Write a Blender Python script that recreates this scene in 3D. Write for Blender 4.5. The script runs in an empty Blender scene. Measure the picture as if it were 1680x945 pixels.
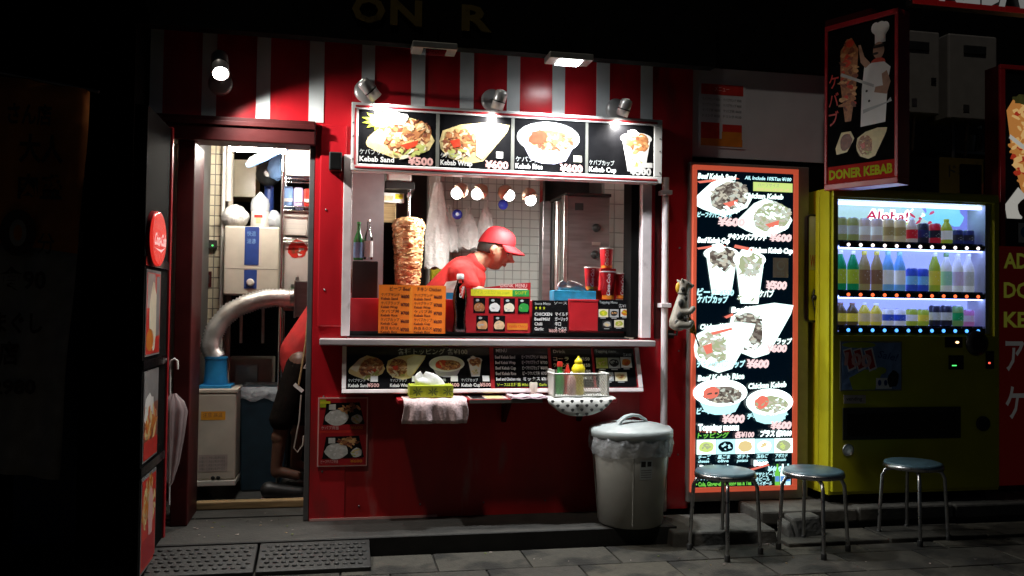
import bpy, math, random
from mathutils import Vector, Matrix, noise
random.seed(7)
S = bpy.context.scene
COL = S.collection
R = math.radians
PI = math.pi

# ---------------------------------------------------------------- camera
cam = bpy.data.cameras.new('camera'); cam_o = bpy.data.objects.new('camera', cam); COL.objects.link(cam_o)
cam.sensor_width = 36.0; cam.lens = 1420 / 1680 * 36; cam.clip_end = 300; cam.clip_start = 0.05
psi, th, phi = R(11.25), R(1.4), 0.013
fwd = Vector((math.sin(psi)*math.cos(th), math.cos(psi)*math.cos(th), math.sin(th)))
r0 = Vector((math.cos(psi), -math.sin(psi), 0)); u0 = r0.cross(fwd)
rt = r0*math.cos(phi) + u0*math.sin(phi); up = u0*math.cos(phi) - r0*math.sin(phi)
cam_o.matrix_world = Matrix(((rt.x, up.x, -fwd.x, 0), (rt.y, up.y, -fwd.y, -4.75), (rt.z, up.z, -fwd.z, 1.23), (0, 0, 0, 1)))
S.camera = cam_o
# ---------------------------------------------------------------- night sky and the faint street light
SUN_DIR = Vector((0.24, 0.44, -1.0)).normalized()
w = bpy.data.worlds.new('World'); S.world = w; w.use_nodes = True
nt = w.node_tree; bg = nt.nodes['Background']
sky = nt.nodes.new('ShaderNodeTexSky'); sky.sky_type = 'NISHITA'; sky.sun_disc = False
sky.sun_elevation = math.asin(-SUN_DIR.z); sky.sun_rotation = math.atan2(-SUN_DIR.x, -SUN_DIR.y)
nt.links.new(sky.outputs[0], bg.inputs[0]); bg.inputs[1].default_value = 0.0018
sl = bpy.data.lights.new('sun', 'SUN'); sl.energy = 0.34; sl.angle = R(3); sl.color = (1, 0.9, 0.78)
so = bpy.data.objects.new('sun', sl); COL.objects.link(so); so.rotation_euler = SUN_DIR.to_track_quat('-Z', 'Y').to_euler()
S.view_settings.view_transform = 'Standard'; S.view_settings.look = 'None'
S.view_settings.exposure = 0; S.view_settings.gamma = 1
S.cycles.use_denoising = True; S.cycles.max_bounces = 6; S.cycles.sample_clamp_indirect = 4
S.cycles.caustics_reflective = False; S.cycles.caustics_refractive = False

# ---------------------------------------------------------------- materials
MATS = {}
def M(name, rgb=None, rough=0.6, metal=0.0, var=0.12, scale=14.0, bump=0.0, emit=None, es=0.0, alpha=1.0, trans=0.0, dirt=None, spec=0.5, bscale=None, stretch=None):
    if rgb is None: return MATS[name]
    m = bpy.data.materials.new(name); m.use_nodes = True; MATS[name] = m
    n = m.node_tree; b = n.nodes['Principled BSDF']
    b.inputs['Roughness'].default_value = rough; b.inputs['Metallic'].default_value = metal
    b.inputs['Specular IOR Level'].default_value = spec
    b.inputs['Alpha'].default_value = alpha
    b.inputs['Transmission Weight'].default_value = trans
    tc = n.nodes.new('ShaderNodeTexCoord'); src = tc.outputs['Object']
    if stretch:
        mp = n.nodes.new('ShaderNodeMapping'); mp.inputs['Scale'].default_value = stretch
        n.links.new(src, mp.inputs[0]); src = mp.outputs[0]
    nz = n.nodes.new('ShaderNodeTexNoise'); nz.inputs['Scale'].default_value = scale; nz.inputs['Detail'].default_value = 5
    n.links.new(src, nz.inputs['Vector'])
    rp = n.nodes.new('ShaderNodeValToRGB')
    lo = [max(0, c*(1-var)) for c in rgb]; hi = [min(1, c*(1+var)) for c in rgb]
    rp.color_ramp.elements[0].position = 0.3; rp.color_ramp.elements[1].position = 0.7
    rp.color_ramp.elements[0].color = (*lo, 1); rp.color_ramp.elements[1].color = (*hi, 1)
    n.links.new(nz.outputs['Fac'], rp.inputs[0]); out = rp.outputs[0]
    if dirt:   # worn or dirty patches of another colour: (rgb, scale, threshold)
        d = n.nodes.new('ShaderNodeTexNoise'); d.inputs['Scale'].default_value = dirt[1]; d.inputs['Detail'].default_value = 8
        n.links.new(src, d.inputs['Vector'])
        dr = n.nodes.new('ShaderNodeValToRGB'); dr.color_ramp.elements[0].position = dirt[2]; dr.color_ramp.elements[1].position = min(1, dirt[2]+0.12)
        n.links.new(d.outputs['Fac'], dr.inputs[0])
        mx = n.nodes.new('ShaderNodeMix'); mx.data_type = 'RGBA'
        n.links.new(dr.outputs[0], mx.inputs['Factor']); n.links.new(out, mx.inputs['A']); mx.inputs['B'].default_value = (*dirt[0], 1)
        out = mx.outputs['Result']
    n.links.new(out, b.inputs['Base Color'])
    rr = n.nodes.new('ShaderNodeMapRange'); rr.inputs['To Min'].default_value = max(0.02, rough-0.08); rr.inputs['To Max'].default_value = min(1, rough+0.1)
    n.links.new(nz.outputs['Fac'], rr.inputs['Value']); n.links.new(rr.outputs[0], b.inputs['Roughness'])
    if bump:
        bn = n.nodes.new('ShaderNodeTexNoise'); bn.inputs['Scale'].default_value = bscale or scale*4; bn.inputs['Detail'].default_value = 6
        n.links.new(src, bn.inputs['Vector'])
        bp = n.nodes.new('ShaderNodeBump'); bp.inputs['Strength'].default_value = bump; bp.inputs['Distance'].default_value = 0.01
        n.links.new(bn.outputs['Fac'], bp.inputs['Height']); n.links.new(bp.outputs[0], b.inputs['Normal'])
    if emit:
        b.inputs['Emission Color'].default_value = (*emit, 1); b.inputs['Emission Strength'].default_value = es
    return m
def thin_glass(name, tint, gl):
    m = bpy.data.materials.new(name); m.use_nodes = True; MATS[name] = m; n = m.node_tree; n.nodes.clear()
    out = n.nodes.new('ShaderNodeOutputMaterial'); mx = n.nodes.new('ShaderNodeMixShader'); tr = n.nodes.new('ShaderNodeBsdfTransparent'); g = n.nodes.new('ShaderNodeBsdfGlossy'); lw = n.nodes.new('ShaderNodeLayerWeight')
    tr.inputs[0].default_value = (*tint, 1); g.inputs['Roughness'].default_value = 0.06; lw.inputs['Blend'].default_value = gl
    n.links.new(lw.outputs['Fresnel'], mx.inputs[0]); n.links.new(tr.outputs[0], mx.inputs[1]); n.links.new(g.outputs[0], mx.inputs[2]); n.links.new(mx.outputs[0], out.inputs[0])
def L(name, rgb, es, lift=0.0):   # a backlit print: its own colour, shining through
    return M(name, [c*0.25 for c in rgb], 0.25, emit=rgb, es=es, var=0.05)

M('red', (0.52, 0.014, 0.022), 0.22, var=0.2, scale=5, bump=0.08, dirt=((0.26, 0.03, 0.028), 4.2, 0.60), stretch=(1, 1, .35))
M('red_low', (0.46, 0.014, 0.016), 0.45, var=0.3, scale=4, bump=0.15, dirt=((0.42, 0.13, 0.12), 8.0, 0.61), stretch=(1, 1, .22))
M('red_trim', (0.40, 0.014, 0.02), 0.35, var=0.12)
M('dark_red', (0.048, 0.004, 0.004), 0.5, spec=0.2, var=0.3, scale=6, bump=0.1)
M('white', (0.72, 0.72, 0.70), 0.4, var=0.06, dirt=((0.5, 0.48, 0.44), 6, 0.68))
M('stripe_white', (0.78, 0.82, 0.82), 0.45, var=0.08, scale=8, dirt=((0.4, 0.42, 0.42), 5, 0.66))
M('frame_white', (0.80, 0.71, 0.72), 0.4, var=0.1, dirt=((0.45, 0.36, 0.36), 9, 0.64))
M('shelf_grey', (0.50, 0.44, 0.45), 0.35, var=0.15, scale=9, stretch=(1, 6, 6))
M('black', (0.012, 0.012, 0.012), 0.45, var=0.3)
M('black_gloss', (0.006, 0.006, 0.007), 0.14, var=0.2)
M('print_black', (0.007, 0.007, 0.008), 0.22, var=0.2)
M('flat_black', (0.004, 0.004, 0.004), 0.9, var=0.4, spec=0.05)  # flat black; also stands in for darkness on unlit parts and depths
M('concrete', (0.11, 0.105, 0.092), 0.85, var=0.25, scale=12, bump=0.4, dirt=((0.06, 0.058, 0.05), 4, 0.52))
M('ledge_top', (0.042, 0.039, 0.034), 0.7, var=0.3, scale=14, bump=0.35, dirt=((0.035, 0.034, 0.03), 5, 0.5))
M('ledge_front', (0.012, 0.012, 0.011), 0.8, var=0.4, scale=10, bump=0.4)  # dirty front face, its shade put into the near-black colour
M('wet_floor', (0.045, 0.045, 0.042), 0.45, var=0.35, scale=6, bump=0.3, dirt=((0.10, 0.10, 0.09), 18, 0.7))
for i, c in enumerate([(0.060, 0.055, 0.043), (0.048, 0.044, 0.035), (0.072, 0.065, 0.048), (0.054, 0.049, 0.040)]):
    M('slab%d' % i, c, 0.8, var=0.25, scale=20, bump=0.5, dirt=((0.016, 0.015, 0.012), 4, 0.50))
M('joint', (0.025, 0.024, 0.02), 0.9, var=0.4, scale=40, bump=0.4)
M('rubber', (0.016, 0.016, 0.015), 0.5, var=0.3, scale=30, bump=0.2, dirt=((0.09, 0.085, 0.07), 25, 0.72))
M('tile_beige', (0.60, 0.54, 0.40), 0.2, var=0.1, scale=6)
M('tile_white', (0.72, 0.74, 0.70), 0.2, var=0.06, scale=6)
M('grout', (0.16, 0.15, 0.13), 0.9, var=0.2)
M('grout_pale', (0.42, 0.42, 0.40), 0.9, var=0.2)
M('wood', (0.30, 0.20, 0.09), 0.6, var=0.3, scale=4, stretch=(2, 20, 20))
M('steel', (0.55, 0.54, 0.51), 0.3, metal=1, var=0.1, scale=6, stretch=(1, 1, 14))
M('steel_dark', (0.24, 0.23, 0.23), 0.33, metal=0.9, var=0.15, scale=5, stretch=(1, 1, 10))
M('chrome', (0.72, 0.72, 0.72), 0.16, metal=1, var=0.06)
M('foil', (0.74, 0.72, 0.68), 0.42, metal=0.85, var=0.08, scale=20, bump=0.25, bscale=50)
M('brass', (0.50, 0.36, 0.26), 0.35, metal=0.6, var=0.15)
M('appliance', (0.56, 0.51, 0.43), 0.45, var=0.06, dirt=((0.4, 0.34, 0.26), 4, 0.66))
M('appliance_white', (0.66, 0.63, 0.58), 0.4, var=0.06)
M('blue_plastic', (0.02, 0.22, 0.48), 0.35, var=0.12)
M('navy', (0.02, 0.05, 0.22), 0.4, var=0.2)
M('bin_dark', (0.012, 0.03, 0.045), 0.4, var=0.2)
M('bag', (0.70, 0.70, 0.68), 0.25, var=0.08, scale=30, bump=1.0, bscale=28)
M('bag_thin', (0.70, 0.74, 0.78), 0.2, var=0.08, scale=30, bump=0.9, bscale=40, alpha=0.55)
M('film_blue', (0.25, 0.42, 0.75), 0.15, var=0.2, bump=0.8, bscale=30, alpha=0.7)
M('orange_label', (0.75, 0.34, 0.03), 0.5, var=0.1)
M('paper', (0.70, 0.68, 0.64), 0.7, var=0.06)
M('paper_dull', (0.42, 0.35, 0.32), 0.7, var=0.15)
M('umbrella_film', (0.60, 0.48, 0.48), 0.25, var=0.15, scale=10, alpha=0.55)
M('grey_door', (0.12, 0.12, 0.12), 0.45, var=0.15, metal=0.3)
M('fridge_grey', (0.28, 0.26, 0.27), 0.4, var=0.1, metal=0.3)
M('bin_grey', (0.34, 0.335, 0.30), 0.42, var=0.06, scale=8, dirt=((0.30, 0.30, 0.28), 7, 0.66))
M('bin_lid', (0.44, 0.49, 0.49), 0.35, var=0.06)
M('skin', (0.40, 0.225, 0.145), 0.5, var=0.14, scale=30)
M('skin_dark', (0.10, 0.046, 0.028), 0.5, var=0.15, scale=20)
M('lip', (0.30, 0.11, 0.085), 0.45, var=0.1)
M('hair', (0.018, 0.013, 0.010), 0.7, var=0.4, scale=120, bump=0.3)
M('shirt', (0.42, 0.015, 0.013), 0.8, var=0.22, scale=12, bump=0.7, bscale=9)
M('cap', (0.40, 0.010, 0.016), 0.65, var=0.1, scale=30, bump=0.1)
M('shorts', (0.008, 0.006, 0.005), 0.9, spec=0.05, var=0.3, scale=20, bump=0.3)
M('strap', (0.45, 0.40, 0.34), 0.7, var=0.15)
M('towel', (0.80, 0.60, 0.60), 0.95, var=0.22, scale=90, bump=0.4, bscale=120)
M('pink_cloth', (0.70, 0.52, 0.58), 0.85, var=0.08, bump=0.3)
M('polka', (0.68, 0.68, 0.64), 0.75, var=0.05)
M('dot', (0.10, 0.10, 0.10), 0.8)
M('yellow_panel', (0.58, 0.55, 0.016), 0.4, var=0.08, scale=5)
M('yellow_print', (0.75, 0.68, 0.03), 0.4, var=0.08)
M('green_print', (0.03, 0.30, 0.05), 0.4, var=0.1)
M('lime', (0.42, 0.50, 0.02), 0.5, var=0.15)
M('leaf', (0.12, 0.16, 0.03), 0.6, var=0.3)
M('orange_paper', (0.95, 0.22, 0.008), 0.6, var=0.05, scale=6)
M('orange_band', (0.95, 0.28, 0.012), 0.6, var=0.04)
M('ink', (0.10, 0.012, 0.004), 0.7)
M('print_white', (0.80, 0.80, 0.78), 0.3, var=0.04)
M('print_grey', (0.45, 0.47, 0.47), 0.3, var=0.1)
M('print_pink', (0.80, 0.45, 0.42), 0.3, var=0.06)
M('print_red', (0.55, 0.03, 0.02), 0.35, var=0.15, scale=30)
M('print_orange', (0.62, 0.20, 0.02), 0.35, var=0.15)
M('bread', (0.72, 0.58, 0.27), 0.35, var=0.14, scale=25)
M('bread_hi', (0.82, 0.76, 0.58), 0.35, var=0.08, scale=25)
M('meat1', (0.40, 0.16, 0.06), 0.4, var=0.35, scale=50)
M('meat2', (0.62, 0.34, 0.14), 0.4, var=0.3, scale=50)
M('meat3', (0.20, 0.06, 0.03), 0.4, var=0.35, scale=50)
M('meat4', (0.75, 0.55, 0.32), 0.4, var=0.25, scale=50)
M('tomato', (0.60, 0.05, 0.02), 0.35, var=0.2, scale=40)
M('lettuce', (0.45, 0.48, 0.14), 0.4, var=0.25, scale=40)
M('bowl_shade', (0.42, 0.40, 0.52), 0.35, var=0.06)
M('rice', (0.62, 0.62, 0.58), 0.5, var=0.15, scale=60)
M('cola', (0.018, 0.006, 0.004), 0.1, var=0.3)
thin_glass('glass', (.95, .98, 1), .25)
thin_glass('glass_rim', (.86, .9, .92), .45)
M('green_glass', (0.02, 0.16, 0.04), 0.1, var=0.2)
M('gold', (0.085, 0.062, 0.014), 0.8, spec=0.1, var=0.1, dirt=((0.04, 0.03, 0.01), 10, 0.6))
M('cup_red', (0.46, 0.012, 0.02), 0.35, var=0.12, scale=20)
M('tissue_blue', (0.02, 0.36, 0.62), 0.5, var=0.3, scale=22)
M('tissue', (0.85, 0.85, 0.85), 0.8, var=0.04, bump=0.3)
M('mustard', (0.80, 0.66, 0.02), 0.3, var=0.08)
M('salt', (0.72, 0.66, 0.56), 0.3, var=0.06)
M('meshwhite', (0.70, 0.70, 0.66), 0.4, var=0.05)
M('seat_vinyl', (0.075, 0.14, 0.175), 0.32, var=0.2, scale=12)
M('figure_pale', (0.24, 0.22, 0.18), 0.4, var=0.15, scale=30)
M('figure_dark', (0.05, 0.05, 0.045), 0.4, var=0.3)
M('figure_yellow', (0.62, 0.36, 0.03), 0.4, var=0.15)
M('panel_grey', (0.60, 0.59, 0.62), 0.5, var=0.08, scale=4, dirt=((0.25, 0.24, 0.25), 2.4, 0.6))
M('heater_grey', (0.20, 0.19, 0.175), 0.5, var=0.08)
M('banner_orange', (0.50, 0.14, 0.015), 0.8, var=0.3, scale=4, bump=0.2)
M('banner_ink', (0.04, 0.018, 0.012), 0.8)
M('banner_pale', (0.30, 0.25, 0.20), 0.8, var=0.2)
M('shutter_blue', (0.012, 0.018, 0.05), 0.5, var=0.2)
M('dull_letter', (0.20, 0.20, 0.20), 0.6, var=0.2)
M('alu', (0.26, 0.26, 0.23), 0.4, metal=0.5, var=0.1)
M('lightbox_border', (0.62, 0.12, 0.07), 0.35, var=0.06, emit=(0.9, 0.13, 0.06), es=0.45)
# lit things
M('bulb', (1, 1, 1), 0.3, emit=(1, 0.97, 0.9), es=30)
M('bulb_warm', (1, 0.9, 0.75), 0.3, emit=(1, 0.96, 0.9), es=14)
M('tube_light', (1, 1, 1), 0.3, emit=(1.0, 0.94, 0.82), es=230)
M('flood_lens', (1, 1, 1), 0.3, emit=(0.94, 0.97, 1), es=25)
L('lit_white', (0.82, 1.0, 0.98), 3.2); L('lit_soft', (0.76, 1.0, 0.94), 1.8); L('lit_cyan', (0.52, 0.95, 1.0), 1.3)
L('lit_grey', (0.70, 0.76, 0.66), 0.85); L('lit_meat', (0.30, 0.26, 0.22), 0.7); L('lit_meat2', (0.16, 0.125, 0.105), 0.6); L('lit_meat3', (0.66, 0.62, 0.50), 0.9)
L('lit_red', (1.0, 0.24, 0.17), 0.9); L('lit_lime', (0.75, 0.95, 0.28), 0.85); L('lit_green', (0.25, 0.9, 0.1), 0.7); L('lit_olive', (0.62, 0.70, 0.42), 0.7)
L('lit_black', (0.0, 0.006, 0.014), 0.5); L('lit_pink', (1.0, 0.72, 0.72), 1.1); L('lit_blue', (0.16, 0.4, 0.9), 0.8); L('lit_yellow', (0.95, 0.75, 0.35), 0.9)
L('disc_red', (0.85, 0.035, 0.025), 0.75); L('disc_white', (1.0, 0.65, 0.62), 0.8)
L('vend_back', (0.30, 0.37, 1.0), 1.25); L('vend_art', (0.25, 0.75, 0.95), 0.95); L('vend_art2', (0.62, 0.92, 0.9), 0.75); L('vend_art3', (0.25, 0.30, 0.95), 0.8); L('vend_red', (0.75, 0.05, 0.12), 0.8)
L('vend_tube', (0.30, 0.40, 1.0), 8)
L('stall_meat', (0.75, 0.30, 0.07), 0.42); L('stall_meat2', (0.9, 0.55, 0.2), 0.5); L('stall_red', (0.6, 0.05, 0.02), 0.4); L('stall_white', (0.6, 0.58, 0.52), 0.5)
M('lamp_silver', (0.62, 0.62, 0.60), 0.34, metal=0.55, var=0.06)
L('stall_letter', (0.26, 0.28, 0.03), 0.16); L('stall_grey', (0.30, 0.30, 0.29), 0.09); L('stall_base', (0.22, 0.008, 0.006), 0.05); L('stall_trim', (0.40, 0.012, 0.012), 0.10); L('stall_sign', (0.6, 0.6, 0.57), 0.22)  # weak glow added to letters, base and trim that stand in shade
M('sign_red', (0.42, 0.02, 0.016), 0.75, spec=0.1); M('sign_lime', (0.42, 0.50, 0.02), 0.75, spec=0.1, var=0.15)
M('stool_metal', (0.42, 0.42, 0.42), 0.28, metal=1, var=0.15, scale=30)
L('btn_white', (1.0, 0.85, 0.82), 2.0); L('btn_red', (1.0, 0.16, 0.05), 1.6); L('btn_blue', (0.08, 0.35, 1.0), 2.2)
L('led_green', (0.1, 1, 0.2), 1.5); L('led_orange', (1, 0.55, 0.25), 4.0); L('led_red', (1, 0.1, 0.06), 2.0)

# ---------------------------------------------------------------- mesh helpers
def basis(d):
    d = Vector(d).normalized(); a = Vector((0, 0, 1)) if abs(d.z) < 0.95 else Vector((1, 0, 0))
    u = d.cross(a).normalized(); return u, d.cross(u).normalized()
class MB:
    """collects shapes in world coordinates; build() links them as ONE mesh object"""
    def __init__(s): s.v = []; s.f = []; s.m = []; s.s = []; s.mats = []
    def add(s, vs, fs, mat, smooth=False):
        if isinstance(mat, str): mat = MATS[mat]
        if mat not in s.mats: s.mats.append(mat)
        k = s.mats.index(mat); b = len(s.v); s.v += [tuple(v) for v in vs]
        for f in fs: s.f.append([i+b for i in f]); s.m.append(k); s.s.append(smooth)
        return s
    def box(s, x0, x1, y0, y1, z0, z1, mat):
        return s.add([(x, y, z) for z in (z0, z1) for y in (y0, y1) for x in (x0, x1)],
                     [(0, 2, 3, 1), (4, 5, 7, 6), (0, 1, 5, 4), (2, 6, 7, 3), (0, 4, 6, 2), (1, 3, 7, 5)], mat)
    def hexa(s, lo, hi, mat):  # two quads of four corners
        return s.add(list(lo)+list(hi), [(3, 2, 1, 0), (4, 5, 6, 7), (0, 1, 5, 4), (1, 2, 6, 5), (2, 3, 7, 6), (3, 0, 4, 7)], mat)
    def loft(s, rings, mat, smooth=True, cap=True, closed=True):
        n = len(rings[0]); vs = [p for r in rings for p in r]; fs = []
        for i in range(len(rings)-1):
            for j in range(n if closed else n-1):
                k = (j+1) % n; fs.append((i*n+j, i*n+k, (i+1)*n+k, (i+1)*n+j))
        s.add(vs, fs, mat, smooth)
        if cap and closed:
            s.add(rings[0], [tuple(range(n))[::-1]], mat); s.add(rings[-1], [tuple(range(n))], mat)
        return s
    def tube(s, pts, r, mat, n=8, cap=True):
        pts = [Vector(p) for p in pts]; rings = []
        rs = r if isinstance(r, (list, tuple)) else [r]*len(pts)
        u = None
        for i, p in enumerate(pts):
            d = (pts[min(i+1, len(pts)-1)] - pts[max(i-1, 0)]).normalized()
            if u is None: u, v = basis(d)
            else:
                u = (u - d*u.dot(d)).normalized(); v = d.cross(u)
            rings.append([p + (u*math.cos(2*PI*j/n) + v*math.sin(2*PI*j/n))*rs[i] for j in range(n)])
        return s.loft(rings, mat, True, cap)
    def lathe(s, c, prof, mat, n=24, axis=(0, 0, 1), cap=True, smooth=True):
        c = Vector(c); a = Vector(axis).normalized(); u, v = basis(a)
        rings = [[c + a*z + (u*math.cos(2*PI*j/n) + v*math.sin(2*PI*j/n))*max(r, 1e-4) for j in range(n)] for r, z in prof]
        return s.loft(rings, mat, smooth, cap)
    def ball(s, c, r, mat, n=14, m=9, fn=None, scale=(1, 1, 1)):
        c = Vector(c); rings = []
        for i in range(m+1):
            t = PI*i/m; ring = []
            for j in range(n):
                p = 2*PI*j/n; d = Vector((math.sin(t)*math.cos(p), math.sin(t)*math.sin(p), -math.cos(t)))
                q = Vector((d.x*scale[0], d.y*scale[1], d.z*scale[2]))*r
                if fn: q = fn(d, q)
                ring.append(c+q)
            rings.append(ring)
        return s.loft(rings, mat, True, True)
    def limb(s, pts, rs, mat, n=12):      # closed, overlapping capsules: to be fused by the remesh
        for i in range(len(pts)): s.ball(pts[i], rs[i], mat, n, 8)
        for i in range(len(pts)-1): s.tube([pts[i], pts[i+1]], [rs[i], rs[i+1]], mat, n)
        return s
    def build(s, name, parent=None, loc=None, bevel=0, remesh=0, smooth_it=0, subd=0):
        o0 = Vector((0, 0, 0))
        if parent is not None:
            p = parent
            while p is not None: o0 += p.location; p = p.parent
        elif loc is not None: o0 = Vector(loc)
        me = bpy.data.meshes.new(name); me.from_pydata([tuple(Vector(v)-o0) for v in s.v], [], s.f)
        for m in s.mats: me.materials.append(m)
        me.polygons.foreach_set('material_index', s.m); me.polygons.foreach_set('use_smooth', s.s); me.update()
        o = bpy.data.objects.new(name, me); COL.objects.link(o)
        if parent is not None: o.parent = parent
        elif loc is not None: o.location = loc
        if remesh:
            q = o.modifiers.new('remesh', 'REMESH'); q.mode = 'VOXEL'; q.voxel_size = remesh; q.use_smooth_shade = True
        if smooth_it:
            q = o.modifiers.new('smooth', 'SMOOTH'); q.iterations = smooth_it; q.factor = 0.5
        if subd:
            q = o.modifiers.new('subd', 'SUBSURF'); q.levels = subd; q.render_levels = subd
        if bevel:
            q = o.modifiers.new('bevel', 'BEVEL'); q.width = bevel; q.segments = 2; q.limit_method = 'ANGLE'; q.angle_limit = R(40)
        return o
def tag(o, label, cat, group=None):
    o['label'] = label; o['category'] = cat
    if group: o['group'] = group
    return o
def thing(name, label, cat, loc=(0, 0, 0), group=None):
    o = bpy.data.objects.new(name, None); o.empty_display_size = 0.1; COL.objects.link(o); o.location = loc
    return tag(o, label, cat, group)
def struct(o): o['kind'] = 'structure'; return o
def boxpart(name, parent, x0, x1, y0, y1, z0, z1, mat, bevel=0): return MB().box(x0, x1, y0, y1, z0, z1, mat).build(name, parent, bevel=bevel)
def copy_tree(o, loc=None):
    c = o.copy(); COL.objects.link(c)
    if loc is not None: c.location = loc
    for ch in list(o.children):
        d = ch.copy(); COL.objects.link(d); d.parent = c
        for g in list(ch.children):
            e = g.copy(); COL.objects.link(e); e.parent = d
    return c

# ---------------------------------------------------------------- flat print on boards, posters and screens
TXT = {}
def glyphs(t, bold=0.0):
    k = (t, bold)
    if k not in TXT:
        c = bpy.data.curves.new('t', 'FONT'); c.body = t; c.resolution_u = 2; c.offset = bold
        o = bpy.data.objects.new('t', c); COL.objects.link(o)
        bpy.context.view_layer.update()
        me = o.evaluated_get(bpy.context.evaluated_depsgraph_get()).to_mesh()
        vs = [(v.co.x, v.co.y) for v in me.vertices]; fs = [tuple(p.vertices) for p in me.polygons]
        bpy.data.objects.remove(o); bpy.data.curves.remove(c)
        xs = [v[0] for v in vs] or [0, 1]; ys = [v[1] for v in vs] or [0, 1]
        TXT[k] = (vs, fs, min(xs), max(xs), min(ys), max(ys))
    return TXT[k]
class Face:
    """a flat print in the artwork's own units (x right, y down, from the top left corner); w lifts a layer towards the viewer"""
    def __init__(s, mb, o, u, n, size, art, v=(0, 0, 1)):
        s.mb = mb; s.o = Vector(o); s.u = Vector(u).normalized(); s.v = Vector(v); s.n = Vector(n).normalized(); s.size = size; s.art = art; s.k = 1
    def P(s, x, y, w):
        return s.o + s.u*(x/s.art[0]*s.size[0]) + s.v*((1-y/s.art[1])*s.size[1]) + s.n*(w*0.0006)
    def poly(s, pts, mat, w=None):
        if w is None: s.k += 0.03; w = s.k
        a = sum(pts[i][0]*pts[(i+1) % len(pts)][1] - pts[(i+1) % len(pts)][0]*pts[i][1] for i in range(len(pts)))
        if a > 0: pts = pts[::-1]
        s.mb.add([s.P(x, y, w) for x, y in pts], [tuple(range(len(pts)))], mat); return s
    def rect(s, x0, y0, x1, y1, mat, w=None): return s.poly([(x0, y0), (x1, y0), (x1, y1), (x0, y1)], mat, w)
    def ell(s, cx, cy, rx, ry, mat, n=28, rot=0, a0=0, a1=2*PI, jit=0, w=None):
        pts = []
        for i in range(n):
            t = a0 + (a1-a0)*i/(n if a1-a0 > 6.28 else n-1); k = 1 + random.uniform(-jit, jit)
            x, y = math.cos(t)*rx*k, math.sin(t)*ry*k
            pts.append((cx + x*math.cos(rot) - y*math.sin(rot), cy + x*math.sin(rot) + y*math.cos(rot)))
        return s.poly(pts, mat, w)
    def bits(s, cx, cy, rx, ry, mats, n, size, rot=0, half=False):
        for i in range(n):
            t = random.uniform(PI if half else 0, 2*PI); k = math.sqrt(random.random())
            x, y = math.cos(t)*rx*k, math.sin(t)*ry*k
            s.ell(cx + x*math.cos(rot)-y*math.sin(rot), cy + x*math.sin(rot)+y*math.cos(rot), size*random.uniform(0.7, 1.6), size*random.uniform(0.35, 0.7), random.choice(mats), 7, random.uniform(-0.9, 0.9), jit=0.3)
        return s
    def text(s, t, x, y, h, mat, width=None, slant=0.0, bold=0.01, w=None, align='l', rot=0):
        """baseline at y; h = height of a capital; width squeezes the line to that width"""
        vs, fs, x0, x1, y0, y1 = glyphs(t, bold)
        if w is None: s.k += 0.03; w = s.k
        k = h/0.70; kx = k if width is None else width/max(1e-6, x1-x0)
        off = 0 if align == 'l' else (-(x1-x0)*kx/2 if align == 'c' else -(x1-x0)*kx)
        out = []
        for a, b in vs:
            px, py = off + (a-x0)*kx + b*k*slant, -b*k
            out.append(s.P(x + px*math.cos(rot) - py*math.sin(rot), y + px*math.sin(rot) + py*math.cos(rot), w))
        s.mb.add(out, fs, mat); return s
REF = dict(bread='bread', hi='bread_hi', meat=['meat1', 'meat2', 'meat3', 'meat4'], tom='tomato', let='lettuce', white='print_white', shade='bowl_shade', clear='print_white', base='meat1')
LIT = dict(bread='lit_soft', hi='lit_white', meat=['lit_meat', 'lit_meat2', 'lit_meat3', 'lit_grey'], tom='lit_red', let='lit_soft', white='lit_white', shade='lit_cyan', clear='lit_soft', base='lit_meat')
LITC = dict(LIT, meat=['lit_meat3', 'lit_olive', 'lit_grey', 'lit_meat3', 'lit_soft'], base='lit_olive')
def art_sandwich(F, cx, cy, w, h, P, n=60):      # a pitta pocket, open to the right
    F.poly([(cx-w*.5, cy+h*.16), (cx-w*.47, cy+h*.05), (cx-w*.2, cy-h*.33), (cx, cy-h*.46), (cx+w*.22, cy-h*.38), (cx+w*.42, cy-h*.14), (cx+w*.5, cy+h*.05), (cx+w*.42, cy+h*.26), (cx+w*.15, cy+h*.45), (cx-w*.1, cy+h*.46), (cx-w*.34, cy+h*.34), (cx-w*.48, cy+h*.24)], P['bread'])
    F.poly([(cx-w*.46, cy+h*.06), (cx-w*.2, cy-h*.31), (cx-w*.02, cy-h*.42), (cx-w*.17, cy-h*.12), (cx-w*.26, cy+h*.2)], P['hi'])
    F.ell(cx+w*.12, cy, w*.34, h*.35, P['base'], 26, -0.35, jit=.05)
    F.bits(cx+w*.12, cy-h*.02, w*.33, h*.32, P['meat'], int(n*1.8), w*.042, -0.35)
    F.poly([(cx+w*.0, cy+h*.18), (cx+w*.26, cy+h*.06), (cx+w*.24, cy+h*.18), (cx+w*.1, cy+h*.27)], P['tom'])
    F.bits(cx+w*.12, cy+h*.33, w*.26, h*.09, [P['let'], P['hi']], 14, w*.05, -0.3)
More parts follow.
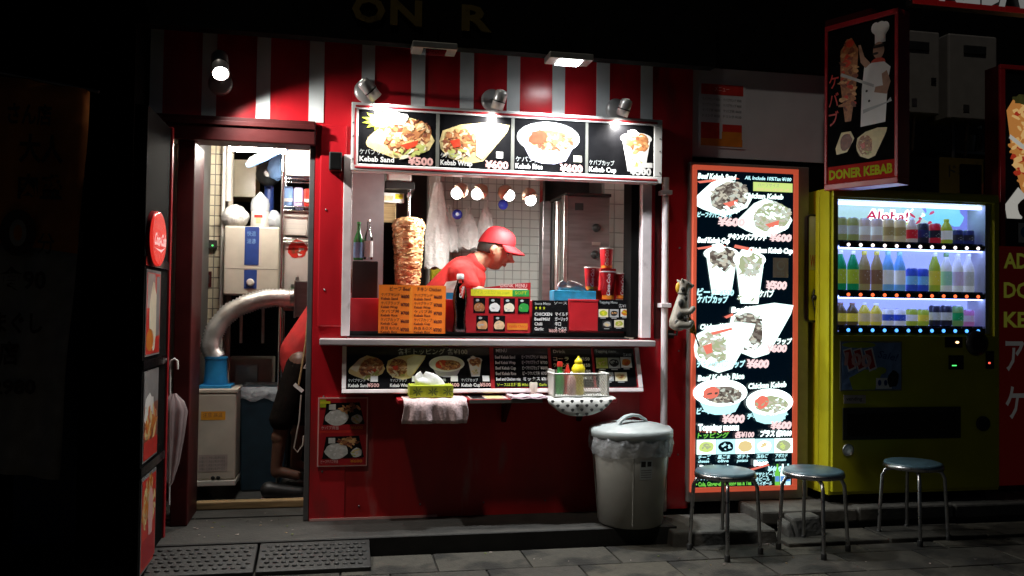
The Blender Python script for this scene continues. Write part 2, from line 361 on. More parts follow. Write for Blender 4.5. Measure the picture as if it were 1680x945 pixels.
def art_wrap(F, cx, cy, w, h, P, n=50):          # a rolled cone, filling on the left
    F.poly([(cx-w*.5, cy), (cx-w*.46, cy-h*.25), (cx-w*.2, cy-h*.42), (cx+w*.2, cy-h*.5), (cx+w*.5, cy-h*.46), (cx+w*.46, cy-h*.3), (cx+w*.12, cy+h*.42), (cx-w*.1, cy+h*.5), (cx-w*.36, cy+h*.38), (cx-w*.48, cy+h*.18)], P['bread'])
    F.ell(cx-w*.2, cy+h*.03, w*.25, h*.33, P['base'], 22, -0.2, jit=.06)
    F.bits(cx-w*.2, cy+h*.02, w*.24, h*.32, P['meat'], int(n*1.8), w*.038, -0.2)
    F.poly([(cx-w*.36, cy-h*.02), (cx-w*.22, cy-h*.08), (cx-w*.2, cy+h*.1), (cx-w*.3, cy+h*.14)], P['tom'])
    F.bits(cx-w*.22, cy+h*.28, w*.18, h*.09, [P['let'], P['hi']], 9, w*.045)
    F.poly([(cx+w*.02, cy-h*.3), (cx+w*.2, cy-h*.46), (cx+w*.48, cy-h*.43), (cx+w*.42, cy-h*.28), (cx+w*.1, cy+h*.38), (cx+w*.02, cy+h*.3)], P['hi'])
def art_bowl(F, cx, cy, w, h, P, n=45):
    F.poly([(cx-w*.46, cy-h*.1), (cx+w*.46, cy-h*.1), (cx+w*.28, cy+h*.42), (cx+w*.1, cy+h*.5), (cx-w*.1, cy+h*.5), (cx-w*.28, cy+h*.42)], P['shade'])
    F.ell(cx, cy-h*.12, w*.5, h*.38, P['white'], 32)
    F.ell(cx+w*.03, cy-h*.06, w*.36, h*.24, P['base'], 24, jit=.05)
    F.bits(cx+w*.06, cy-h*.04, w*.33, h*.21, P['meat'], int(n*1.8), w*.038)
    F.ell(cx-w*.17, cy-h*.12, w*.15, h*.17, P['tom'], 16, -0.4, jit=.12)
    F.bits(cx-w*.17, cy-h*.1, w*.12, h*.12, [P['tom'], P['meat'][1]], 6, w*.04)
def art_cup(F, cx, cy, w, h, P, n=30):
    F.poly([(cx-w*.44, cy-h*.28), (cx+w*.46, cy-h*.28), (cx+w*.28, cy+h*.5), (cx-w*.26, cy+h*.5)], P['clear'])
    F.ell(cx, cy-h*.26, w*.5, h*.14, P['white'], 24)
    F.bits(cx, cy+h*.3, w*.22, h*.14, [P['let'], P['hi'], P['bread']], 12, w*.09)
    F.ell(cx+w*.02, cy-h*.2, w*.36, h*.2, P['base'], 18, jit=.1)
    F.bits(cx+w*.04, cy-h*.15, w*.32, h*.2, P['meat'], n, w*.09)
    F.ell(cx-w*.1, cy-h*.38, w*.18, h*.08, P['white'], 12, jit=.15)

# ================================================================ THE SETTING
o = struct(MB().box(-9, 12, -9, 4, -0.30, -0.012, 'joint').build('ground'))
pav = struct(MB().box(-9, 12, -9, -0.02, -0.011, -0.008, 'joint').build('pavement'))
slab_me = {}
for iy in range(7):
    for ix in range(17):
        x = -2.0 + ix*0.45 + (0.225 if iy % 2 else 0); y = -0.40 - iy*0.30
        k = random.randrange(4)
        if k not in slab_me:
            m = MB().box(-0.221, 0.221, -0.146, 0.146, -0.03, 0, 'slab%d' % k); s_ = m.build('paving_slab', bevel=0.004); slab_me[k] = s_; s_.parent = pav
        else:
            s_ = slab_me[k].copy(); COL.objects.link(s_)
        s_.location = (x, y-0.146, random.uniform(0, 0.003)); s_.rotation_euler = (random.uniform(-.004, .004), random.uniform(-.004, .004), 0)
# concrete base the shop stands on
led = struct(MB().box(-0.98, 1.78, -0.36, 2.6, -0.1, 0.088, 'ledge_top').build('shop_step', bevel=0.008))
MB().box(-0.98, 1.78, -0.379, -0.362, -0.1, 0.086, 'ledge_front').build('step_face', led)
# kerb on the right, in lengths
kb = struct(MB().box(2.30, 5.2, -0.25, 0.9, -0.1, 0.05, 'concrete').build('kerb'))
x = 2.30
for i, wd in enumerate([0.60, 0.62, 0.60, 0.62, 0.46]):
    boxpart('kerb_stone', kb, x+.004, x+wd-.004, -0.30, 0.9, 0.051, 0.128 + (i % 2)*.004, 'concrete', .012); x += wd
for i in range(5):
    boxpart('gutter_slab', kb, 2.33+i*.6, 2.92+i*.6, -0.56, -0.31, -0.02, 0.022+(i % 2)*.003, 'slab%d' % (i % 4), .006)
bs = tag(MB().hexa([(1.72, -.47, -.02), (2.32, -.47, -.02), (2.34, -.08, -.02), (1.74, -.08, -.02)], [(1.73, -.46, .075), (2.31, -.46, .07), (2.33, -.09, .075), (1.75, -.09, .08)], 'concrete').build('step_block', loc=(2.0, -.3, 0), bevel=.01), 'low concrete block lying before the glowing menu sign', 'concrete block')
bb = thing('kerb_block', 'broken concrete lump at the corner under the yellow machine', 'concrete block', (2.45, -.37, 0))
MB().hexa([(2.44, -.46, 0), (2.62, -.44, 0), (2.60, -.31, 0), (2.45, -.31, 0)], [(2.42, -.43, .12), (2.60, -.41, .125), (2.60, -.31, .126), (2.43, -.31, .122)], 'concrete').build('body', bb, bevel=.016)
MB().hexa([(2.39, -.46, 0), (2.435, -.46, 0), (2.435, -.31, 0), (2.40, -.31, 0)], [(2.38, -.43, .075), (2.418, -.42, .1), (2.428, -.31, .1), (2.39, -.31, .08)], 'concrete').build('foot', bb, bevel=.012)

# ================================================================ THE KEBAB SHOP
shop = thing('kebab_shop', 'red kebab shop with white stripes, serving window and open doorway', 'shop', (0.5, 0, 0.088))
ZL = 0.089
wl, wr = 0.0435, 1.703
wt, wb = 2.16, 1.075
dl, dr = -0.745, -0.141
dt = 2.088
xl, xr = -0.983, 2.0122
fw_ = MB()
fw_.box(dr, wl, 0, .12, ZL, 3.3, 'red')            # column between door and window
fw_.box(wl+.0005, wr-.0005, 0, .12, wt, 3.3, 'red')
fw_.box(wr, xr, 0, .12, ZL, 3.3, 'red')
fw_.box(xl, dr-.0005, 0, .12, dt+.129, 3.3, 'red')
fw_.build('front_wall', shop)
lw = MB(); lw.box(wl+.0005, wr-.0005, 0.004, .11, ZL, wb-.012, 'red_low'); lw.build('lower_wall', shop)
boxpart('plinth_line', shop, dr+.004, wl+.5, -.006, -.0005, ZL, ZL+.012, 'print_pink')
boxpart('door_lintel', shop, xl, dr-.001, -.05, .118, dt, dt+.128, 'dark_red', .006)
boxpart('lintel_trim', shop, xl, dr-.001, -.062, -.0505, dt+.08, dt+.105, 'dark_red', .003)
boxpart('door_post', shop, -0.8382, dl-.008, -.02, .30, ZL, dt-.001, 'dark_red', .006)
boxpart('door_post', shop, dr-.03, dr-.001, .005, .13, ZL, dt-.001, 'grey_door', .004)
boxpart('column_face', shop, -0.1155, 0.0448-.02, -.012, -.0005, 1.0938+.03, 2.211, 'red', .006)
# painted stripes, each a flat batten on the wall
STRIPES = [(-0.986, -0.9219), (-0.7289, -0.6557), (-0.4535, -0.3816), (-0.181, -0.1026), (0.0963, 0.1667), (0.3655, 0.4405), (0.635, 0.712), (0.9012, 0.975), (1.1629, 1.2361), (1.4233, 1.502), (1.6899, 1.7625)]
for i, (a, b) in enumerate(STRIPES):
    z0 = dt + .132 if i < 4 else (2.26 if i > 4 else 2.30)
    boxpart('stripe', shop, a, b, -.004, -.0005, z0, 3.29, 'stripe_white')
# window surround
boxpart('window_frame', shop, wl-.034, wl+.012, -.03, .125, wb, 1.95+.1, 'frame_white', .004)
boxpart('window_frame', shop, wr-.006, wr+.052, -.03, .125, wb, 1.96, 'frame_white', .004)
boxpart('window_jamb', shop, wr-.055, wr-.007, .02, .16, wb, wt, 'flat_black', .003)
boxpart('side_strip', shop, 1.7542+.03, 1.8212, -.004, -.0006, 1.07, 2.0, 'dark_red')  # flat darker red strip lying on the wall face
boxpart('counter_shelf', shop, -0.1003, 1.7553, -.108, .03, 1.028, 1.062, 'shelf_grey', .005)
boxpart('window_sill', shop, wl+.013, wr-.056, .031, .3, 1.03, 1.072, 'black', .003)
cr = MB().box(wl+.013, wr-.056, .13, .55, 1.073, 1.2812, 'red_trim').build('counter', shop, bevel=.004)
MB().box(wl+.013, wr-.056, .118, .129, 1.073, 1.098, 'black').build('kick_strip', cr)
# inside
ins = MB(); ins.box(-1.0, 2.1, .125, 2.5, ZL, ZL+.006, 'wet_floor'); ins.build('floor', shop)
boxpart('ceiling', shop, -1.0, 2.1, .1205, 2.5, 2.42, 2.46, 'appliance_white')
boxpart('back_wall', shop, -1.0, 2.1, 2.44, 2.5, ZL+.007, 2.419, 'grey_door')
boxpart('side_wall', shop, -1.05, -1.0, .1205, 2.5, ZL, 2.46, 'tile_beige')
boxpart('side_wall', shop, 2.1, 2.15, .1205, 2.5, ZL, 2.46, 'tile_white')
boxpart('partition', shop, -0.0104, 0.255, .56, .60, .3, 2.41, 'fridge_grey')
boxpart('threshold', shop, -.86, dr-.035, .30, .36, ZL+.007, ZL+.05, 'wood', .006)
boxpart('roof', shop, xl, xr, .1205, 2.5, 3.0, 3.05, 'flat_black')

# tiled walls: every tile its own piece
def tiled(name, label, x0, x1, y, z0, z1, tw, th_, tm, gm, stag=False):
    t = thing(name, label, 'wall', (x0, y, z0))
    boxpart('backing', t, x0, x1, y, y+.05, z0, z1, gm)
    first = None; nx = int((x1-x0)/tw); nz = int((z1-z0)/th_)
    for j in range(nz):
        for i in range(nx):
            px, pz = x0 + i*tw, z0 + j*th_
            if first is None:
                first = MB().box(x0+.003, x0+tw-.003, y-.006, y-.0005, z0+.003, z0+th_-.003, tm).build('tile', t, bevel=.0015); c = first
            else:
                c = first.copy(); COL.objects.link(c)
            c.location = (px-x0, random.uniform(-.0008, .0008), pz-z0); c.rotation_euler = (random.uniform(-.012, .012), 0, random.uniform(-.012, .012))
    return t
tiled('tiled_wall', 'narrow beige tiled wall strip inside the doorway, beside the white wall pipes', -0.8549, -0.711, 1.0, .75, 2.40, .0665, .0655, 'tile_beige', 'grout')
tiled('tiled_wall', 'pale tiled wall behind the man in the red cap', 0.6343, 1.5428, 1.75, 1.261, 2.41, .066, .066, 'tile_white', 'grout_pale')
tiled('tiled_wall', 'pale blue-lit tiled wall strip right of the steel cabinet', 1.8787, 2.093, 1.3, 1.2719, 2.41, .078, .105, 'tile_white', 'grout_pale')
boxpart('pier', shop, -0.8589, -0.8151, .55, .98, ZL+.007, 2.41, 'grey_door')
boxpart('wall_return', shop, -0.7558, -0.6883, 1.06, 1.1, ZL+.007, 2.41, 'appliance')
boxpart('corner_post', shop, 1.4878, 1.5118, 1.69, 1.74, 1.1, 2.41, 'chrome')

# white downpipe on the right pillar
dp = thing('downpipe', 'white plastic downpipe on the red pillar right of the window', 'pipe', (1.8334, -.04, ZL))
MB().tube([(1.8334, -.04, ZL), (1.8334, -.04, 2.0)], .020, 'frame_white', 14).build('pipe', dp)
for z in (.55, 1.25, 1.9): MB().box(1.8334-.031, 1.8334+.031, -.068, -.001, z, z+.025, 'frame_white').build('bracket', dp, bevel=.003)

# ---------------------------------------------------------------- sign band over the shop, dark at night
fa = thing('shop_sign', 'long unlit black sign band with gold letters over the striped wall', 'sign', (.7, -.25, 2.6))
MB().hexa([(-3.0, -.28, 2.61), (2.03, -.28, 2.59), (2.03, -.20, 2.59), (-3.0, -.20, 2.61)], [(-3.0, -.28, 3.4), (2.03, -.28, 3.4), (2.03, -.20, 3.4), (-3.0, -.20, 3.4)], 'flat_black').build('board', fa)
MB().hexa([(-3.0, -.20, 2.70), (2.03, -.20, 2.70), (2.03, -.001, 2.84), (-3.0, -.001, 2.84)], [(-3.0, -.20, 2.73), (2.03, -.20, 2.73), (2.03, -.001, 2.87), (-3.0, -.001, 2.87)], 'flat_black').build('soffit', fa)
for ch, a, b, y0, y1 in [('O',577,632,12,52),('N',640,692,16,56),('R',757,806,22,66)]:
    m = MB(); x0, x1 = 0.0351, 0.2046
    lx0 = {'O': 0.0352, 'N': 0.2298, 'R': 0.6}[ch]; lx1 = {'O': 0.2047, 'N': 0.3927, 'R': 0.7585}[ch]
    vs, fs, gx0, gx1, gy0, gy1 = glyphs(ch, .035); z0 = 2.685
    k = (lx1-lx0)/(gx1-gx0); kz = .135/(gy1-gy0)
    P0 = [(lx0+(a_-gx0)*k, -.296, z0+(b_-gy0)*kz) for a_, b_ in vs]; n_ = len(P0)
    P1 = [(p[0], -.281, p[2]) for p in P0]
    from collections import Counter
    ed = Counter(); 
    for f in fs:
        for q in range(len(f)): ed[(f[q], f[(q+1) % len(f)])] += 1
    side = [(b_, a_, a_+n_, b_+n_) for (a_, b_) in ed if (b_, a_) not in ed]
    m.add(P0+P1, list(fs)+side, 'gold'); m.build('letter', fa)

# flood lights under the sign band
def flood(px0, px1, zz, lit, label):
    xc = (px0+px1)/2; hw = (px1-px0)/2
    t = thing('flood_light', label, 'lamp', (xc, -.33, zz), 'flood lights under the sign band')
    MB().box(xc-hw, xc+hw, -.40, -.27, zz-.012, zz+.022, 'alu').build('housing', t, bevel=.005)
    MB().box(xc-.02, xc+.02, -.30, -.2805, zz+.0225, zz+.16, 'flat_black').build('bracket', t)
    MB().box(xc-hw*.52, xc+hw*.52, -.390, -.28, zz-.0165, zz-.0125, 'flood_lens' if lit else 'glass_rim').build('lens', t)
    if lit:
        l = bpy.data.lights.new('flood_lamp', 'AREA'); l.shape = 'RECTANGLE'; l.size = .12; l.size_y = .1; l.energy = 22; l.spread = R(100); l.color = (.93, .97, 1)
        q = bpy.data.objects.new('flood_lamp', l); COL.objects.link(q); q.parent = t; q.location = (0, 0, -.02); q.rotation_euler = (R(12), 0, 0)
flood(1.0502, 1.2874, 2.5541, True, 'lit white flood lamp under the black sign band')
flood(0.3379, 0.5672, 2.5582, False, 'unlit flat flood lamp under the black sign band, left of the lit one')

# spot lamps
def spot(name, label, base, head_a, head_b, aim, energy, size=165, seen=False, group='spot lamps over the menu board', rad=.034):
    A, B = Vector(head_a), Vector(head_b); d = (B-A).normalized()
    t = thing('spot_lamp', label, 'lamp', base, group)
    m = MB(); m.lathe((base[0], base[1], base[2]), [(.062, 0), (.062, .012), (.05, .022), (.012, .026)], 'lamp_silver', 28, (0, -1, 0)); m.build('wall_plate', t)
    m = MB(); m.tube([(base[0], base[1]-.02, base[2]), tuple(A.lerp(B, .45) + Vector((0, .03, 0))), tuple(A.lerp(B, .45))], .009, 'chrome', 8); m.build('arm', t)
    m = MB(); m.lathe(A, [(.012, -.006), (rad*.85, 0), (rad, .012), (rad, (B-A).length), (rad*.92, (B-A).length), (rad*.9, .03)], 'lamp_silver', 26, d, cap=False); 
    m.build('lamp_head', t)
    MB().lathe(A.lerp(B, .55), [(rad+.002, 0), (rad+.002, .006)], 'black', 26, d).build('ring', t)
    q = B - d*(.018 if rad > .04 else .05)
    MB().ball(q, rad*.78, 'bulb', 16, 10).build('bulb', t)
    l = bpy.data.lights.new('spot_light', 'SPOT'); l.energy = energy; l.spot_size = R(size); l.spot_blend = 1.0; l.shadow_soft_size = .02; l.color = (1, .97, .92)
    ob = bpy.data.objects.new('spot_light', l); COL.objects.link(ob); ob.parent = t
    ob.location = B + d*.022 - Vector(base); ob.rotation_euler = Vector(aim).to_track_quat('-Z', 'Y').to_euler()
    return t
yp = -.002
spot('a', 'leftmost steel spot lamp, tilted right over the sandwich picture', (0.1192, -0.002, 2.4033), (0.0947, -0.19, 2.4101), (0.1728, -0.16, 2.3323), (.25, .14, -1), 27)
spot('b', 'middle steel spot lamp over the wrap picture', (0.8158, -0.002, 2.3952), (0.8394, -0.19, 2.4053), (0.8161, -0.16, 2.3116), (-.25, .14, -1), 27)
spot('c', 'rightmost steel spot lamp over the paper cup picture', (1.5391, -0.002, 2.3857), (1.5447, -0.19, 2.3982), (1.5237, -0.16, 2.3152), (.1, .14, -1), 24)
dlp = spot('d', 'bright spot lamp over the open doorway', (-0.6347, -0.002, 2.3952), (-0.6265, -0.13, 2.5079), (-0.604, -0.24, 2.3889), (.7, -.06, -.9), 95, 140, group='spot lamps over the doorway', rad=.042)

# screw heads on the red panels
first = None
for xx, zz in [(-0.0752, .35), (-0.0752, .75), (0.0208+.1, .16), (.45, .16), (.8, .16), (1.15, .16), (1.5, .16), (1.9375, 1.0), (1.9375, 1.6), (1.9375, .4), (-0.0505-.03, 1.32), (-0.0505-.03, 1.75)]:
    yy = -.0005 if not (.053 < xx < 1.69) else .0035
    if -.12 < xx < .04 and zz > 1.25: yy = -.0125
    if first is None: first = MB().lathe(tuple(shop.location), [(.0055, 0), (.0055, .0025), (.002, .004)], 'steel_dark', 10, (0, -1, 0)).build('screw', shop); sc_c = first
    else: sc_c = first.copy(); COL.objects.link(sc_c)
    sc_c.location = (xx-.5, yy, zz-.088)

# ================================================================ MENU BOARDS
YB = -.10
bx = (0.0451, 1.785, 1.9525, 2.3053)
mb_ = thing('menu_board', 'wide white framed picture menu board over the serving window', 'menu board', ((bx[0]+bx[1])/2, -.05, bx[2]))
x0, x1, z0, z1 = bx[0], bx[1], 1.955, 2.318
boxpart('backing', mb_, x0+.004, x1-.004, -.085, -.001, z0+.004, z1-.004, 'white')
fr = MB()
for (a, b, c, d) in [(x0, x1, z1-.036, z1), (x0, x1, z0, z0+.036), (x0, x0+.036, z0+.0361, z1-.0361), (x1-.048, x1, z0+.0361, z1-.0361)]: fr.box(a, b, -.106, -.085, c, d, 'white')
fr.build('frame', mb_, bevel=.003)
ln = MB()
for (a, b, c, d) in [(x0+.02, x1-.03, z1-.026, z1-.015), (x0+.02, x1-.03, z0+.014, z0+.022), (x0+.017, x0+.025, z0+.03, z1-.03)]: ln.box(a, b, -.1085, -.1062, c, d, 'red_trim')
ln.build('red_line', mb_)
px_ = [0.0828, 0.4948, 0.5146, 0.9078, 0.9283, 1.3317, 1.3494, 1.7342]
def panel(i):
    a, b = px_[2*i], px_[2*i+1]
    m = MB(); m.box(a, b, -.100, -.0851, z0+.037, z1-.037, 'print_black')
    F = Face(m, (a, -.1003, z0+.037), (1, 0, 0), (0, -1, 0), (b-a, z1-z0-.074), (126, 82)); return m, F
def prices(F, jp, en, price, pc='print_pink', wj=52):
    F.text(jp, 2, 67, 6.5, 'print_grey', width=wj, bold=.005)
    F.text(en, 2, 78, 7.5, 'print_white', width=wj+4, bold=.03)
    F.text(price, 122, 80, 11, pc, width=42, bold=.05, align='r')
m, F = panel(0); art_sandwich(F, 68, 38, 112, 72, REF)
st_ = [(34 + math.cos(t)*r_*1.5, 16 + math.sin(t)*r_*.8) for i in range(24) for t, r_ in [(i*PI/12, 20 if i % 2 else 12)]]
F.poly(st_, 'lime'); F.ell(36, 16, 17, 9, 'print_white'); F.ell(58, 10, 22, 10, 'print_white', 20, jit=.15)
F.text('No.1', 24, 21, 8, 'print_red', width=20, bold=.03)
prices(F, 'ケバブサンド', 'Kebab Sand', '¥500'); m.build('picture_panel', mb_)
m, F = panel(1); art_wrap(F, 62, 42, 124, 66, REF); F.rect(100, 54, 112, 64, 'print_white'); F.text('人気', 101, 62, 6, 'print_red', width=10)
prices(F, 'ケバブラップ', 'Kebab Wrap', '¥600'); m.build('picture_panel', mb_)
m, F = panel(2); art_bowl(F, 60, 36, 112, 66, REF); F.rect(105, 54, 120, 64, 'bread_hi'); F.text('人気', 106.5, 62, 6, 'print_red', width=12)
prices(F, 'ケバブ丼', 'Kebab Rice', '¥600', wj=44); m.build('picture_panel', mb_)
m, F = panel(3); art_cup(F, 92, 40, 62, 70, REF); F.rect(104, 60, 124, 68, 'print_white')
prices(F, 'ケバブカップ', 'Kebab Cup', '¥500', 'print_white', 48); m.build('picture_panel', mb_)
for a, b in [(1, 2), (3, 4), (5, 6)]: boxpart('divider', mb_, px_[a]+.001, px_[b]-.001, -.104, -.0852, z0+.0365, z1-.0365, 'alu')
sc = MB()
for zz in (z0+.06, z1-.11, (z0+z1)/2):
    for xx in (x0+.010, x1-.014): sc.lathe((xx, -.106, zz), [(.004, 0), (.004, .003)], 'steel_dark', 8, (0, -1, 0))
sc.build('screw', mb_)

# lower board below the counter
z0, zt_ = 0.7719, 1.0162; tilt_b = math.atan2(.088, zt_-z0); z1 = z0 + math.hypot(.088, zt_-z0); x0, x1 = 0.0184, 1.6843
lb = thing('menu_board', 'low menu board in a white frame under the counter shelf', 'menu board', ((x0+x1)/2, -.02, z0))
boxpart('backing', lb, x0+.003, x1-.003, -.022, .003, z0+.003, z1-.001, 'red_trim')
fr = MB()
for (a, b, c, d) in [(x0, x1, z0, z0+.022), (x0, x0+.022, z0+.0221, z1), (x1-.024, x1, z0+.0221, z1)]: fr.box(a, b, -.036, -.022, c, d, 'frame_white')
fr.build('frame', lb, bevel=.003)
a, b = x0+.024, 0.8159
m = MB(); m.box(a, b, -.027, -.0221, z0+.024, z1-.002, 'print_black'); F = Face(m, (a, -.0273, z0+.024), (1, 0, 0), (0, -1, 0), (b-a, z1-z0-.026), (240, 66))
F.text('各種トッピング 各¥100', 84, 11, 7, 'print_grey', width=118)
art_sandwich(F, 33, 32, 60, 40, REF, 34); art_wrap(F, 98, 32, 66, 40, REF, 30); art_bowl(F, 166, 31, 60, 34, REF, 26); art_cup(F, 214, 30, 26, 34, REF, 16)
for xx, j, e in [(3, 'ケバブサンド', 'Kebab Sand'), (71, 'ケバブラップ', 'Kebab Wrap'), (136, 'ケバブ丼', 'Kebab Rice'), (190, 'ケバブカップ', 'Kebab Cup')]:
    F.text(j, xx, 55, 4, 'print_grey', width=28); F.text(e, xx, 63, 5, 'print_white', width=32, bold=.02); F.text('¥600' if 'W' in e or 'R' in e else '¥500', xx+50, 63, 5.5, 'print_pink', width=19, bold=.02, align='r')
    F.rect(xx+36, 46, xx+48, 55, 'print_white')
m.build('picture_panel', lb)
a, b = 0.8396, 1.1483
m = MB(); m.box(a, b, -.027, -.0221, z0+.030, z1-.004, 'print_black'); F = Face(m, (a, -.0273, z0+.030), (1, 0, 0), (0, -1, 0), (b-a, z1-z0-.034), (90, 62))
F.text('MENU', 4, 7, 5, 'print_grey', width=18)
for i, (e, j, p) in enumerate([('Beef Kebab Sand', 'ビーフケバブサンド', '¥600'), ('Beef Kebab Wrap', 'ビーフケバブラップ', '¥700'), ('Beef Kebab Cup', 'ビーフケバブカップ', '¥600'), ('Beef Kebab Rice', 'ビーフケバブ丼', '¥700'), ('Beef and Chicken mix', 'ミックス', '¥700')]):
    F.text(e, 2, 17+i*8.6, 4.6, 'print_white', width=33 if i < 4 else 40, bold=.02); F.text(j, 46, 17+i*8.6, 4.6, 'print_white', width=28, bold=.01); F.text(p, 88, 17+i*8.6, 4.6, 'print_white', width=12, align='r', bold=.02)
F.text('ソースは五種類 Mild / Hot / Garlic', 3, 60, 4, 'lime', width=82)
m.build('price_panel', lb)
a, b = 1.1657, 1.4009
m = MB(); m.box(a, b, -.027, -.0221, z0+.030, z1-.004, 'print_black'); F = Face(m, (a, -.0273, z0+.030), (1, 0, 0), (0, -1, 0), (b-a, z1-z0-.034), (68, 62))
F.text('Drink', 4, 8, 5, 'print_grey', width=20)
for i in range(4): F.text(['コーラ', 'ウーロン茶', 'お茶', 'ビール'][i], 3, 20+i*10, 5, 'print_white', width=26); F.text(['¥150', '¥150', '¥150', '¥400'][i], 64, 20+i*10, 5, 'print_white', width=16, align='r', bold=.02)
m.build('price_panel', lb)
def topping_art(F, s, pics):
    for (cx, cy, wd, ht, bg_, c1, c2) in pics:
        F.rect(cx-wd/2, cy-ht/2, cx+wd/2, cy+ht/2, bg_); F.ell(cx, cy, wd*.4, ht*.36, c1, 14, jit=.1); F.bits(cx, cy, wd*.25, ht*.22, [c2], 7, wd*.1)
        F.rect(cx-wd*.3, cy+ht*.56, cx+wd*.25, cy+ht*.66, 'print_grey')
a, b = 1.4151, 1.6516
m = MB(); m.box(a, b, -.027, -.0221, z0+.030, z1-.004, 'print_black'); F = Face(m, (a, -.0273, z0+.030), (1, 0, 0), (0, -1, 0), (b-a, z1-z0-.034), (66, 62))
F.text('Topping menu', 3, 7, 4.5, 'print_grey', width=34); F.text('各¥100', 62, 13, 4.5, 'print_grey', width=14, align='r')
topping_art(F, 1, [(12, 24, 19, 17, 'lettuce', 'lime', 'bread'), (32, 24, 19, 17, 'print_grey', 'black', 'print_grey'), (52, 23, 18, 17, 'print_white', 'print_orange', 'tomato'), (20, 46, 18, 14, 'print_grey', 'print_white', 'meat1'), (41, 46, 20, 14, 'bread_hi', 'bread', 'meat1')])
m.build('picture_panel', lb)

MB().hexa([(x0+.03, .0035, z0+.01), (x1-.03, .0035, z0+.01), (x1-.03, .006, z0+.01), (x0+.03, .006, z0+.01)], [(x0+.03, .0035, z1-.02), (x1-.03, .0035, z1-.02), (x1-.03, .006, z1-.02), (x0+.03, .006, z1-.02)], 'flat_black').build('back_sheet', lb)
lb.location.y = -.100; lb.rotation_euler.x = -tilt_b

# bento poster on the column
x0, x1, z0, z1 = (-0.1031, 0.1599, 0.3771, 0.745)
po = thing('poster', 'red poster with two rice lunch boxes on the wall left of the tray', 'poster', ((x0+x1)/2, -.004, z0))
m = MB(); m.box(x0, x1, -.010, -.0005, z0, z1, 'print_pink'); F = Face(m, (x0, -.0103, z0), (1, 0, 0), (0, -1, 0), (x1-x0, z1-z0), (82, 113))
F.rect(2, 2, 80, 111, 'print_red'); F.rect(3, 3, 79, 54, 'red_trim'); F.rect(3, 58, 79, 110, 'red_trim')
for yy in (0, 55):
    F.poly([(14, yy+9), (68, yy+8), (77, yy+44), (8, yy+45)], 'print_black'); F.ell(31, yy+33, 19, 13, 'rice', 20, jit=.06); F.bits(31, yy+32, 15, 10, ['rice', 'print_white'], 16, 3)
    F.ell(64, yy+36, 9, 8, 'rice', 12, jit=.1); F.bits(63, yy+36, 7, 6, ['bread', 'lettuce', 'rice'], 10, 2.5); F.bits(52, yy+18, 17, 7, ['meat1', 'meat3', 'meat2'], 22, 4); F.rect(18, yy+11, 29, yy+20, 'rice')
    F.text('ビーフケバブ弁当' if yy else 'ケバブ弁当', 6, yy+52, 4.5, 'print_pink', width=28); F.text('¥600', 74, yy+52, 5, 'print_orange', width=20, align='r', bold=.02)
F.rect(3, 3, 13, 16, 'lime'); F.rect(3.5, 6, 20, 10, 'yellow_print')
m.build('sheet', po)

# ================================================================ ON THE COUNTER
YC = .095
def card(name, label, cat, px4, Y, art, mat, thick=.006, lean=0.0):
    x0, x1, z0, z1 = px4
    t = thing(name, label, cat, ((x0+x1)/2, Y, z0))
    m = MB(); m.box(x0, x1, Y, Y+thick, z0, z1, mat)
    return t, m, Face(m, (x0, Y-.0003, z0), (1, 0, 0), (0, -1, 0), (x1-x0, z1-z0), art)
t, m, F = card('menu_card', 'bright orange paper price list standing on the window sill', 'menu', (0.2115, 0.5834, 1.0879, 1.3558), .085, (110, 78), 'orange_paper')
F.rect(50, 3, 55, 75, 'orange_band'); F.text('ビーフ Beef', 18, 9, 5.5, 'ink', width=34, bold=.01); F.text('チキン Chicken', 62, 9, 5.5, 'ink', width=40, bold=.01)
for i, (j, e, p) in enumerate([('ケバブサンド', 'Kebab Sand', '¥600'), ('ケバブラップ', 'Kebab Wrap', '¥700'), ('ケバブ丼', 'Kebab Rice', '¥700'), ('ケバブカップ', 'Kebab Cup', '¥600'), ('弁当 B.O.X', 'Kebab Box', '¥700')]):
    y = 18 + i*13.4
    for xx in (4, 58):
        F.text(j, xx, y, 4, 'ink', width=30); F.text(e, xx, y+6, 3.8, 'ink', width=27, bold=.02); F.text(p, xx+46, y+3, 5.2, 'ink', width=14, bold=.03, align='r')
m.build('sheet', t)
x0, x1, z0, z1 = (0.6965, 1.0689, 1.095, 1.3576)
t = thing('drink_menu', 'red drink menu board with six ice cream pictures on the sill', 'menu', ((x0+x1)/2, .08, z0))
m = MB(); wv = [(x0, z1-.012), (x0+.08, z1-.010), (x0+.20, z1+.006), (x0+.30, z1+.02), (x1, z1+.026)]
for i in range(4):
    (a, za), (b, zb) = wv[i], wv[i+1]
    m.hexa([(a, .08, z0), (b, .08, z0), (b, .1, z0), (a, .1, z0)], [(a, .08, za), (b, .08, zb), (b, .1, zb), (a, .1, za)], 'red_trim')
F = Face(m, (x0, .0795, z0), (1, 0, 0), (0, -1, 0), (x1-x0, z1-z0), (106, 76))
F.text('DRINK MENU', 100, 1, 6, 'print_pink', width=44, bold=.02, align='r')
F.rect(11, 3, 101, 5.5, 'bread_hi'); F.rect(8, 5, 76, 16, 'yellow_print'); F.rect(76, 5, 104, 16, 'green_print')
F.text('アイス つめたい ice cream', 13, 12.5, 5.5, 'lime', width=58); F.text('SOFT', 80, 12.5, 5, 'lime', width=20, bold=.02)
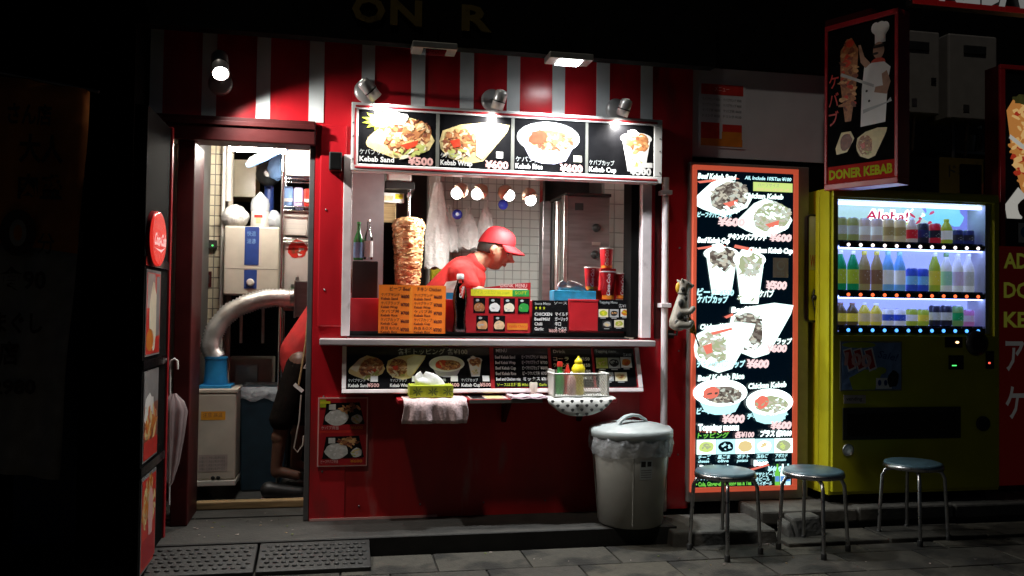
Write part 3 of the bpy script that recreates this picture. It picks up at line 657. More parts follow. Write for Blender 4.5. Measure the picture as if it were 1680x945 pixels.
for (cx, cy, c1) in [(22, 32, 'meat1'), (47, 32, 'print_white'), (71, 32, 'bread_hi'), (95, 32, 'green_print'), (27, 61, 'meat2'), (55, 61, 'meat4')]:
    F.rect(cx-9.5, cy-13, cx+9.5, cy+12, 'print_black'); F.ell(cx, cy+3, 8.8, 8, c1, 16, jit=.05); F.bits(cx, cy+3, 6, 5, [c1, 'print_grey' if c1 != 'green_print' else 'lettuce'], 6, 2); F.ell(cx-3, cy-9, 3, 2, 'print_grey', 8); F.rect(cx-8, cy+9, cx+8, cy+12, 'print_black')
F.rect(68, 60, 102, 71, 'print_orange'); F.text('Vanilla Choco', 70, 67, 4.5, 'print_red', width=30)
m.build('board', t)
t, m, F = card('menu_card', 'black card of white prices right of the red drink menu', 'menu', (1.0823, 1.295, 1.097, 1.2826), .09, (60, 53), 'print_black')
F.text('Sauce Menu', 4, 7, 4, 'print_grey', width=26); F.text('ソース', 36, 6, 4, 'print_grey', width=22)
F.text('★ ★ ★', 4, 15, 5, 'lime', width=18)
for i, (e, j) in enumerate([('CHICKEN', 'マイルド'), ('Beef/Mild', 'ガーリック'), ('Chilli', '辛口'), ('Garlic', 'ミックス')]): F.text(e, 4, 25+i*8, 5, 'print_white', width=[29, 25, 13, 15][i], bold=.02); F.text(j, 38, 25+i*8, 5, 'print_white', width=[22, 22, 10, 20][i], bold=.015)
F.text('¥600 OK!', 28, 52, 5, 'print_pink', width=28, bold=.02); m.build('sheet', t)
t, m, F = card('menu_card', 'black card with five topping pictures at the right end of the sill', 'menu', (1.4743, 1.6787, 1.107, 1.2919), .09, (56, 52), 'print_black')
F.text('Topping Menu', 2, 6, 4, 'print_grey', width=30); F.text('各¥100', 54, 12, 4.5, 'print_grey', width=20, align='r')
topping_art(F, 1, [(9, 22, 16, 13, 'bread_hi', 'lime', 'yellow_print'), (27, 22, 15, 13, 'print_grey', 'black', 'meat2'), (45, 21, 15, 13, 'print_white', 'print_orange', 'yellow_print'), (15, 40, 16, 12, 'black', 'print_grey', 'bread'), (35, 39, 16, 12, 'bread_hi', 'lime', 'bread')]); m.build('sheet', t)
x0, x1, z0, z1 = (1.3013, 1.4737, 1.1088, 1.2786)
t = thing('red_box', 'plain red box on the sill between the two black cards', 'box', ((x0+x1)/2, .1, z0)); boxpart('body', t, x0, x1, .085, .116, z0, z1, 'red_trim', .004); boxpart('lid', t, x0-.002, x1+.002, .082, .117, z1+.0005, z1+.014, 'red_trim', .003)
# glass cola bottle
c = (0.6631, 0.075, 1.097); zb = c[2]; hh = 1.422 - zb
t = thing('cola_bottle', 'tall glass cola bottle with white cap beside the orange paper', 'bottle', c)
pr = [(.0, .0), (.036, .0), (.040, .02), (.037, .10), (.031, .22), (.033, .34), (.041, .50), (.042, .60), (.036, .72), (.022, .84), (.017, .90), (.016, .93)]
MB().lathe(c, [(r*1.02, z*hh) for r, z in pr], 'glass_rim', 24).build('bottle_glass', t)
MB().lathe(c, [(r*.88, .006 + z*hh*.985) for r, z in pr[:-2]], 'cola', 24).build('cola', t)
MB().lathe((c[0], c[1], zb+hh*.915), [(.019, 0), (.021, .006), (.021, .024), (.017, .03)], 'print_white', 18).build('cap', t)
m = MB(); F = Face(m, (c[0]-.018, c[1]-.047, zb+hh*.5), (1, 0, 0), (0, -1, 0), (.04, .12), (40, 120)); F.poly([(6, 30), (34, 4), (38, 50), (30, 96), (12, 70)], 'print_red'); F.text('Cola', 20, 92, 16, 'print_white', width=66, rot=-1.35, slant=.2, bold=.02); m.build('label', t)
x0, x1, z0, z1 = (0.5807, 0.6716, 1.2506, 1.3827); 
t = thing('milk_box', 'white carton with a blue patch behind the cola bottle', 'box', ((x0+x1)/2, .2, cr.location.z)); t.location.z = z0
m = MB(); m.box(x0, x1, .165, .24, z0, z1-.04, 'paper'); m.hexa([(x0, .165, z1-.04), (x1, .165, z1-.04), (x1, .24, z1-.04), (x0, .24, z1-.04)], [(x0+.02, .19, z1), (x1, .19, z1+.01), (x1, .21, z1+.01), (x0+.02, .21, z1)], 'paper'); m.build('carton', t)
m = MB(); F = Face(m, (x0, .1645, z0), (1, 0, 0), (0, -1, 0), (x1-x0, z1-z0), (26, 38)); F.rect(4, 18, 25, 34, 'blue_plastic'); m.build('label', t)

# paper cups
def paper_cup(label, c, h, r0_, r1_, band=False):
    t = thing('paper_cup', label, 'paper cup', c, 'red cola paper cups on the counter'); c = Vector(c)
    MB().lathe(c, [(r0_-.002, .0), (r0_, .002), (r1_, h)], 'cup_red', 28).build('body', t)
    MB().lathe(c, [(r1_, h-.001), (r1_+.003, h+.001), (r1_+.003, h+.005), (r1_-.002, h+.006)], 'print_white', 28).build('rim', t)
    m = MB()                       # wrapped print: script lettering running up the cup, orange band below
    def wrap(u, v): 
        rr = r0_ + (r1_-r0_)*v/h + .0008; a = -PI/2 + u/rr; return c + Vector((math.cos(a)*rr, math.sin(a)*rr, v))
    for tx, u_, hh_ in (('Coca-Cola', -.012, .020),):
        vs, fs, gx0, gx1, gy0, gy1 = glyphs(tx, .02); kk = h*.80/(gx1-gx0); ky = hh_/.7
        m.add([wrap(u_ - (b-.0)*ky + .012 - (a-gx0)*kk*.0, h*.14 + (a-gx0)*kk + b*ky*.25) for a, b in vs], fs, 'print_white')
    nn = 14
    for (v0, v1, mt, ua, ub) in ([(0.004, h*.16, 'print_orange', -r0_*1.5, r0_*1.5)] + ([(h*.40, h*.62, 'green_print', -.004, r0_*1.5)] if band else [])):
        vs = [wrap(ua + (ub-ua)*i/nn, v) + Vector((0, -.0006, 0)) for v in (v0, v1) for i in range(nn+1)]
        m.add(vs, [(i, i+1, i+nn+2, i+nn+1) for i in range(nn)], mt)
    m.build('print', t); return t
def cup_at(label, p0, p1, r0_, r1_, band=False): return paper_cup(label, p0, p1[2]-p0[2], r0_, r1_, band)
CT = 1.2812 + .0005
cup_at('red paper cup at the left of the cup group, set back', (1.4803, 0.24, 1.3501), (1.4789, 0.24, 1.4816), .038, .046)
cup_at('front middle red paper cup with large white lettering', (1.5578, 0.17, 1.2923), (1.556, 0.17, 1.4549), .036, .047)
cup_at('front right red paper cup with a green tape band', (1.6513, 0.19, 1.2975), (1.6498, 0.19, 1.4467), .034, .044, True)
st_c = (1.6017, 0.34, 1.485)
cup_at('red paper cup standing highest, behind the other cups', st_c, (1.6005, 0.34, 1.6048), .034, .040)
b_ = (1.4803, 0.24, 1.3501); pd = thing('cup_stand', 'red block under the back left cup', 'stand', (b_[0], .25, CT)); boxpart('body', pd, b_[0]-.05, b_[0]+.055, .215, .285, CT, b_[2]-.0005, 'print_orange', .004)
pd = thing('cup_stand', 'tall dark red block carrying the highest cup', 'stand', (st_c[0], .34, CT)); boxpart('body', pd, st_c[0]-.05, st_c[0]+.05, .30, .40, CT, st_c[2]-.0005, 'red_trim', .004)
def tissue_box(label, x0, x1, y0, y1, z0, z1, mat, extra):
    t = thing('tissue_box', label, 'tissue box', ((x0+x1)/2, (y0+y1)/2, z0))
    m = MB(); m.box(x0, x1, y0, y1, z0, z1, mat); m.build('carton', t, bevel=.004)
    cx, cy = (x0+x1)/2, (y0+y1)/2; m = MB(); n = 18; top = []; bot = []; w_ = (x1-x0)*.34
    rings = []
    for k, (zz, s_) in enumerate([(0.0005, 1.0), (.012, .98), (.026, .9), (.040, .6), (.046, .22)]):
        rings.append([(cx + math.cos(2*PI*j/n)*w_*s_*(1+.1*math.sin(3*j+k)) - .01*k, cy + math.sin(2*PI*j/n)*(y1-y0)*.24*s_, z1 + zz*extra*(1 + .45*math.cos(2*PI*j/n*2+.6) + .2*math.sin(j*2.1))) for j in range(n)])
    m.loft(rings, 'tissue'); m.build('tissue', t, subd=1)
    return t
x0, x1, z0, z1 = (1.2266, 1.4839, 1.2859, 1.34)
tissue_box('bright blue tissue box on the counter left of the cups', x0, x1, .16, .27, CT, CT+.062, 'tissue_blue', 1.0)

# ================================================================ TRAY SHELF UNDER THE COUNTER
zt = 0.7541
x0, x1 = 0.3028, 1.4847
tr = thing('tray_shelf', 'narrow red wall shelf holding napkins and the white basket', 'shelf', ((x0+x1)/2, -.12, zt))
boxpart('board', tr, x0, x1, -.25, -.0005, zt-.022, zt, 'red_trim', .004)
for xx in (x0+.12, (x0+x1)/2, x1-.16): MB().hexa([(xx, -.03, zt-.15), (xx+.02, -.03, zt-.15), (xx+.02, -.0006, zt-.15), (xx, -.0006, zt-.15)], [(xx, -.2, zt-.0225), (xx+.02, -.2, zt-.0225), (xx+.02, -.0006, zt-.0225), (xx, -.0006, zt-.0225)], 'dark_red').build('bracket', tr)
def drape(name, label, cat, x0, x1, yb, yf, z, drop, mat, shape=None, dots=None, fold=.010, group=None):
    """a cloth lying on the shelf and hanging over its front edge"""
    t = thing(name, label, cat, ((x0+x1)/2, (yb+yf)/2, z)); m = MB(); nx, nz = 36, 16; rows = []
    for k in range(nz+1):
        s_ = k/nz; row = []
        for i in range(nx+1):
            f = i/nx; x = x0 + (x1-x0)*f
            dr_ = drop*(shape(f) if shape else 1)
            tot = (yb-yf) + dr_; q = s_*tot
            wv_ = fold*(math.sin(f*13+1.0)+.6*math.sin(f*29))
            if q < yb-yf: row.append((x, yb-q, z + .004 + .002*math.sin(f*20+q*40)))
            else:
                h_ = q-(yb-yf); row.append((x + .006*math.sin(h_*40+f*5), yf - .012 - min(.01, h_*.3) + wv_*min(1, h_/.06), z - h_ + .003))
        rows.append(row)
    m.loft(rows, mat, True, False, False)
    c = m.build('cloth', t); q = c.modifiers.new('thick', 'SOLIDIFY'); q.thickness = .003; q.offset = 1
    if dots:
        md = MB()
        for (f, hfrac) in dots:
            dr_ = drop*(shape(f) if shape else 1)
            if hfrac*drop > dr_*.95: continue
            h_ = hfrac*drop; x = x0 + (x1-x0)*f
            wv_ = fold*(math.sin(f*13+1.0)+.6*math.sin(f*29))
            yy = yf - .012 - min(.01, h_*.3) + wv_*min(1, h_/.06) - .0045
            pts = [(x + math.cos(a)*.0095*(1 + .25*math.sin(a*3)), yy, z - h_ + .003 + math.sin(a)*.0085) for a in [2*PI*j/10 for j in range(10)]]
            md.add(pts, [tuple(range(10))], 'dot')
        md.build('dots', t)
    return t
drape('towel', 'speckled pink towel hanging over the left end of the tray shelf', 'towel', 0.3292, 0.6624, -.03, -.255, zt+.001, .125, 'towel')
ax = drape('polka_cloth', 'white cloth with dark dots under the white basket', 'cloth', 1.0918, 1.4753, -.03, -.256, zt+.001, .095, 'polka',
      shape=lambda f: max(.05, (1-abs(2*f-.92)**2.2*.9)) if f < .97 else .05, dots=[((i+.5*(j % 2))/7.2+.07, .16+.24*j) for j in range(4) for i in range(8) if (i+.5*(j % 2))/7.2+.07 < .97], fold=.004)
pc = thing('napkin', 'pale pink folded cloth lying on the tray left of the basket', 'napkin', (1.0039, -0.15, 0.7427)); a, b = 0.8969, 1.0986
m = MB(); n = 14
for k in range(2):
    m.loft([[(a+(b-a)*i/n, y, zt + .006 + .007*k + .003*math.sin(i*1.1+k)) for i in range(n+1)] for y in (-.262+.01*k, -.2, -.12, -.06)], 'pink_cloth', True, False, False)
o = m.build('cloth', pc); q = o.modifiers.new('thick', 'SOLIDIFY'); q.thickness = .005
x0, x1 = 0.3643, 0.5942
tissue_box('yellow-green tissue box with a white tissue pulled out, on the pink towel', x0, x1, -.22, -.10, zt+.009, zt+.072, 'lime', 1.1)
m = MB(); F = Face(m, (x0, -.2212, zt+.009), (1, 0, 0), (0, -1, 0), (x1-x0, .063), (71, 19))
for xx in (13, 38, 62):
    for k in range(7): F.ell(xx+math.cos(k*.9)*5, 10+math.sin(k*.9)*4, 4, 1, 'leaf', 8, k*.9)
o = m.build('leaf_print', bpy.data.objects['tissue_box.001'])
nc = thing('notice_card', 'flat price cards under clear film on the tray shelf middle', 'notice', ((0.6825+0.8864)/2, -.15, zt))
a, b = 0.6825, 0.8864
m = MB(); m.box(a, b, -.245, -.04, zt+.0005, zt+.003, 'paper_dull'); m.box(a+.01, a+.08, -.235, -.05, zt+.0031, zt+.004, 'print_black'); m.box(a+.09, b-.02, -.235, -.05, zt+.0031, zt+.004, 'bread'); m.build('sheet', nc)
boxpart('rim', tr, 0.675, 1.0684, -.254, -.2505, zt-.02, zt-.002, 'alu')
s_ = (1.0524, -0.1, 0.7437); t = thing('salt_shaker', 'small cream salt shaker left of the white basket', 'shaker', (s_[0], -.10, zt+.012))
MB().lathe((s_[0], -.10, zt+.012), [(.021, 0), (.023, .004), (.021, .06), (.018, .066)], 'salt', 18).build('body', t); MB().lathe((s_[0], -.10, zt+.0785), [(.019, 0), (.019, .012), (.012, .020)], 'glass_rim', 18).build('lid', t)
# basket of open mesh
x0, x1, z0, z1 = (1.1332, 1.4374, 0.7449, 0.8781); y0, y1 = -.24, -.05; zb, ztop = zt+.009, z1+.008
t = thing('basket', 'white mesh basket holding sauce bottles on the tray shelf', 'basket', ((x0+x1)/2, -.145, zb))
boxpart('base', t, x0+.004, x1-.004, y0+.004, y1-.004, zb, zb+.004, 'meshwhite')
boxpart('side_panel', t, x0+.003, x0+.0055, y0+.004, y1-.004, zb+.0045, ztop+.02, 'meshwhite'); boxpart('side_panel', t, x1-.0055, x1-.003, y0+.004, y1-.004, zb+.0045, ztop-.001, 'meshwhite')
m = MB()
for yy in (y0, y1):
    nn = 22
    for k in range(-8, nn):
        for sgn in (1, -1):
            xa = x0 + (x1-x0)*k/nn; 
            pa = [xa, zb] if sgn > 0 else [xa, ztop]; dx = (ztop-zb)*.8
            xs, xe = max(x0, pa[0]), min(x1, pa[0]+dx)
            if xe <= xs: continue
            za = (zb if sgn > 0 else ztop) + sgn*(xs-pa[0])/.8; ze = (zb if sgn > 0 else ztop) + sgn*(xe-pa[0])/.8
            m.tube([(xs, yy, za), (xe, yy, ze)], .0017, 'meshwhite', 4)
o = m.build('mesh', t); o['kind'] = 'stuff'
m = MB()
for yy in (y0, y1): m.tube([(x0, yy, ztop), (x1, yy, ztop)], .005, 'meshwhite', 6); m.tube([(x0, yy, zb+.003), (x1, yy, zb+.003)], .004, 'meshwhite', 6)
for xx in (x0, x1): m.tube([(xx, y0, ztop), (xx, y1, ztop)], .005, 'meshwhite', 6)
for xx in (x0, x1):
    for yy in (y0, y1): m.tube([(xx, yy, zb), (xx, yy, ztop)], .004, 'meshwhite', 6)
m.build('rim', t)
def squeeze(label, x, y, prof, mat, cm, capn, zb_=None):
    t = thing('sauce_bottle', label, 'sauce bottle', (x, y, zb+.0045)); MB().lathe((x, y, zb+.0045), prof, mat, 20).build('body', t)
    MB().lathe((x, y, zb+.0045+prof[-1][1]+.0002), capn, cm, 14).build('cap', t); return t
bx0 = 1.2901
squeeze('yellow squeeze bottle with rounded top in the white basket', bx0, -.16, [(.030, 0), (.033, .01), (.030, .06), (.028, .10), (.036, .125), (.037, .145), (.024, .165)], 'mustard', 'mustard', [(.018, 0), (.022, .010), (.021, .020), (.012, .030), (.006, .036), (.004, .046)], 0)
bx1 = 1.1926
squeeze('dark green sauce bottle with red cap in the white basket', bx1, -.13, [(.022, 0), (.024, .01), (.024, .09), (.013, .13), (.013, .15)], 'green_print', 'print_red', [(.016, 0), (.017, .014), (.013, .028)])
squeeze('red sauce bottle between the green and the yellow one', (bx0+bx1)/2, -.11, [(.022, 0), (.024, .01), (.024, .09), (.015, .13)], 'print_red', 'print_red', [(.012, 0), (.008, .018), (.004, .03)])
squeeze('pale pink sauce bottle leaning in the front of the basket', (bx0+bx1)/2+.002, -.19, [(.020, 0), (.024, .01), (.024, .08), (.016, .105)], 'print_pink', 'print_white', [(.012, 0), (.010, .012), (.004, .022)])

# ================================================================ GLOWING MENU SIGN
x0, x1, z0, z1 = (1.9955, 2.6583, 0.1902, 2.0802)
g = thing('lightbox_sign', 'tall glowing menu sign with orange border beside the red pillar', 'illuminated sign', ((x0+x1)/2, -.03, .13))
fx0, fx1 = 1.982, 2.7428
boxpart('housing', g, fx0, fx1, -.035, .10, z0-.06, z1+.022, 'alu', .006)
boxpart('base', g, fx0+.02, fx1-.02, -.02, .10, .06, z0-.0755, 'flat_black')
bw = .028; m = MB()
for (a, b, c, d) in [(x0, x1, z1-bw, z1), (x0, x1, z0, z0+bw), (x0, x0+bw*.8, z0+bw+.0001, z1-bw-.0001), (x1-bw*1.1, x1, z0+bw+.0001, z1-bw-.0001)]: m.box(a, b, -.062, -.0355, c, d, 'lightbox_border')
m.build('border', g, bevel=.002)
m = MB(); ix0, ix1, iz0, iz1 = x0+bw*.8+.0005, x1-bw*1.1-.0005, z0+bw+.0005, z1-bw-.0005
m.box(ix0, ix1, -.056, -.0355, iz0, iz1, 'lit_black')
F = Face(m, (ix0, -.0563, iz0), (1, 0, 0), (0, -1, 0), (ix1-ix0, iz1-iz0), (160, 518))
# artwork: units are about the sign's own width of 160
T = lambda t, x, y, h, wd, mt='lit_white', sl=.15, b=.05, **k: F.text(t, x, y, h, mt, width=wd, slant=sl, bold=b, **k)
F.poly([(0, 19), (60, 9), (70, 12), (4, 22)], 'lit_red')
T('Beef Kebab Sand', 1, 14, 8.5, 62, 'lit_soft'); T('All, Include 10%Tax ¥100', 78, 12, 5.5, 78, 'lit_cyan', b=.03)
art_sandwich(F, 42, 42, 96, 66, LIT, 70)
F.rect(92, 16, 158, 31, 'lit_lime', None); F.text('ハーフサイズ', 100, 23, 5, 'lit_olive', width=36); F.text('Half size +¥100 off', 98, 29.5, 4.5, 'lit_yellow', width=54)
art_sandwich(F, 112, 74, 92, 68, LITC, 70)
T('Chicken Kebab', 76, 43, 8, 66, 'lit_soft'); T('ビーフケバブサンド', 0, 77, 6.5, 56, 'lit_cyan'); T('¥600', 32, 90, 12, 46, 'lit_pink', b=.07)
T('チキンケバブサンド', 50, 112, 7.5, 64); T('¥600', 118, 113, 11, 38, 'lit_pink', b=.07)
T('Beef Kebab Cup', 1, 119, 8, 52); F.poly([(0, 128), (40, 121), (48, 124), (2, 131)], 'lit_red')
art_cup(F, 40, 160, 58, 88, LIT, 40); art_cup(F, 86, 170, 54, 96, LITC, 40)
F.poly([(62, 121), (110, 130), (100, 134), (60, 126)], 'lit_red'); T('Chicken Kebab Cup', 84, 133, 8, 74)
F.rect(125, 141, 151, 174, 'paper_dull'); F.ell(138, 154, 7, 8, 'print_grey', 16); F.ell(139, 153, 5, 6, 'paper_dull', 14); F.text('禁煙', 131, 170, 5, 'print_grey', width=14)
T('¥500', 112, 193, 12, 36, 'lit_pink', b=.07); T('ビーフ ¥500', 0, 205, 9, 60, 'lit_cyan'); T('チキンケバブ', 78, 206, 9, 48, 'lit_soft'); T('ケバブカップ', 0, 217, 9, 50, 'lit_cyan')
F.bits(78, 210, 14, 6, ['lit_olive', 'lit_soft'], 12, 3)
art_wrap(F, 106, 262, 108, 92, LIT, 60); art_wrap(F, 46, 290, 100, 84, LITC, 60)
F.poly([(44, 240), (58, 234), (60, 238), (48, 243)], 'lit_red'); T('Beef Kebab Wrap', 56, 233, 8.5, 100, rot=-.06)
T('Chicken Kebab', 5, 261, 8, 54, 'lit_soft', rot=-.05); F.poly([(22, 266), (56, 258), (60, 261), (26, 270)], 'lit_red')
T('ケバブラップ', 104, 284, 8, 52, 'lit_soft'); T('¥600', 112, 297, 11, 36, 'lit_pink', b=.07); T('チキンケバブラップ', 0, 322, 9, 78, 'lit_cyan'); T('¥600', 80, 323, 12, 38, 'lit_pink', b=.07)
T('Beef Kebab Rice', 2, 345, 9, 76, 'lit_soft', rot=-.05); T('Chicken Kebab', 84, 358, 8.5, 64, 'lit_soft', rot=-.05)
art_bowl(F, 39, 371, 88, 58, LIT, 40); art_bowl(F, 120, 387, 78, 58, LITC, 40)
T('ビーフケバブ丼', 0, 398, 8, 60, 'lit_cyan'); T('¥600', 40, 413, 12, 38, 'lit_pink', b=.07); T('チキンケバブ丼', 82, 407, 7.5, 68, 'lit_cyan'); T('¥600', 120, 424, 11, 36, 'lit_pink', b=.07)
F.text('Topping menu', 3, 425, 10, 'lit_white', width=66, bold=.05); F.text('Topping menu', 4, 428, 2, 'lit_red', width=50)
T('トッピング', 2, 437, 7, 50, 'lit_green', b=.03); T('各¥100', 62, 437, 8, 32, 'lit_pink'); T('プラス 各¥100', 104, 436, 8, 52)
for i, (bgm, c1, c2) in enumerate([('lit_soft', 'lit_lime', 'lit_olive'), ('lit_cyan', 'lit_black', 'lit_cyan'), ('lit_white', 'lit_yellow', 'lit_yellow'), ('lit_cyan', 'lit_white', 'lit_yellow'), ('lit_soft', 'lit_olive', 'lit_lime')]):
    a = 1 + i*31.6; F.rect(a, 440, a+31, 464, bgm); F.ell(a+15.5, 452, 12, 9, c1, 18, jit=.08); F.bits(a+15.5, 452, 7, 5, [c2], 8, 2.5)
    T(['チーズ', '黒ごま', 'ポテト', '玉ねぎ', 'アボカド'][i], a+2, 471, 5, 20, 'lit_cyan', b=.03); T(['cheese', 'olive', 'potato', 'onion', 'avocado'][i], a+2, 477, 4.5, 18, 'lit_cyan', b=.03)
F.text('Drink and', 6, 489, 8, 'lit_white', width=46, bold=.03); F.text('Beer', 94, 484, 9, 'lit_white', width=24, bold=.04); F.poly([(88, 489), (118, 481), (120, 484), (90, 492)], 'lit_red')
T('¥400', 116, 494, 8, 24, 'lit_cyan'); T('アサヒビール', 96, 502, 6, 34, 'lit_cyan', b=.03); T('生ビール', 96, 509, 5, 24, 'lit_cyan', b=.03); T('ハイボール', 98, 516, 5, 26, 'lit_cyan', b=.03)
F.text('ソフトドリンク', 2, 505, 6, 'lit_cyan', width=34, bold=.03); F.text('• Cola, Ginger-ale, Oolong tea & Tea', 0, 515, 6.5, 'lit_green', width=90, bold=.04)
for xx, mt in ((133, 'lit_green'), (142, 'lit_soft'), (151, 'lit_cyan')):
    F.poly([(xx-4, 517), (xx-4, 497), (xx-1.5, 489), (xx-1.5, 482), (xx+1.5, 482), (xx+1.5, 489), (xx+4, 497), (xx+4, 517)], mt); F.rect(xx-3.5, 502, xx+3.5, 511, 'lit_blue')
m.build('artwork', g)

# pale wall over the sign with a dim notice
x0, x1, z0, z1 = (2.0186, 2.8705, 2.1424, 2.766)
pw = thing('wall_panel', 'dim pale wall panel over the glowing menu sign', 'wall', ((x0+x1)/2, .03, z0)); boxpart('panel', pw, xr+.0005, x1+.1, .02, .08, z0, 3.0, 'panel_grey'); boxpart('dark_band', pw, xr+.03, x1+.1, -.03, .0195, 2.6738, 3.4, 'flat_black')
boxpart('side_panel', pw, xr+.0005, x1+.1, .03, .08, .135, z0-.001, 'flat_black')
x0, x1, z0, z1 = (2.0559, 2.354, 2.1999, 2.5885)
t, m, F = card('notice', 'faded paper notice with red blocks on the pale wall panel', 'notice', (x0, x1, z0, z1), .0165, (77, 107), 'panel_grey', .003)
F.rect(4, 3, 73, 20, 'print_red'); F.text('メニュー', 26, 14, 7, 'print_pink', width=24)
for i, tx in enumerate(['ケバブサンド ¥500', 'ケバブラップ ¥600', 'ケバブ丼 ¥600', 'ドリンク ¥150']): F.text(tx, 6, 30+i*9, 4, 'dull_letter', width=29); F.text(tx, 40, 30+i*9, 4, 'dull_letter', width=30)
F.rect(4, 66, 34, 92, 'print_red'); F.rect(39, 68, 71, 80, 'print_red'); F.rect(38, 80, 71, 92, 'print_orange'); F.rect(4, 92, 72, 104, 'print_orange'); m.build('sheet', t)

# spotted animal figure on a peg
c = (1.8863, -0.16, 1.25)
t = thing('figurine', 'spotted animal figure with yellow flag on the red pillar', 'figurine', c); c = Vector(c); q = 1/310.
def fp(px, py, dy=0): return c + Vector(((px-1118)*q, dy, (505-py)*q))
m = MB()
m.limb([fp(1112,530), fp(1117,505), fp(1120,482)], [16*q, 13*q, 8*q], 'figure_pale')                 # body and neck
m.limb([fp(1120,482), fp(1123,466)], [8*q, 9*q], 'figure_pale'); m.limb([fp(1123,464), fp(1134,467)], [9*q, 5.5*q], 'figure_pale')   # head, muzzle
m.limb([fp(1115,512,-.03), fp(1128,512,-.05), fp(1133,506,-.05)], [6*q, 5*q, 5*q], 'figure_pale'); m.limb([fp(1115,512,.03), fp(1128,516,.04)], [6*q, 5*q], 'figure_pale')
m.limb([fp(1108,535,-.035), fp(1126,536,-.045), fp(1130,530,-.045)], [8*q, 6*q, 5*q], 'figure_pale'); m.limb([fp(1108,535,.035), fp(1124,537,.04)], [8*q, 6*q], 'figure_pale')
m.limb([fp(1116,461,.015), fp(1113,456,.025)], [3.5*q, 2*q], 'figure_pale'); m.limb([fp(1118,460,-.015), fp(1116,455,-.025)], [3.5*q, 2*q], 'figure_pale')
m.build('body', t, remesh=.0055, smooth_it=4)
for px, py, dy, r_ in [(1113,497,-.036,6),(1121,512,-.034,5),(1110,519,-.042,6.5),(1122,489,-.024,4.5),(1118,473,-.022,4),(1105,531,-.04,5),(1119,525,-.044,4)]: MB().ball(fp(px,py,dy), r_*q, 'figure_dark', 10, 7, scale=(1, .6, 1.2)).build('spot', t)
m = MB()
m.ball(fp(1128,462,-.024), 1.6*q, 'figure_dark', 8, 6); m.build('eye', t); MB().ball(fp(1139,466), 2.6*q, 'figure_dark', 8, 6).build('nose', t)
m = MB(); m.lathe(fp(1120,481), [(8.6*q, -.004), (8.9*q, 0), (8.6*q, .005)], 'figure_dark', 16, (.15, 0, 1)); m.build('collar', t)
MB().ball(fp(1114,470,.012), 8*q, 'figure_yellow', 12, 8, scale=(.7, .5, 1.25)).build('tuft', t)
m = MB(); m.add([fp(1129,520,-.02), fp(1139,528,-.02), fp(1145,552,-.015), fp(1133,548,-.015), fp(1129,520,-.012), fp(1139,528,-.012), fp(1145,552,-.008), fp(1133,548,-.008)], [(0, 1, 2, 3), (7, 6, 5, 4), (0, 4, 5, 1), (1, 5, 6, 2), (2, 6, 7, 3), (3, 7, 4, 0)], 'figure_yellow'); m.tube([fp(1127,514,-.016), fp(1150,572,-.012)], .004, 'black', 6); m.build('flag', t)
m = MB(); m.tube([fp(1110,543), fp(1110,552), Vector((c.x-.03, -.03, fp(1110,552).z))], .006, 'black', 6); m.box(c.x-.06, c.x+.01, -.03, -.0005, fp(1110,560).z, fp(1110,545).z, 'black'); m.build('peg', t)

# ================================================================ VENDING MACHINE
vx0, vx1 = 2.775, 3.8988; vz0, vz1 = .135, 1.9584
v = thing('vending_machine', 'yellow drinks vending machine with a lit blue-white display window', 'vending machine', ((vx0+vx1)/2, .35, vz0))
wx0, wx1, wz0, wz1 = (2.82, 3.8401, 1.1177, 1.8929)
body = MB()
body.box(vx0, vx1, .001, .75, vz0+.05, wz0-.001, 'yellow_panel'); body.box(vx0, vx1, .001, .75, wz1+.001, vz1, 'yellow_panel')
body.box(vx0, wx0-.001, .001, .75, wz0-.001, wz1+.001, 'yellow_panel'); body.box(wx1+.001, vx1, .001, .75, wz0-.001, wz1+.001, 'yellow_panel')
body.box(vx0+.02, vx1-.02, .2, .75, wz0, wz1, 'yellow_panel'); body.build('body', v)
boxpart('foot', v, vx0+.04, vx1-.04, .06, .7, vz0-.004, vz0+.049, 'flat_black')
dm = MB()
for (a, b, c_, d) in [(vx0+.012, vx1-.012, wz1+.012, vz1-.012), (vx0+.012, wx0-.012, wz0-.012, wz1+.0115), (wx1+.012, vx1-.012, wz0-.012, wz1+.0115), (vx0+.012, vx1-.012, vz0+.07, wz0-.0125)]: dm.box(a, b, -.022, .0005, c_, d, 'yellow_panel')
dr_ = dm.build('door', v, bevel=.003)
hd = MB(); hd.box(vx0-.006, vx0+.004, .10, .14, vz0+.06, vz1-.01, 'yellow_panel'); hd.build('side_rib', v, bevel=.003)
lin = MB(); dpth = .155
lin.box(wx0, wx1, dpth, dpth+.01, wz0, wz1, 'vend_back'); lin.box(wx0, wx0+.012, .002, dpth-.0005, wz0, wz1, 'appliance_white'); lin.box(wx1-.03, wx1, .002, dpth-.0005, wz0, wz1, 'appliance_white'); lin.box(wx0+.0125, wx1-.0305, .002, dpth-.0005, wz0, wz0+.006, 'appliance_white'); lin.build('display_lining', v)
sh_z = [1.6345, 1.3445, 1.1384]
m = MB(); F = Face(m, (wx0+.013, dpth-.001, sh_z[0]), (1, 0, 0), (0, -1, 0), (wx1-wx0-.044, wz1-sh_z[0]), (225, 72))
F.rect(0, 0, 225, 72, 'vend_art'); F.ell(60, 14, 70, 22, 'vend_art2', 20, jit=.15); F.ell(140, 20, 60, 18, 'vend_art2', 20, jit=.2); F.poly([(150, 0), (225, 0), (225, 72), (190, 60)], 'vend_art3'); F.ell(185, 16, 34, 20, 'vend_art', 16, jit=.2); F.ell(200, 44, 22, 14, 'vend_art3', 14, jit=.2); F.poly([(0, 0), (22, 0), (8, 40), (0, 46)], 'vend_art3'); F.poly([(0, 6), (10, 2), (26, 34), (18, 40)], 'vend_red')
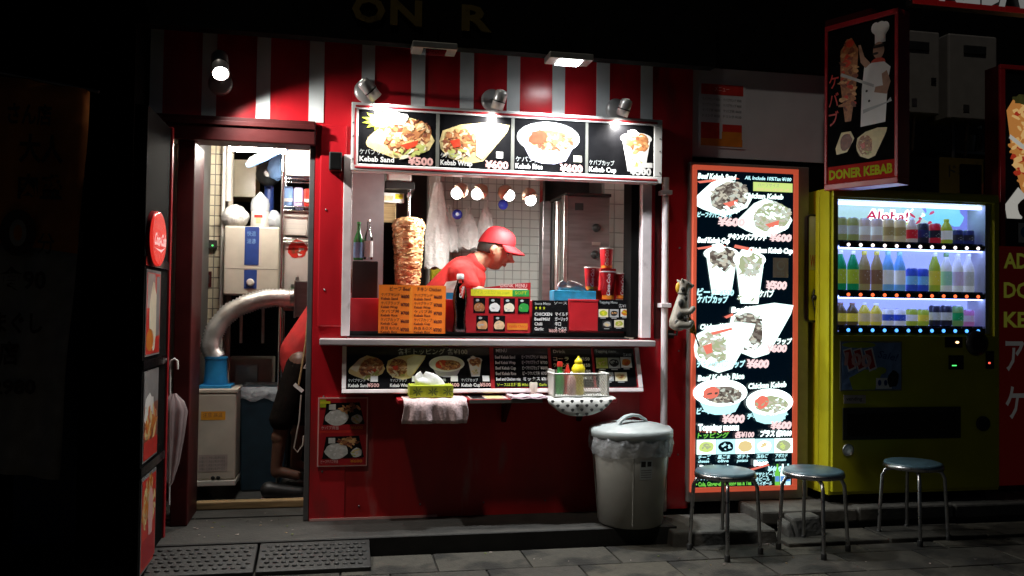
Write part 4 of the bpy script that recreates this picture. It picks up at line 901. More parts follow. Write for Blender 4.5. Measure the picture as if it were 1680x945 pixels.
F.text('Aloha!', 62, 27, 17, 'lit_white', width=70, bold=.12, slant=.1); F.text('Aloha!', 63, 26, 15, 'vend_red', width=67, bold=.03, slant=.1); F.bits(150, 22, 40, 16, ['lit_lime', 'vend_red', 'lit_white'], 14, 4)
m.build('backdrop_print', v)
boxpart('light_tube', v, wx0+.014, wx1-.034, .03, .06, wz1-.022, wz1-.006, 'vend_tube')
for k, zz in enumerate(sh_z):
    s0 = MB(); s0.box(wx0+.015, wx1-.034, .004, dpth-.002, zz-.008, zz+.006, 'steel_dark'); s0.box(wx0+.02, wx1-.036, -.004, .0035, zz-.020, zz+.012, 'black_gloss'); s0.box(wx0+.015, wx1-.034, .02, dpth-.004, zz+.0065, zz+.024, 'navy')
    so_ = s0.build('display_shelf', v)
    if k < 2: boxpart('light_tube', v, wx0+.016, wx1-.036, .02, .045, zz-.026, zz-.012, 'vend_tube')
    for i in range(12):
        xx = wx0+.075 + i*(wx1-wx0-.16)/11; bt = MB().lathe((xx, -.0042, zz-.004), [(.0105, 0), (.0105, .004), (.007, .0065)], ('btn_white', 'btn_red', 'btn_blue')[k], 12, (0, -1, 0)).build('button', so_); boxpart('price_tag', so_, xx-.018, xx+.018, .0185, .0198, zz+.0075, zz+.021, 'paper')
gl = boxpart('display_glass', v, wx0+.001, wx1-.001, -.0075, -.0055, wz0+.002, wz1-.002, 'glass')
# lower front: poster, coin parts, hatch
px0, px1, pz0, pz1 = (2.832, 3.2291, 0.7843, 1.0703)
m = MB(); m.box(px0, px1, -.026, -.0225, pz0, pz1, 'alu'); F = Face(m, (px0, -.0263, pz0), (1, 0, 0), (0, -1, 0), (px1-px0, pz1-pz0), (101, 81))
F.rect(2, 2, 99, 79, 'film_blue'); F.ell(30, 6, 28, 5, 'lime', 12); F.poly([(14, 60), (40, 46), (70, 48), (56, 79), (20, 79)], 'lime'); F.ell(66, 48, 9, 6, 'lime', 12)
for xx, r_ in ((4, .0), (20, -.0), (38, 0)): F.poly([(xx, 14+xx*.02), (xx+14, 10), (xx+22, 44), (xx+9, 50)], 'print_white'); F.poly([(xx+2, 16), (xx+12, 13), (xx+19, 42), (xx+10, 46)], 'print_red')
F.text('100', 6, 38, 20, 'print_pink', width=44, bold=.04, rot=.1); F.text('Sale!', 60, 26, 12, 'navy', width=32, rot=.2, slant=.2); F.rect(58, 60, 84, 78, 'print_white'); F.ell(64, 68, 3, 5, 'navy', 10); F.ell(74, 68, 3, 5, 'navy', 10); F.ell(86, 62, 10, 14, 'black', 12, jit=.2)
m.build('poster', v)
x0, x1, z0, z1 = (2.8488, 3.6182, 0.5028, 0.6873); h = MB(); h.box(x0, x1, -.030, -.0225, z0, z1, 'black'); h.box(x0+.02, x1-.02, -.034, -.0302, z0+.02, z1-.03, 'black_gloss'); h.build('delivery_hatch', v, bevel=.004)
x0, x1, z0, z1 = (3.5155, 3.6304, 1.0372, 1.0985); h = MB(); h.box(x0, x1, -.028, -.0225, z0, z1, 'black_gloss'); h.ball(((x0+x1)/2+.02, -.031, (z0+z1)/2), .010, 'led_orange', 10, 6, scale=(1.2, .3, .7)); h.build('price_display', v)
cc = (3.7296, -0.222, 1.0632); cc = (cc[0], -.022, cc[2]); MB().lathe(cc, [(.075, 0), (.072, .012), (.05, .02)], 'black', 26, (0, -1, 0)).build('coin_inlet', v)
x0, x1, z0, z1 = (3.5402, 3.6387, 0.9073, 0.9903); h = MB(); h.box(x0, x1, -.027, -.0225, z0, z1, 'black_gloss'); h.box(x0+.02, x0+.05, -.0285, -.0272, z0+.02, z0+.026, 'led_green'); h.build('coin_slot', v)
x0, x1, z0, z1 = (3.792, 3.8463, 0.9107, 1.0163); h = MB(); h.box(x0, x1, -.027, -.0225, z0, z1, 'black_gloss'); h.box(x0+.015, x0+.028, -.0285, -.0272, z0+.03, z0+.04, 'led_red'); h.build('return_lever', v)
cc = (3.7711, -0.222, 0.5844); cc = (cc[0], -.022, cc[2]); MB().lathe(cc, [(.045, 0), (.043, .012), (.03, .008)], 'black', 22, (0, -1, 0)).build('coin_return', v)
cc = (2.8843, -0.222, 0.4455); cc = (cc[0], -.022, cc[2]); MB().lathe(cc, [(.036, 0), (.036, .006), (.028, .008), (.026, .004)], 'steel', 22, (0, -1, 0)).build('lock', v)
x0, x1, z0, z1 = (2.856, 2.9963, 0.7111, 0.7603); m = MB(); m.box(x0, x1, -.0245, -.0225, z0, z1, 'paper_dull'); F = Face(m, (x0, -.0247, z0), (1, 0, 0), (0, -1, 0), (x1-x0, z1-z0), (36, 14)); F.text('vending', 4, 9, 6, 'black', width=26); m.build('sticker', v)
# sample bottles and cans: one of each shape, then copies with their own colours
cols = {}
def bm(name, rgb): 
    if name not in MATS: M(name, rgb, .3, var=.08, emit=rgb, es=0.28)  # drinks glow faintly in their own colour, in place of display light
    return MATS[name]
def drink(kind, x, y, z, h, r_, c1, c2, c3, label):
    t = thing('drink_' + ('can' if kind == 'can' else 'bottle'), label, 'can' if kind == 'can' else 'bottle', (x, y, z), 'sample drinks in the vending machine')
    if kind == 'can':
        MB().lathe((x, y, z), [(r_*.85, 0), (r_, .006), (r_, h*.93), (r_*.82, h*.985)], c1, 18).build('body', t)
        MB().lathe((x, y, z+h*.985), [(r_*.80, .0003), (r_*.80, .004), (r_*.7, .004)], 'steel', 18).build('lid', t)
        MB().lathe((x, y, z+h*.28), [(r_+.0006, 0), (r_+.0006, h*.38)], c2, 18, cap=False).build('label', t)
    else:
        MB().lathe((x, y, z), [(r_*.9, 0), (r_, .006), (r_, h*.58), (r_*.92, h*.66), (r_*.45, h*.86), (r_*.40, h*.90)], c1, 18).build('body', t)
        MB().lathe((x, y, z+h*.90), [(r_*.46, .0003), (r_*.46, h*.09), (r_*.4, h*.1)], c3, 14).build('cap', t)
        MB().lathe((x, y, z+h*.16), [(r_+.0008, 0), (r_+.0008, h*.36)], c2, 18, cap=False).build('label', t)
    m = MB(); yy = y - r_ - .0012     # a printed emblem on the front
    m.add([(x-r_*.5, yy+.004, z+h*.38), (x, yy, z+h*.27), (x+r_*.5, yy+.004, z+h*.38), (x, yy, z+h*.49)], [(0, 1, 2, 3)], bm('emblem_' + c3 if isinstance(c3, str) else 'emblem', (.7, .72, .75))); m.build('emblem', t)
    return t
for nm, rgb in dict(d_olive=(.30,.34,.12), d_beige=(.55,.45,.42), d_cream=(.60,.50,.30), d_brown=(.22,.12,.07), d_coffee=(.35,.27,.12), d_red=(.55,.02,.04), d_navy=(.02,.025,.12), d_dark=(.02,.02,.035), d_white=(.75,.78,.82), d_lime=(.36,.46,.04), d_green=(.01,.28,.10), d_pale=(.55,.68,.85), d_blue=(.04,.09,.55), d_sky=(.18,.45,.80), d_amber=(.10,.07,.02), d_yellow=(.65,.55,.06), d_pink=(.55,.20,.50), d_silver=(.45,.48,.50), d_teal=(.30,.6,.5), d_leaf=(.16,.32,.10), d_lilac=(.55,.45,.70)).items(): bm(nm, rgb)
rows = [
 [('can','d_olive','d_silver','d_white','olive green can'),('can','d_olive','d_silver','d_white','olive green can'),('can','d_beige','d_white','d_white','pale beige can'),('can','d_beige','d_white','d_white','pale beige can'),('can','d_cream','d_coffee','d_white','cream coffee can'),('can','d_cream','d_coffee','d_white','cream coffee can'),('pet','d_beige','d_red','d_white','small red-labelled bottle'),('shortcan','d_dark','d_navy','d_white','short black can'),('shortcan','d_red','d_dark','d_white','short red can'),('pet','d_lime','d_white','d_lime','lime green small bottle'),('mini','d_navy','d_dark','d_white','very short navy can'),('mini','d_navy','d_dark','d_white','very short navy can')],
 [('tall','d_green','d_lime','d_white','green soda bottle with lime lower half'),('tall','d_green','d_lime','d_white','green soda bottle with lime lower half'),('tall','d_coffee','d_brown','d_yellow','brown tea bottle'),('tall','d_coffee','d_brown','d_yellow','brown tea bottle'),('tall','d_sky','d_white','d_teal','sky blue and white water bottle'),('tall','d_sky','d_white','d_teal','sky blue and white water bottle'),('mid','d_blue','d_sky','d_blue','short deep blue can'),('mid','d_blue','d_sky','d_blue','short deep blue can'),('tall','d_lime','d_yellow','d_white','lime yellow bottle'),('tall','d_white','d_teal','d_leaf','white bottle with green label'),('tall','d_white','d_lilac','d_white','white bottle with lilac label'),('tall','d_white','d_silver','d_white','clear white bottle')],
 [('pet','d_amber','d_yellow','d_brown','dark amber bottle with yellow label'),('pet','d_amber','d_yellow','d_brown','dark amber bottle with yellow label'),('pet','d_yellow','d_cream','d_white','yellow bottle'),('pet','d_yellow','d_cream','d_white','yellow bottle'),('mid','d_white','d_blue','d_white','white can with blue label'),('mid','d_white','d_blue','d_white','white can with blue label'),('mid','d_lime','d_white','d_white','lime and white can'),('mid','d_lime','d_yellow','d_white','lime and yellow can'),('can','d_dark','d_silver','d_white','tall black can with silver band'),('can','d_dark','d_silver','d_white','tall black can with silver band'),('can','d_leaf','d_green','d_white','leaf green can'),('mid','d_pink','d_lilac','d_white','pink-purple can')]]
HT = [{'can': .135, 'pet': .150, 'shortcan': .118, 'mini': .085}, {'tall': .235, 'mid': .135}, {'pet': .132, 'mid': .098, 'can': .122}]
ordn = ['first', 'second', 'third', 'fourth', 'fifth', 'sixth', 'seventh', 'eighth', 'ninth', 'tenth', 'eleventh', 'last']
for k, row in enumerate(rows):
    for i, (kd, c1, c2, c3, lab) in enumerate(row):
        h = HT[k][kd]; kind = 'bottle' if kd in ('pet', 'tall') else 'can'
        xx = wx0+.075 + i*(wx1-wx0-.16)/11
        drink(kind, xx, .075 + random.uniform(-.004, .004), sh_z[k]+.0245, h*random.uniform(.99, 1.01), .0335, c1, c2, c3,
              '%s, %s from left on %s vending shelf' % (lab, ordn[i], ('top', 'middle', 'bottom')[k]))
VSHIFT = -.20
for o in list(COL.objects):
    if o.parent is None and (o is v or o.get('group') == 'sample drinks in the vending machine'): o.location.y += VSHIFT
# white notice in a rounded black frame left of the machine
c = (2.7571, -0.05, 1.497); t = thing('hanging_notice', 'narrow white notice in a rounded black wire frame left of the yellow machine', 'notice', c)
q = 1/290.; pts = []
w_, h_ = 9*q, 92*q
for k, (sx, sz) in enumerate([(1, 1), (-1, 1), (-1, -1), (1, -1)]):
    for a in range(5):
        an = PI/2*k + PI/2*a/4; pts.append((c[0] + sx*(w_-.02) + math.cos(an)*.02, -.05, c[2] + sz*(h_-.02) + math.sin(an)*.02))
m = MB(); m.tube(pts+[pts[0]], .006, 'black', 8); m.build('frame', t)
m = MB(); m.box(c[0]-w_+.008, c[0]+w_-.008, -.052, -.046, c[2]-.01, c[2]+h_-.008, 'paper'); m.box(c[0]-w_+.008, c[0]+w_-.008, -.0519, -.0461, c[2]-h_+.008, c[2]-.0105, 'yellow_print'); F = Face(m, (c[0]-w_+.008, -.0523, c[2]), (1, 0, 0), (0, -1, 0), (2*w_-.016, .2), (14, 60)); F.text('W', 2, 58, 22, 'print_red', width=10); m.build('sheet', t)
m = MB(); m.tube([(c[0]+.01, -.055, c[2]-h_*.4), (c[0]-.01, -.07, c[2]-h_*.6), (c[0]+.012, -.06, c[2]-h_*.8), (c[0]+.025, -.055, c[2]-h_*.95)], .004, 'black', 6); m.ball((c[0]+.006, -.065, c[2]-h_*.55), .016, 'black', 10, 7); m.build('cord', t)
MB().tube([(c[0], -.05, c[2]+h_-.002), (c[0], .02, c[2]+h_+.004)], .004, 'black', 6).build('hook', t)

# ================================================================ NEIGHBOURING KEBAB STALL ON THE RIGHT
# projecting sign with the cook
A = Vector((2.744, -.20, 1.938)); B = Vector((2.948, -.59, 1.938)); ud = (B-A).normalized(); nn_ = Vector((ud.y, -ud.x, 0)); W_ = (B-A).length; H_ = .955
sg = thing('projecting_sign', 'dim hanging sign with a cook carving meat, doner kebab lettering below', 'sign', tuple((A+B)/2 + Vector((0, 0, 0))))
def slab_(m, u0_, u1_, w0, w1, z0, z1, mat):
    P_ = lambda u, w, z: A + ud*u + nn_*w + Vector((0, 0, z))
    m.hexa([P_(u0_, w0, z0), P_(u1_, w0, z0), P_(u1_, w1, z0), P_(u0_, w1, z0)][::-1], [P_(u0_, w0, z1), P_(u1_, w0, z1), P_(u1_, w1, z1), P_(u0_, w1, z1)][::-1], mat)
m = MB(); slab_(m, .004, W_-.004, -.115, -.003, .004, H_-.004, 'red_trim'); m.build('box', sg)
m = MB()
for (a, b, c_, d) in [(0, W_, 0, .035), (0, W_, H_-.03, H_), (0, .018, .0351, H_-.0301), (W_-.022, W_, .0351, H_-.0301)]: slab_(m, a, b, -.12, .008, c_, d, 'red_trim')
m.build('frame', sg, bevel=.004)
m = MB(); slab_(m, .019, W_-.023, -.003, .002, .036, H_-.031, 'flat_black'); F = Face(m, A + ud*.019 + nn_*.0023 + Vector((0, 0, .036)), ud, nn_, (W_-.042, H_-.067), (110, 245))
F.rect(0, 218, 110, 245, 'sign_red'); F.text('DONER KEBAB', 3, 238, 14, 'sign_lime', width=104, bold=.04)
F.poly([(22, 36), (30, 26), (44, 26), (52, 40), (48, 100), (40, 150), (30, 150), (22, 90)], 'meat1'); F.bits(36, 80, 13, 62, ['meat1', 'meat3', 'meat2', 'tomato'], 60, 5); F.ell(38, 28, 7, 6, 'tomato', 12)
F.text('ケ', 2, 92, 18, 'print_red', width=17); F.text('バ', 2, 122, 18, 'print_red', width=17); F.text('ブ', 2, 152, 18, 'print_red', width=17)
F.ell(88, 18, 11, 13, 'print_white', 18, jit=.06); F.ell(80, 14, 7, 9, 'print_white', 14); F.ell(95, 16, 7, 9, 'print_white', 14); F.rect(79, 24, 96, 38, 'print_white')      # tall hat
F.ell(85, 49, 9, 13, 'skin', 18); F.rect(77, 40, 94, 45, 'hair'); F.ell(80, 53, 5, 2, 'hair', 10); F.ell(84, 68, 12, 8, 'tomato', 12)
F.poly([(62, 70), (74, 66), (94, 68), (104, 78), (100, 96), (96, 160), (56, 162), (58, 104)], 'print_white')
F.poly([(98, 82), (104, 100), (98, 118), (78, 112), (80, 104), (92, 104), (90, 86)], 'skin'); F.poly([(64, 72), (56, 62), (52, 34), (56, 34), (62, 54), (72, 66)], 'skin')
F.poly([(22, 76), (24, 72), (78, 100), (77, 104)], 'print_grey'); F.ell(66, 108, 2, 2, 'hair', 8); F.ell(70, 124, 2, 2, 'hair', 8); F.poly([(60, 136), (98, 130), (104, 124), (106, 130), (60, 142)], 'print_grey')
F.poly([(14, 190), (24, 166), (40, 166), (46, 178), (34, 198), (16, 200)], 'bread'); F.ell(32, 182, 10, 13, 'meat3', 14, .3, jit=.1)
art_wrap(F, 74, 190, 50, 46, dict(REF, bread='bread', hi='bread'), 20)
m.build('face', sg)
br = MB(); slab_(br, -.02, W_*.6, -.09, -.03, H_+.0005, H_+.05, 'dark_red'); br.build('bracket', sg)

bz_dummy = 0
st = thing('kebab_stall', 'dark neighbouring kebab stall behind the vending machine', 'shop', (3.6, .8, .12))
boxpart('back_wall', st, 2.7, 6.2, .95, 1.0, .13, 5.2, 'flat_black'); boxpart('side_wall', st, 2.66, 2.70, .09, 1.0, .13, 3.0, 'flat_black')
bz0 = 2.8933
sb = MB(); sb.box(2.98, 5.6, -.66, -.60, bz0, bz0+.42, 'black'); sb.build('fascia', st)
boxpart('sun_screen', st, 2.25, 4.0, -2.5, -.6605, bz0+.16, bz0+.19, 'flat_black'); boxpart('fascia_trim', st, 2.975, 5.6, -.672, -.6605, bz0-.002, bz0+.030, 'stall_trim', .004)  # wide panel added out of view to keep sun off machine and paving
m = MB(); F = Face(m, (3.3987-.27, -.6735, bz0+.014), (1, 0, 0), (0, -1, 0), (2.0, .36), (200, 36)); F.text('KEBAB', 0, 34, 26, 'stall_sign', width=66, bold=.03); m.build('lettering', st)
boxpart('ledge', st, vx0, vx1+.02, .2, .949, vz1+.002, vz1+.03, 'flat_black')
x0, x1, z0, z1 = (3.7586, 4.1787, 1.991, 2.2421)
t, m, F = card('poster', 'dim yellow poster lying on top of the vending machine', 'poster', (x0, x1, vz1+.004, z1), .14, (90, 60), 'gold', .006); F.rect(3, 3, 87, 57, 'gold'); F.rect(6, 6, 84, 54, 'gold'); F.text('ドネル', 14, 26, 14, 'black', width=50); F.ell(50, 44, 20, 8, 'meat3', 16, jit=.2); F.ell(70, 42, 8, 10, 'meat3', 12, jit=.2); m.build('sheet', t)
# two wall heaters
for i, (a, b, c_, d, lab) in enumerate([(1476,50,1542,187,'left grey wall heater with dark vent, beside the cook sign'), (1556,57,1636,197,'right grey wall heater with dark vent, next to the red frame')]):
    x0, x1, z0, z1 = (3.5835, 3.8826, 2.5525, 3.1077) if i == 0 else (3.9468, 4.3193, 2.5343, 3.1094)
    t = thing('wall_heater', lab, 'heater', ((x0+x1)/2, .5, z0), 'wall heaters over the vending machine')
    MB().box(x0, x1, .30, .52, z0, z1, 'heater_grey').build('casing', t, bevel=.012)
    w_ = x1-x0; m = MB(); m.box(x0+w_*(.12 if i == 0 else .30), x0+w_*(.72 if i == 0 else .76), .290, .2995, z1-.135, z1-.075, 'black'); m.build('vent', t, bevel=.006)
    m = MB()
    for k in range(3): boxpart('louvre', t, x0+w_*.78, x0+w_*.9, .296, .2995, z0+.20+k*.018, z0+.21+k*.018, 'black')
    boxpart('data_plate', t, x0+w_*.3, x0+w_*.42, .297, .2995, z0+.05, z0+.10, 'steel_dark')
    m = MB(); m.tube([(x0+w_*.3, .4, z0), (x0+w_*.3, .4, z0-.25)], .014, 'steel_dark', 8); m.tube([(x0+w_*.6, .4, z0), (x0+w_*.6, .42, z0-.22)], .010, 'brass', 8); m.build('pipe', t)
for i, (px, py, lab) in enumerate([(1592,243,'pale cup standing on the dark shelf under the right heater'), (1607,240,'clear bottle beside the pale cup under the right heater')]):
    p_ = (4.3577, 0.6, 2.3896) if i == 0 else (4.4316, 0.6, 2.3932)
    t = thing('dim_cup' if i == 0 else 'clear_bottle', lab, 'cup' if i == 0 else 'bottle', p_)
    if i == 0: MB().lathe(p_, [(.025, 0), (.034, .10)], 'paper', 16).build('body', t); MB().lathe((p_[0], p_[1], p_[2]+.1005), [(.036, 0), (.036, .006)], 'print_white', 16).build('rim', t)
    else: MB().lathe(p_, [(.03, 0), (.03, .1), (.012, .14), (.012, .16)], 'glass_rim', 16).build('body', t); MB().lathe((p_[0], p_[1], p_[2]+.1605), [(.014, 0), (.014, .02)], 'print_white', 12).build('cap', t)
boxpart('shelf', st, 3.8642, 4.5655, .52, .72, 2.3733-.02, 2.3733-.002, 'steel_dark')
# big standing sign on the far right
x0 = 4.0537; z0, z1 = .14, 2.8128; x1 = x0+.52
bsn = thing('stall_sign', 'tall red framed doner sign right of the vending machine', 'sign', ((x0+x1)/2, 0, z0))
boxpart('box', bsn, x0+.003, x1-.003, -.02, .10, z0, z1-.003, 'dark_red')
m = MB(); zm = 1.6666
for (a, b, c_, d) in [(x0, x1, z1-.03, z1), (x0, x0+.035, zm, z1-.0301), (x1-.035, x1, zm, z1-.0301)]: m.box(a, b, -.04, -.0205, c_, d, 'red_trim')
m.build('frame', bsn, bevel=.003)
m = MB(); m.box(x0+.0355, x1-.0355, -.028, -.0205, zm, z1-.031, 'print_black'); F = Face(m, (x0+.0355, -.0283, zm), (1, 0, 0), (0, -1, 0), (x1-x0-.071, z1-.031-zm), (110, 268))
F.poly([(-2+6, 62), (16, 44), (44, 34), (90, 34), (104, 60), (100, 120), (86, 196), (34, 196), (14, 130)], 'stall_meat'); F.bits(54, 112, 44, 76, ['stall_meat', 'stall_meat2', 'stall_meat2', 'stall_meat', 'stall_red'], 150, 7); F.ell(60, 32, 14, 9, 'stall_red', 14, jit=.1); F.ell(30, 44, 16, 7, 'lettuce', 14, jit=.2)
F.poly([(8, 104), (10, 98), (110, 160), (108, 168)], 'stall_white'); F.poly([(-0, 206), (24, 178), (44, 196), (30, 226), (4, 226)], 'stall_white'); F.ell(50, 212, 26, 20, 'meat3', 18, jit=.1); F.rect(24, 232, 54, 262, 'print_white'); F.ell(38, 246, 10, 9, 'blue_plastic', 14)
F.text('DONER', 40, 18, 12, 'print_white', width=50); m.build('picture', bsn)
m = MB(); m.box(x0+.001, x1-.001, -.030, -.0205, z0+.03, zm-.001, 'stall_base'); F = Face(m, (x0+.001, -.0303, z0+.03), (1, 0, 0), (0, -1, 0), (x1-x0-.002, zm-z0-.031), (130, 420))
for i, tx in enumerate(['ADANA', 'DONER', 'KEBAB']): F.text(tx, 7, 38+i*52, 26, 'stall_letter', width=112, bold=.03)
for i, tx in enumerate(['アダナ', 'ケバブ']): F.text(tx, 10, 216+i*84, 46, 'stall_grey', width=112, bold=.02)
m.build('lettering', bsn)
boxpart('gap_shade', st, vx1+.004, x0-.004, .12, .3, .14, 2.2, 'flat_black')  # solid black block standing in for shade between machine and sign

# ================================================================ STOOLS
def stool(label, cx, cy, h, rot, first=[None]):
    if first[0] is None:
        t = thing('stool', label, 'stool', (cx, cy, 0), 'round metal stools in the street')
        r_ = .155
        MB().lathe((cx, cy, h), [(r_-.012, -.028), (r_, -.024), (r_, -.008), (r_-.004, -.004)], 'stool_metal', 40).build('seat_band', t)
        MB().lathe((cx, cy, h), [(r_-.0045, -.006), (r_-.006, .004), (r_-.02, .009), (.02, .011)], 'seat_vinyl', 40).build('seat', t)
        for k in range(4):
            a = PI/4 + k*PI/2; d = Vector((math.cos(a), math.sin(a), 0)); c = Vector((cx, cy, 0))
            pts = [c + d*(r_*.25) + Vector((0, 0, h-.034)), c + d*(r_-.045) + Vector((0, 0, h-.034)), c + d*(r_-.012) + Vector((0, 0, h-.043)), c + d*(r_+.004) + Vector((0, 0, h-.075)), c + d*(r_+.022) + Vector((0, 0, .02))]
            lg = MB().tube(pts, .0098, 'stool_metal', 12).build('leg', t)
            MB().lathe(c + d*(r_+.022), [(.0145, .001), (.0145, .03), (.0115, .034)], 'rubber', 12).build('rubber_foot', lg)
        m = MB(); m.lathe((cx, cy, h*.45), [(r_+.006, 0), (r_+.006, .008)], 'steel_dark', 30, cap=False)
        first[0] = t
    else:
        t = copy_tree(first[0], (cx, cy, 0)); t['label'] = label
    t.rotation_euler.z = rot; return t
s1 = (1.9562, -0.5885, 0); s2 = (2.4299, -0.626, 0); s3 = (3.114, -0.4863, 0)
stool('round metal stool nearest the bin, before the glowing menu sign', s1[0], s1[1], .412, R(24))
stool('middle round metal stool, at the corner of the yellow machine', s2[0], s2[1], .412, R(31))
stool('round metal stool farthest right, before the yellow machine', s3[0], s3[1], .412, R(20))

# ================================================================ BIN
bc = Vector((1.5563, -.27, .09)); bz = bc.z
t = thing('trash_bin', 'round grey plastic bin with pale lid and a bag folded over its rim', 'bin', tuple(bc))
rb, rt_, hb = .170, .208, .50
MB().lathe(bc, [(rb-.012, 0), (rb, .008), (rb+(rt_-rb)*.5, hb*.5), (rt_, hb), (rt_-.012, hb), (rb-.02, .03)], 'bin_grey', 48, cap=True).build('body', t)
m = MB()
for k in range(4):
    a = -PI/2 - .25 + k*PI/2
    for w_ in (-.012,): m.tube([bc + Vector((math.cos(a)*(rb+.0015), math.sin(a)*(rb+.0015), .02)), bc + Vector((math.cos(a)*(rt_+.0005), math.sin(a)*(rt_+.0005), hb-.06))], .0035, 'bin_grey', 6)
m.build('rib', t)
rings = []
for k, (z, rr) in enumerate([(hb+.004, rt_+.004), (hb-.03, rt_+.012), (hb-.07, rt_+.016), (hb-.105, rt_+.010), (hb-.125, rt_+.003)]):
    rings.append([bc + Vector((math.cos(2*PI*j/72)*(rr + .006*math.sin(j*1.3+k)*(k > 0) + .004*math.sin(j*3.1+k*2)), math.sin(2*PI*j/72)*(rr + .006*math.sin(j*1.3+k)*(k > 0) + .004*math.sin(j*3.1+k*2)), z + (.009*math.sin(j*.26)+.003*math.sin(j*1.7))*(k > 2))) for j in range(72)])
m = MB(); m.loft(rings, 'bag_thin', True, False); m.build('bin_bag', t)
m = MB(); m.lathe(bc + Vector((0, 0, hb)), [(rt_+.010, -.035), (rt_+.018, -.03), (rt_+.018, .002), (rt_+.006, .014), (rt_*.84, .022), (rt_*.82, .028), (rt_*.4, .038), (.01, .041)], 'bin_lid', 56); ld = m.build('lid', t)
pts = [bc + Vector((x_, -.02 + x_*.5, hb + z_)) for x_, z_ in [(-.10, .024), (-.085, .050), (-.045, .072), (0, .079), (.045, .072), (.085, .050), (.10, .024)]]
m = MB(); rings = []
for i, p in enumerate(pts):
    tg = (pts[min(i+1, 6)] - pts[max(i-1, 0)]).normalized(); no = Vector((-tg.z, 0, tg.x)); rings.append([p + no*.008 + Vector((0, -.022, 0)), p + no*.008 + Vector((0, .022, 0)), p - no*.008 + Vector((0, .022, 0)), p - no*.008 + Vector((0, -.022, 0))])
m.loft(rings, 'bin_lid', True); hnd = m.build('handle', ld, bevel=.004)
lab_a = -PI/2 + .10; m = MB()
def wrapb(u, v): 
    rr = rb + (rt_-rb)*v/hb + .0015; a = lab_a + u/rr; return bc + Vector((math.cos(a)*rr, math.sin(a)*rr, v))
for (u0_, u1_, v0, v1, mt, lift) in [(-.035, .035, hb-.235, hb-.135, 'bin_lid', 0), (-.03, -.005, hb-.17, hb-.14, 'black', .0006), (.004, .028, hb-.168, hb-.142, 'black', .0006)]:
    m.add([wrapb(u0_+(u1_-u0_)*i/6, v)+Vector((0, -lift, 0)) for v in (v0, v1) for i in range(7)], [(i, i+1, i+8, i+7) for i in range(6)], mt)
for k in range(4): m.add([wrapb(-.03+.06*i/6, hb-.19-k*.012+dv)+Vector((0, -.0006, 0)) for dv in (0, .005) for i in range(7)], [(i, i+1, i+8, i+7) for i in range(6)], 'dull_letter')
m.build('sticker', t)

# ================================================================ RUBBER RAMP MATS
def ramp(label, x0, x1):
    t = thing('ramp_mat', label, 'ramp mat', ((x0+x1)/2, -.5, 0), 'rubber ramp mats at the doorway')
    yb_, yf_ = -.385, -.64; zb_, zf_ = .083, .022
    MB().hexa([(x0, yf_, .001), (x1, yf_, .001), (x1, yb_, .001), (x0, yb_, .001)], [(x0, yf_, zf_), (x1, yf_, zf_), (x1, yb_, zb_), (x0, yb_, zb_)], 'rubber').build('body', t, bevel=.004)
    m = MB()
    for r_ in range(6):
        for k in range(13):
            f = (r_+.5)/6; y = yf_ + .02 + (yb_-yf_-.04)*f; z = zf_ + (zb_-zf_)*((y-yf_)/(yb_-yf_)) + random.uniform(-.002, .001); x = random.uniform(-.003, .003) + x0+.025 + (x1-x0-.05)*(k+.5*(r_ % 2))/12.6
            if x > x1-.02: continue
            a = .6 if (k+r_) % 2 else -.6
            m.ball((x, y, z+.001), .013, 'rubber', 8, 4, scale=(1, .7, .5))
    o = m.build('studs', t); o['kind'] = 'stuff'
ramp('left half of the black studded rubber ramp at the doorway', -.93, -.365)
ramp('right half of the black studded rubber ramp at the doorway', -.355, .165)

# bits of litter on the ground
m = MB(); random.seed(21)
for k in range(70):
    x = random.uniform(-.9, 3.2); y = random.uniform(-.95, -.42); z = .005
    if random.random() < .35: x, y, z = random.uniform(-.75, -.2), random.uniform(-.3, .2), .094 if y else .09
    r_ = random.uniform(.003, .011); a = random.uniform(0, 6); pts = [(x+math.cos(a+b)*r_*random.uniform(.5, 1.3), y+math.sin(a+b)*r_*random.uniform(.4, 1), z+random.uniform(0, .003)) for b in (0, 1.3, 2.6, 3.9, 5.1)]
    m.add(pts + [(p[0], p[1], p[2]-.0015) for p in pts], [(0, 1, 2, 3, 4), (9, 8, 7, 6, 5)] + [(i, i+5, (i+1) % 5+5, (i+1) % 5) for i in range(5)], random.choice(['paper_dull', 'wood', 'concrete', 'leaf', 'paper_dull']))
o = m.build('litter'); o['kind'] = 'stuff'; o['label'] = 'small scraps and dry leaves scattered on the step and paving'

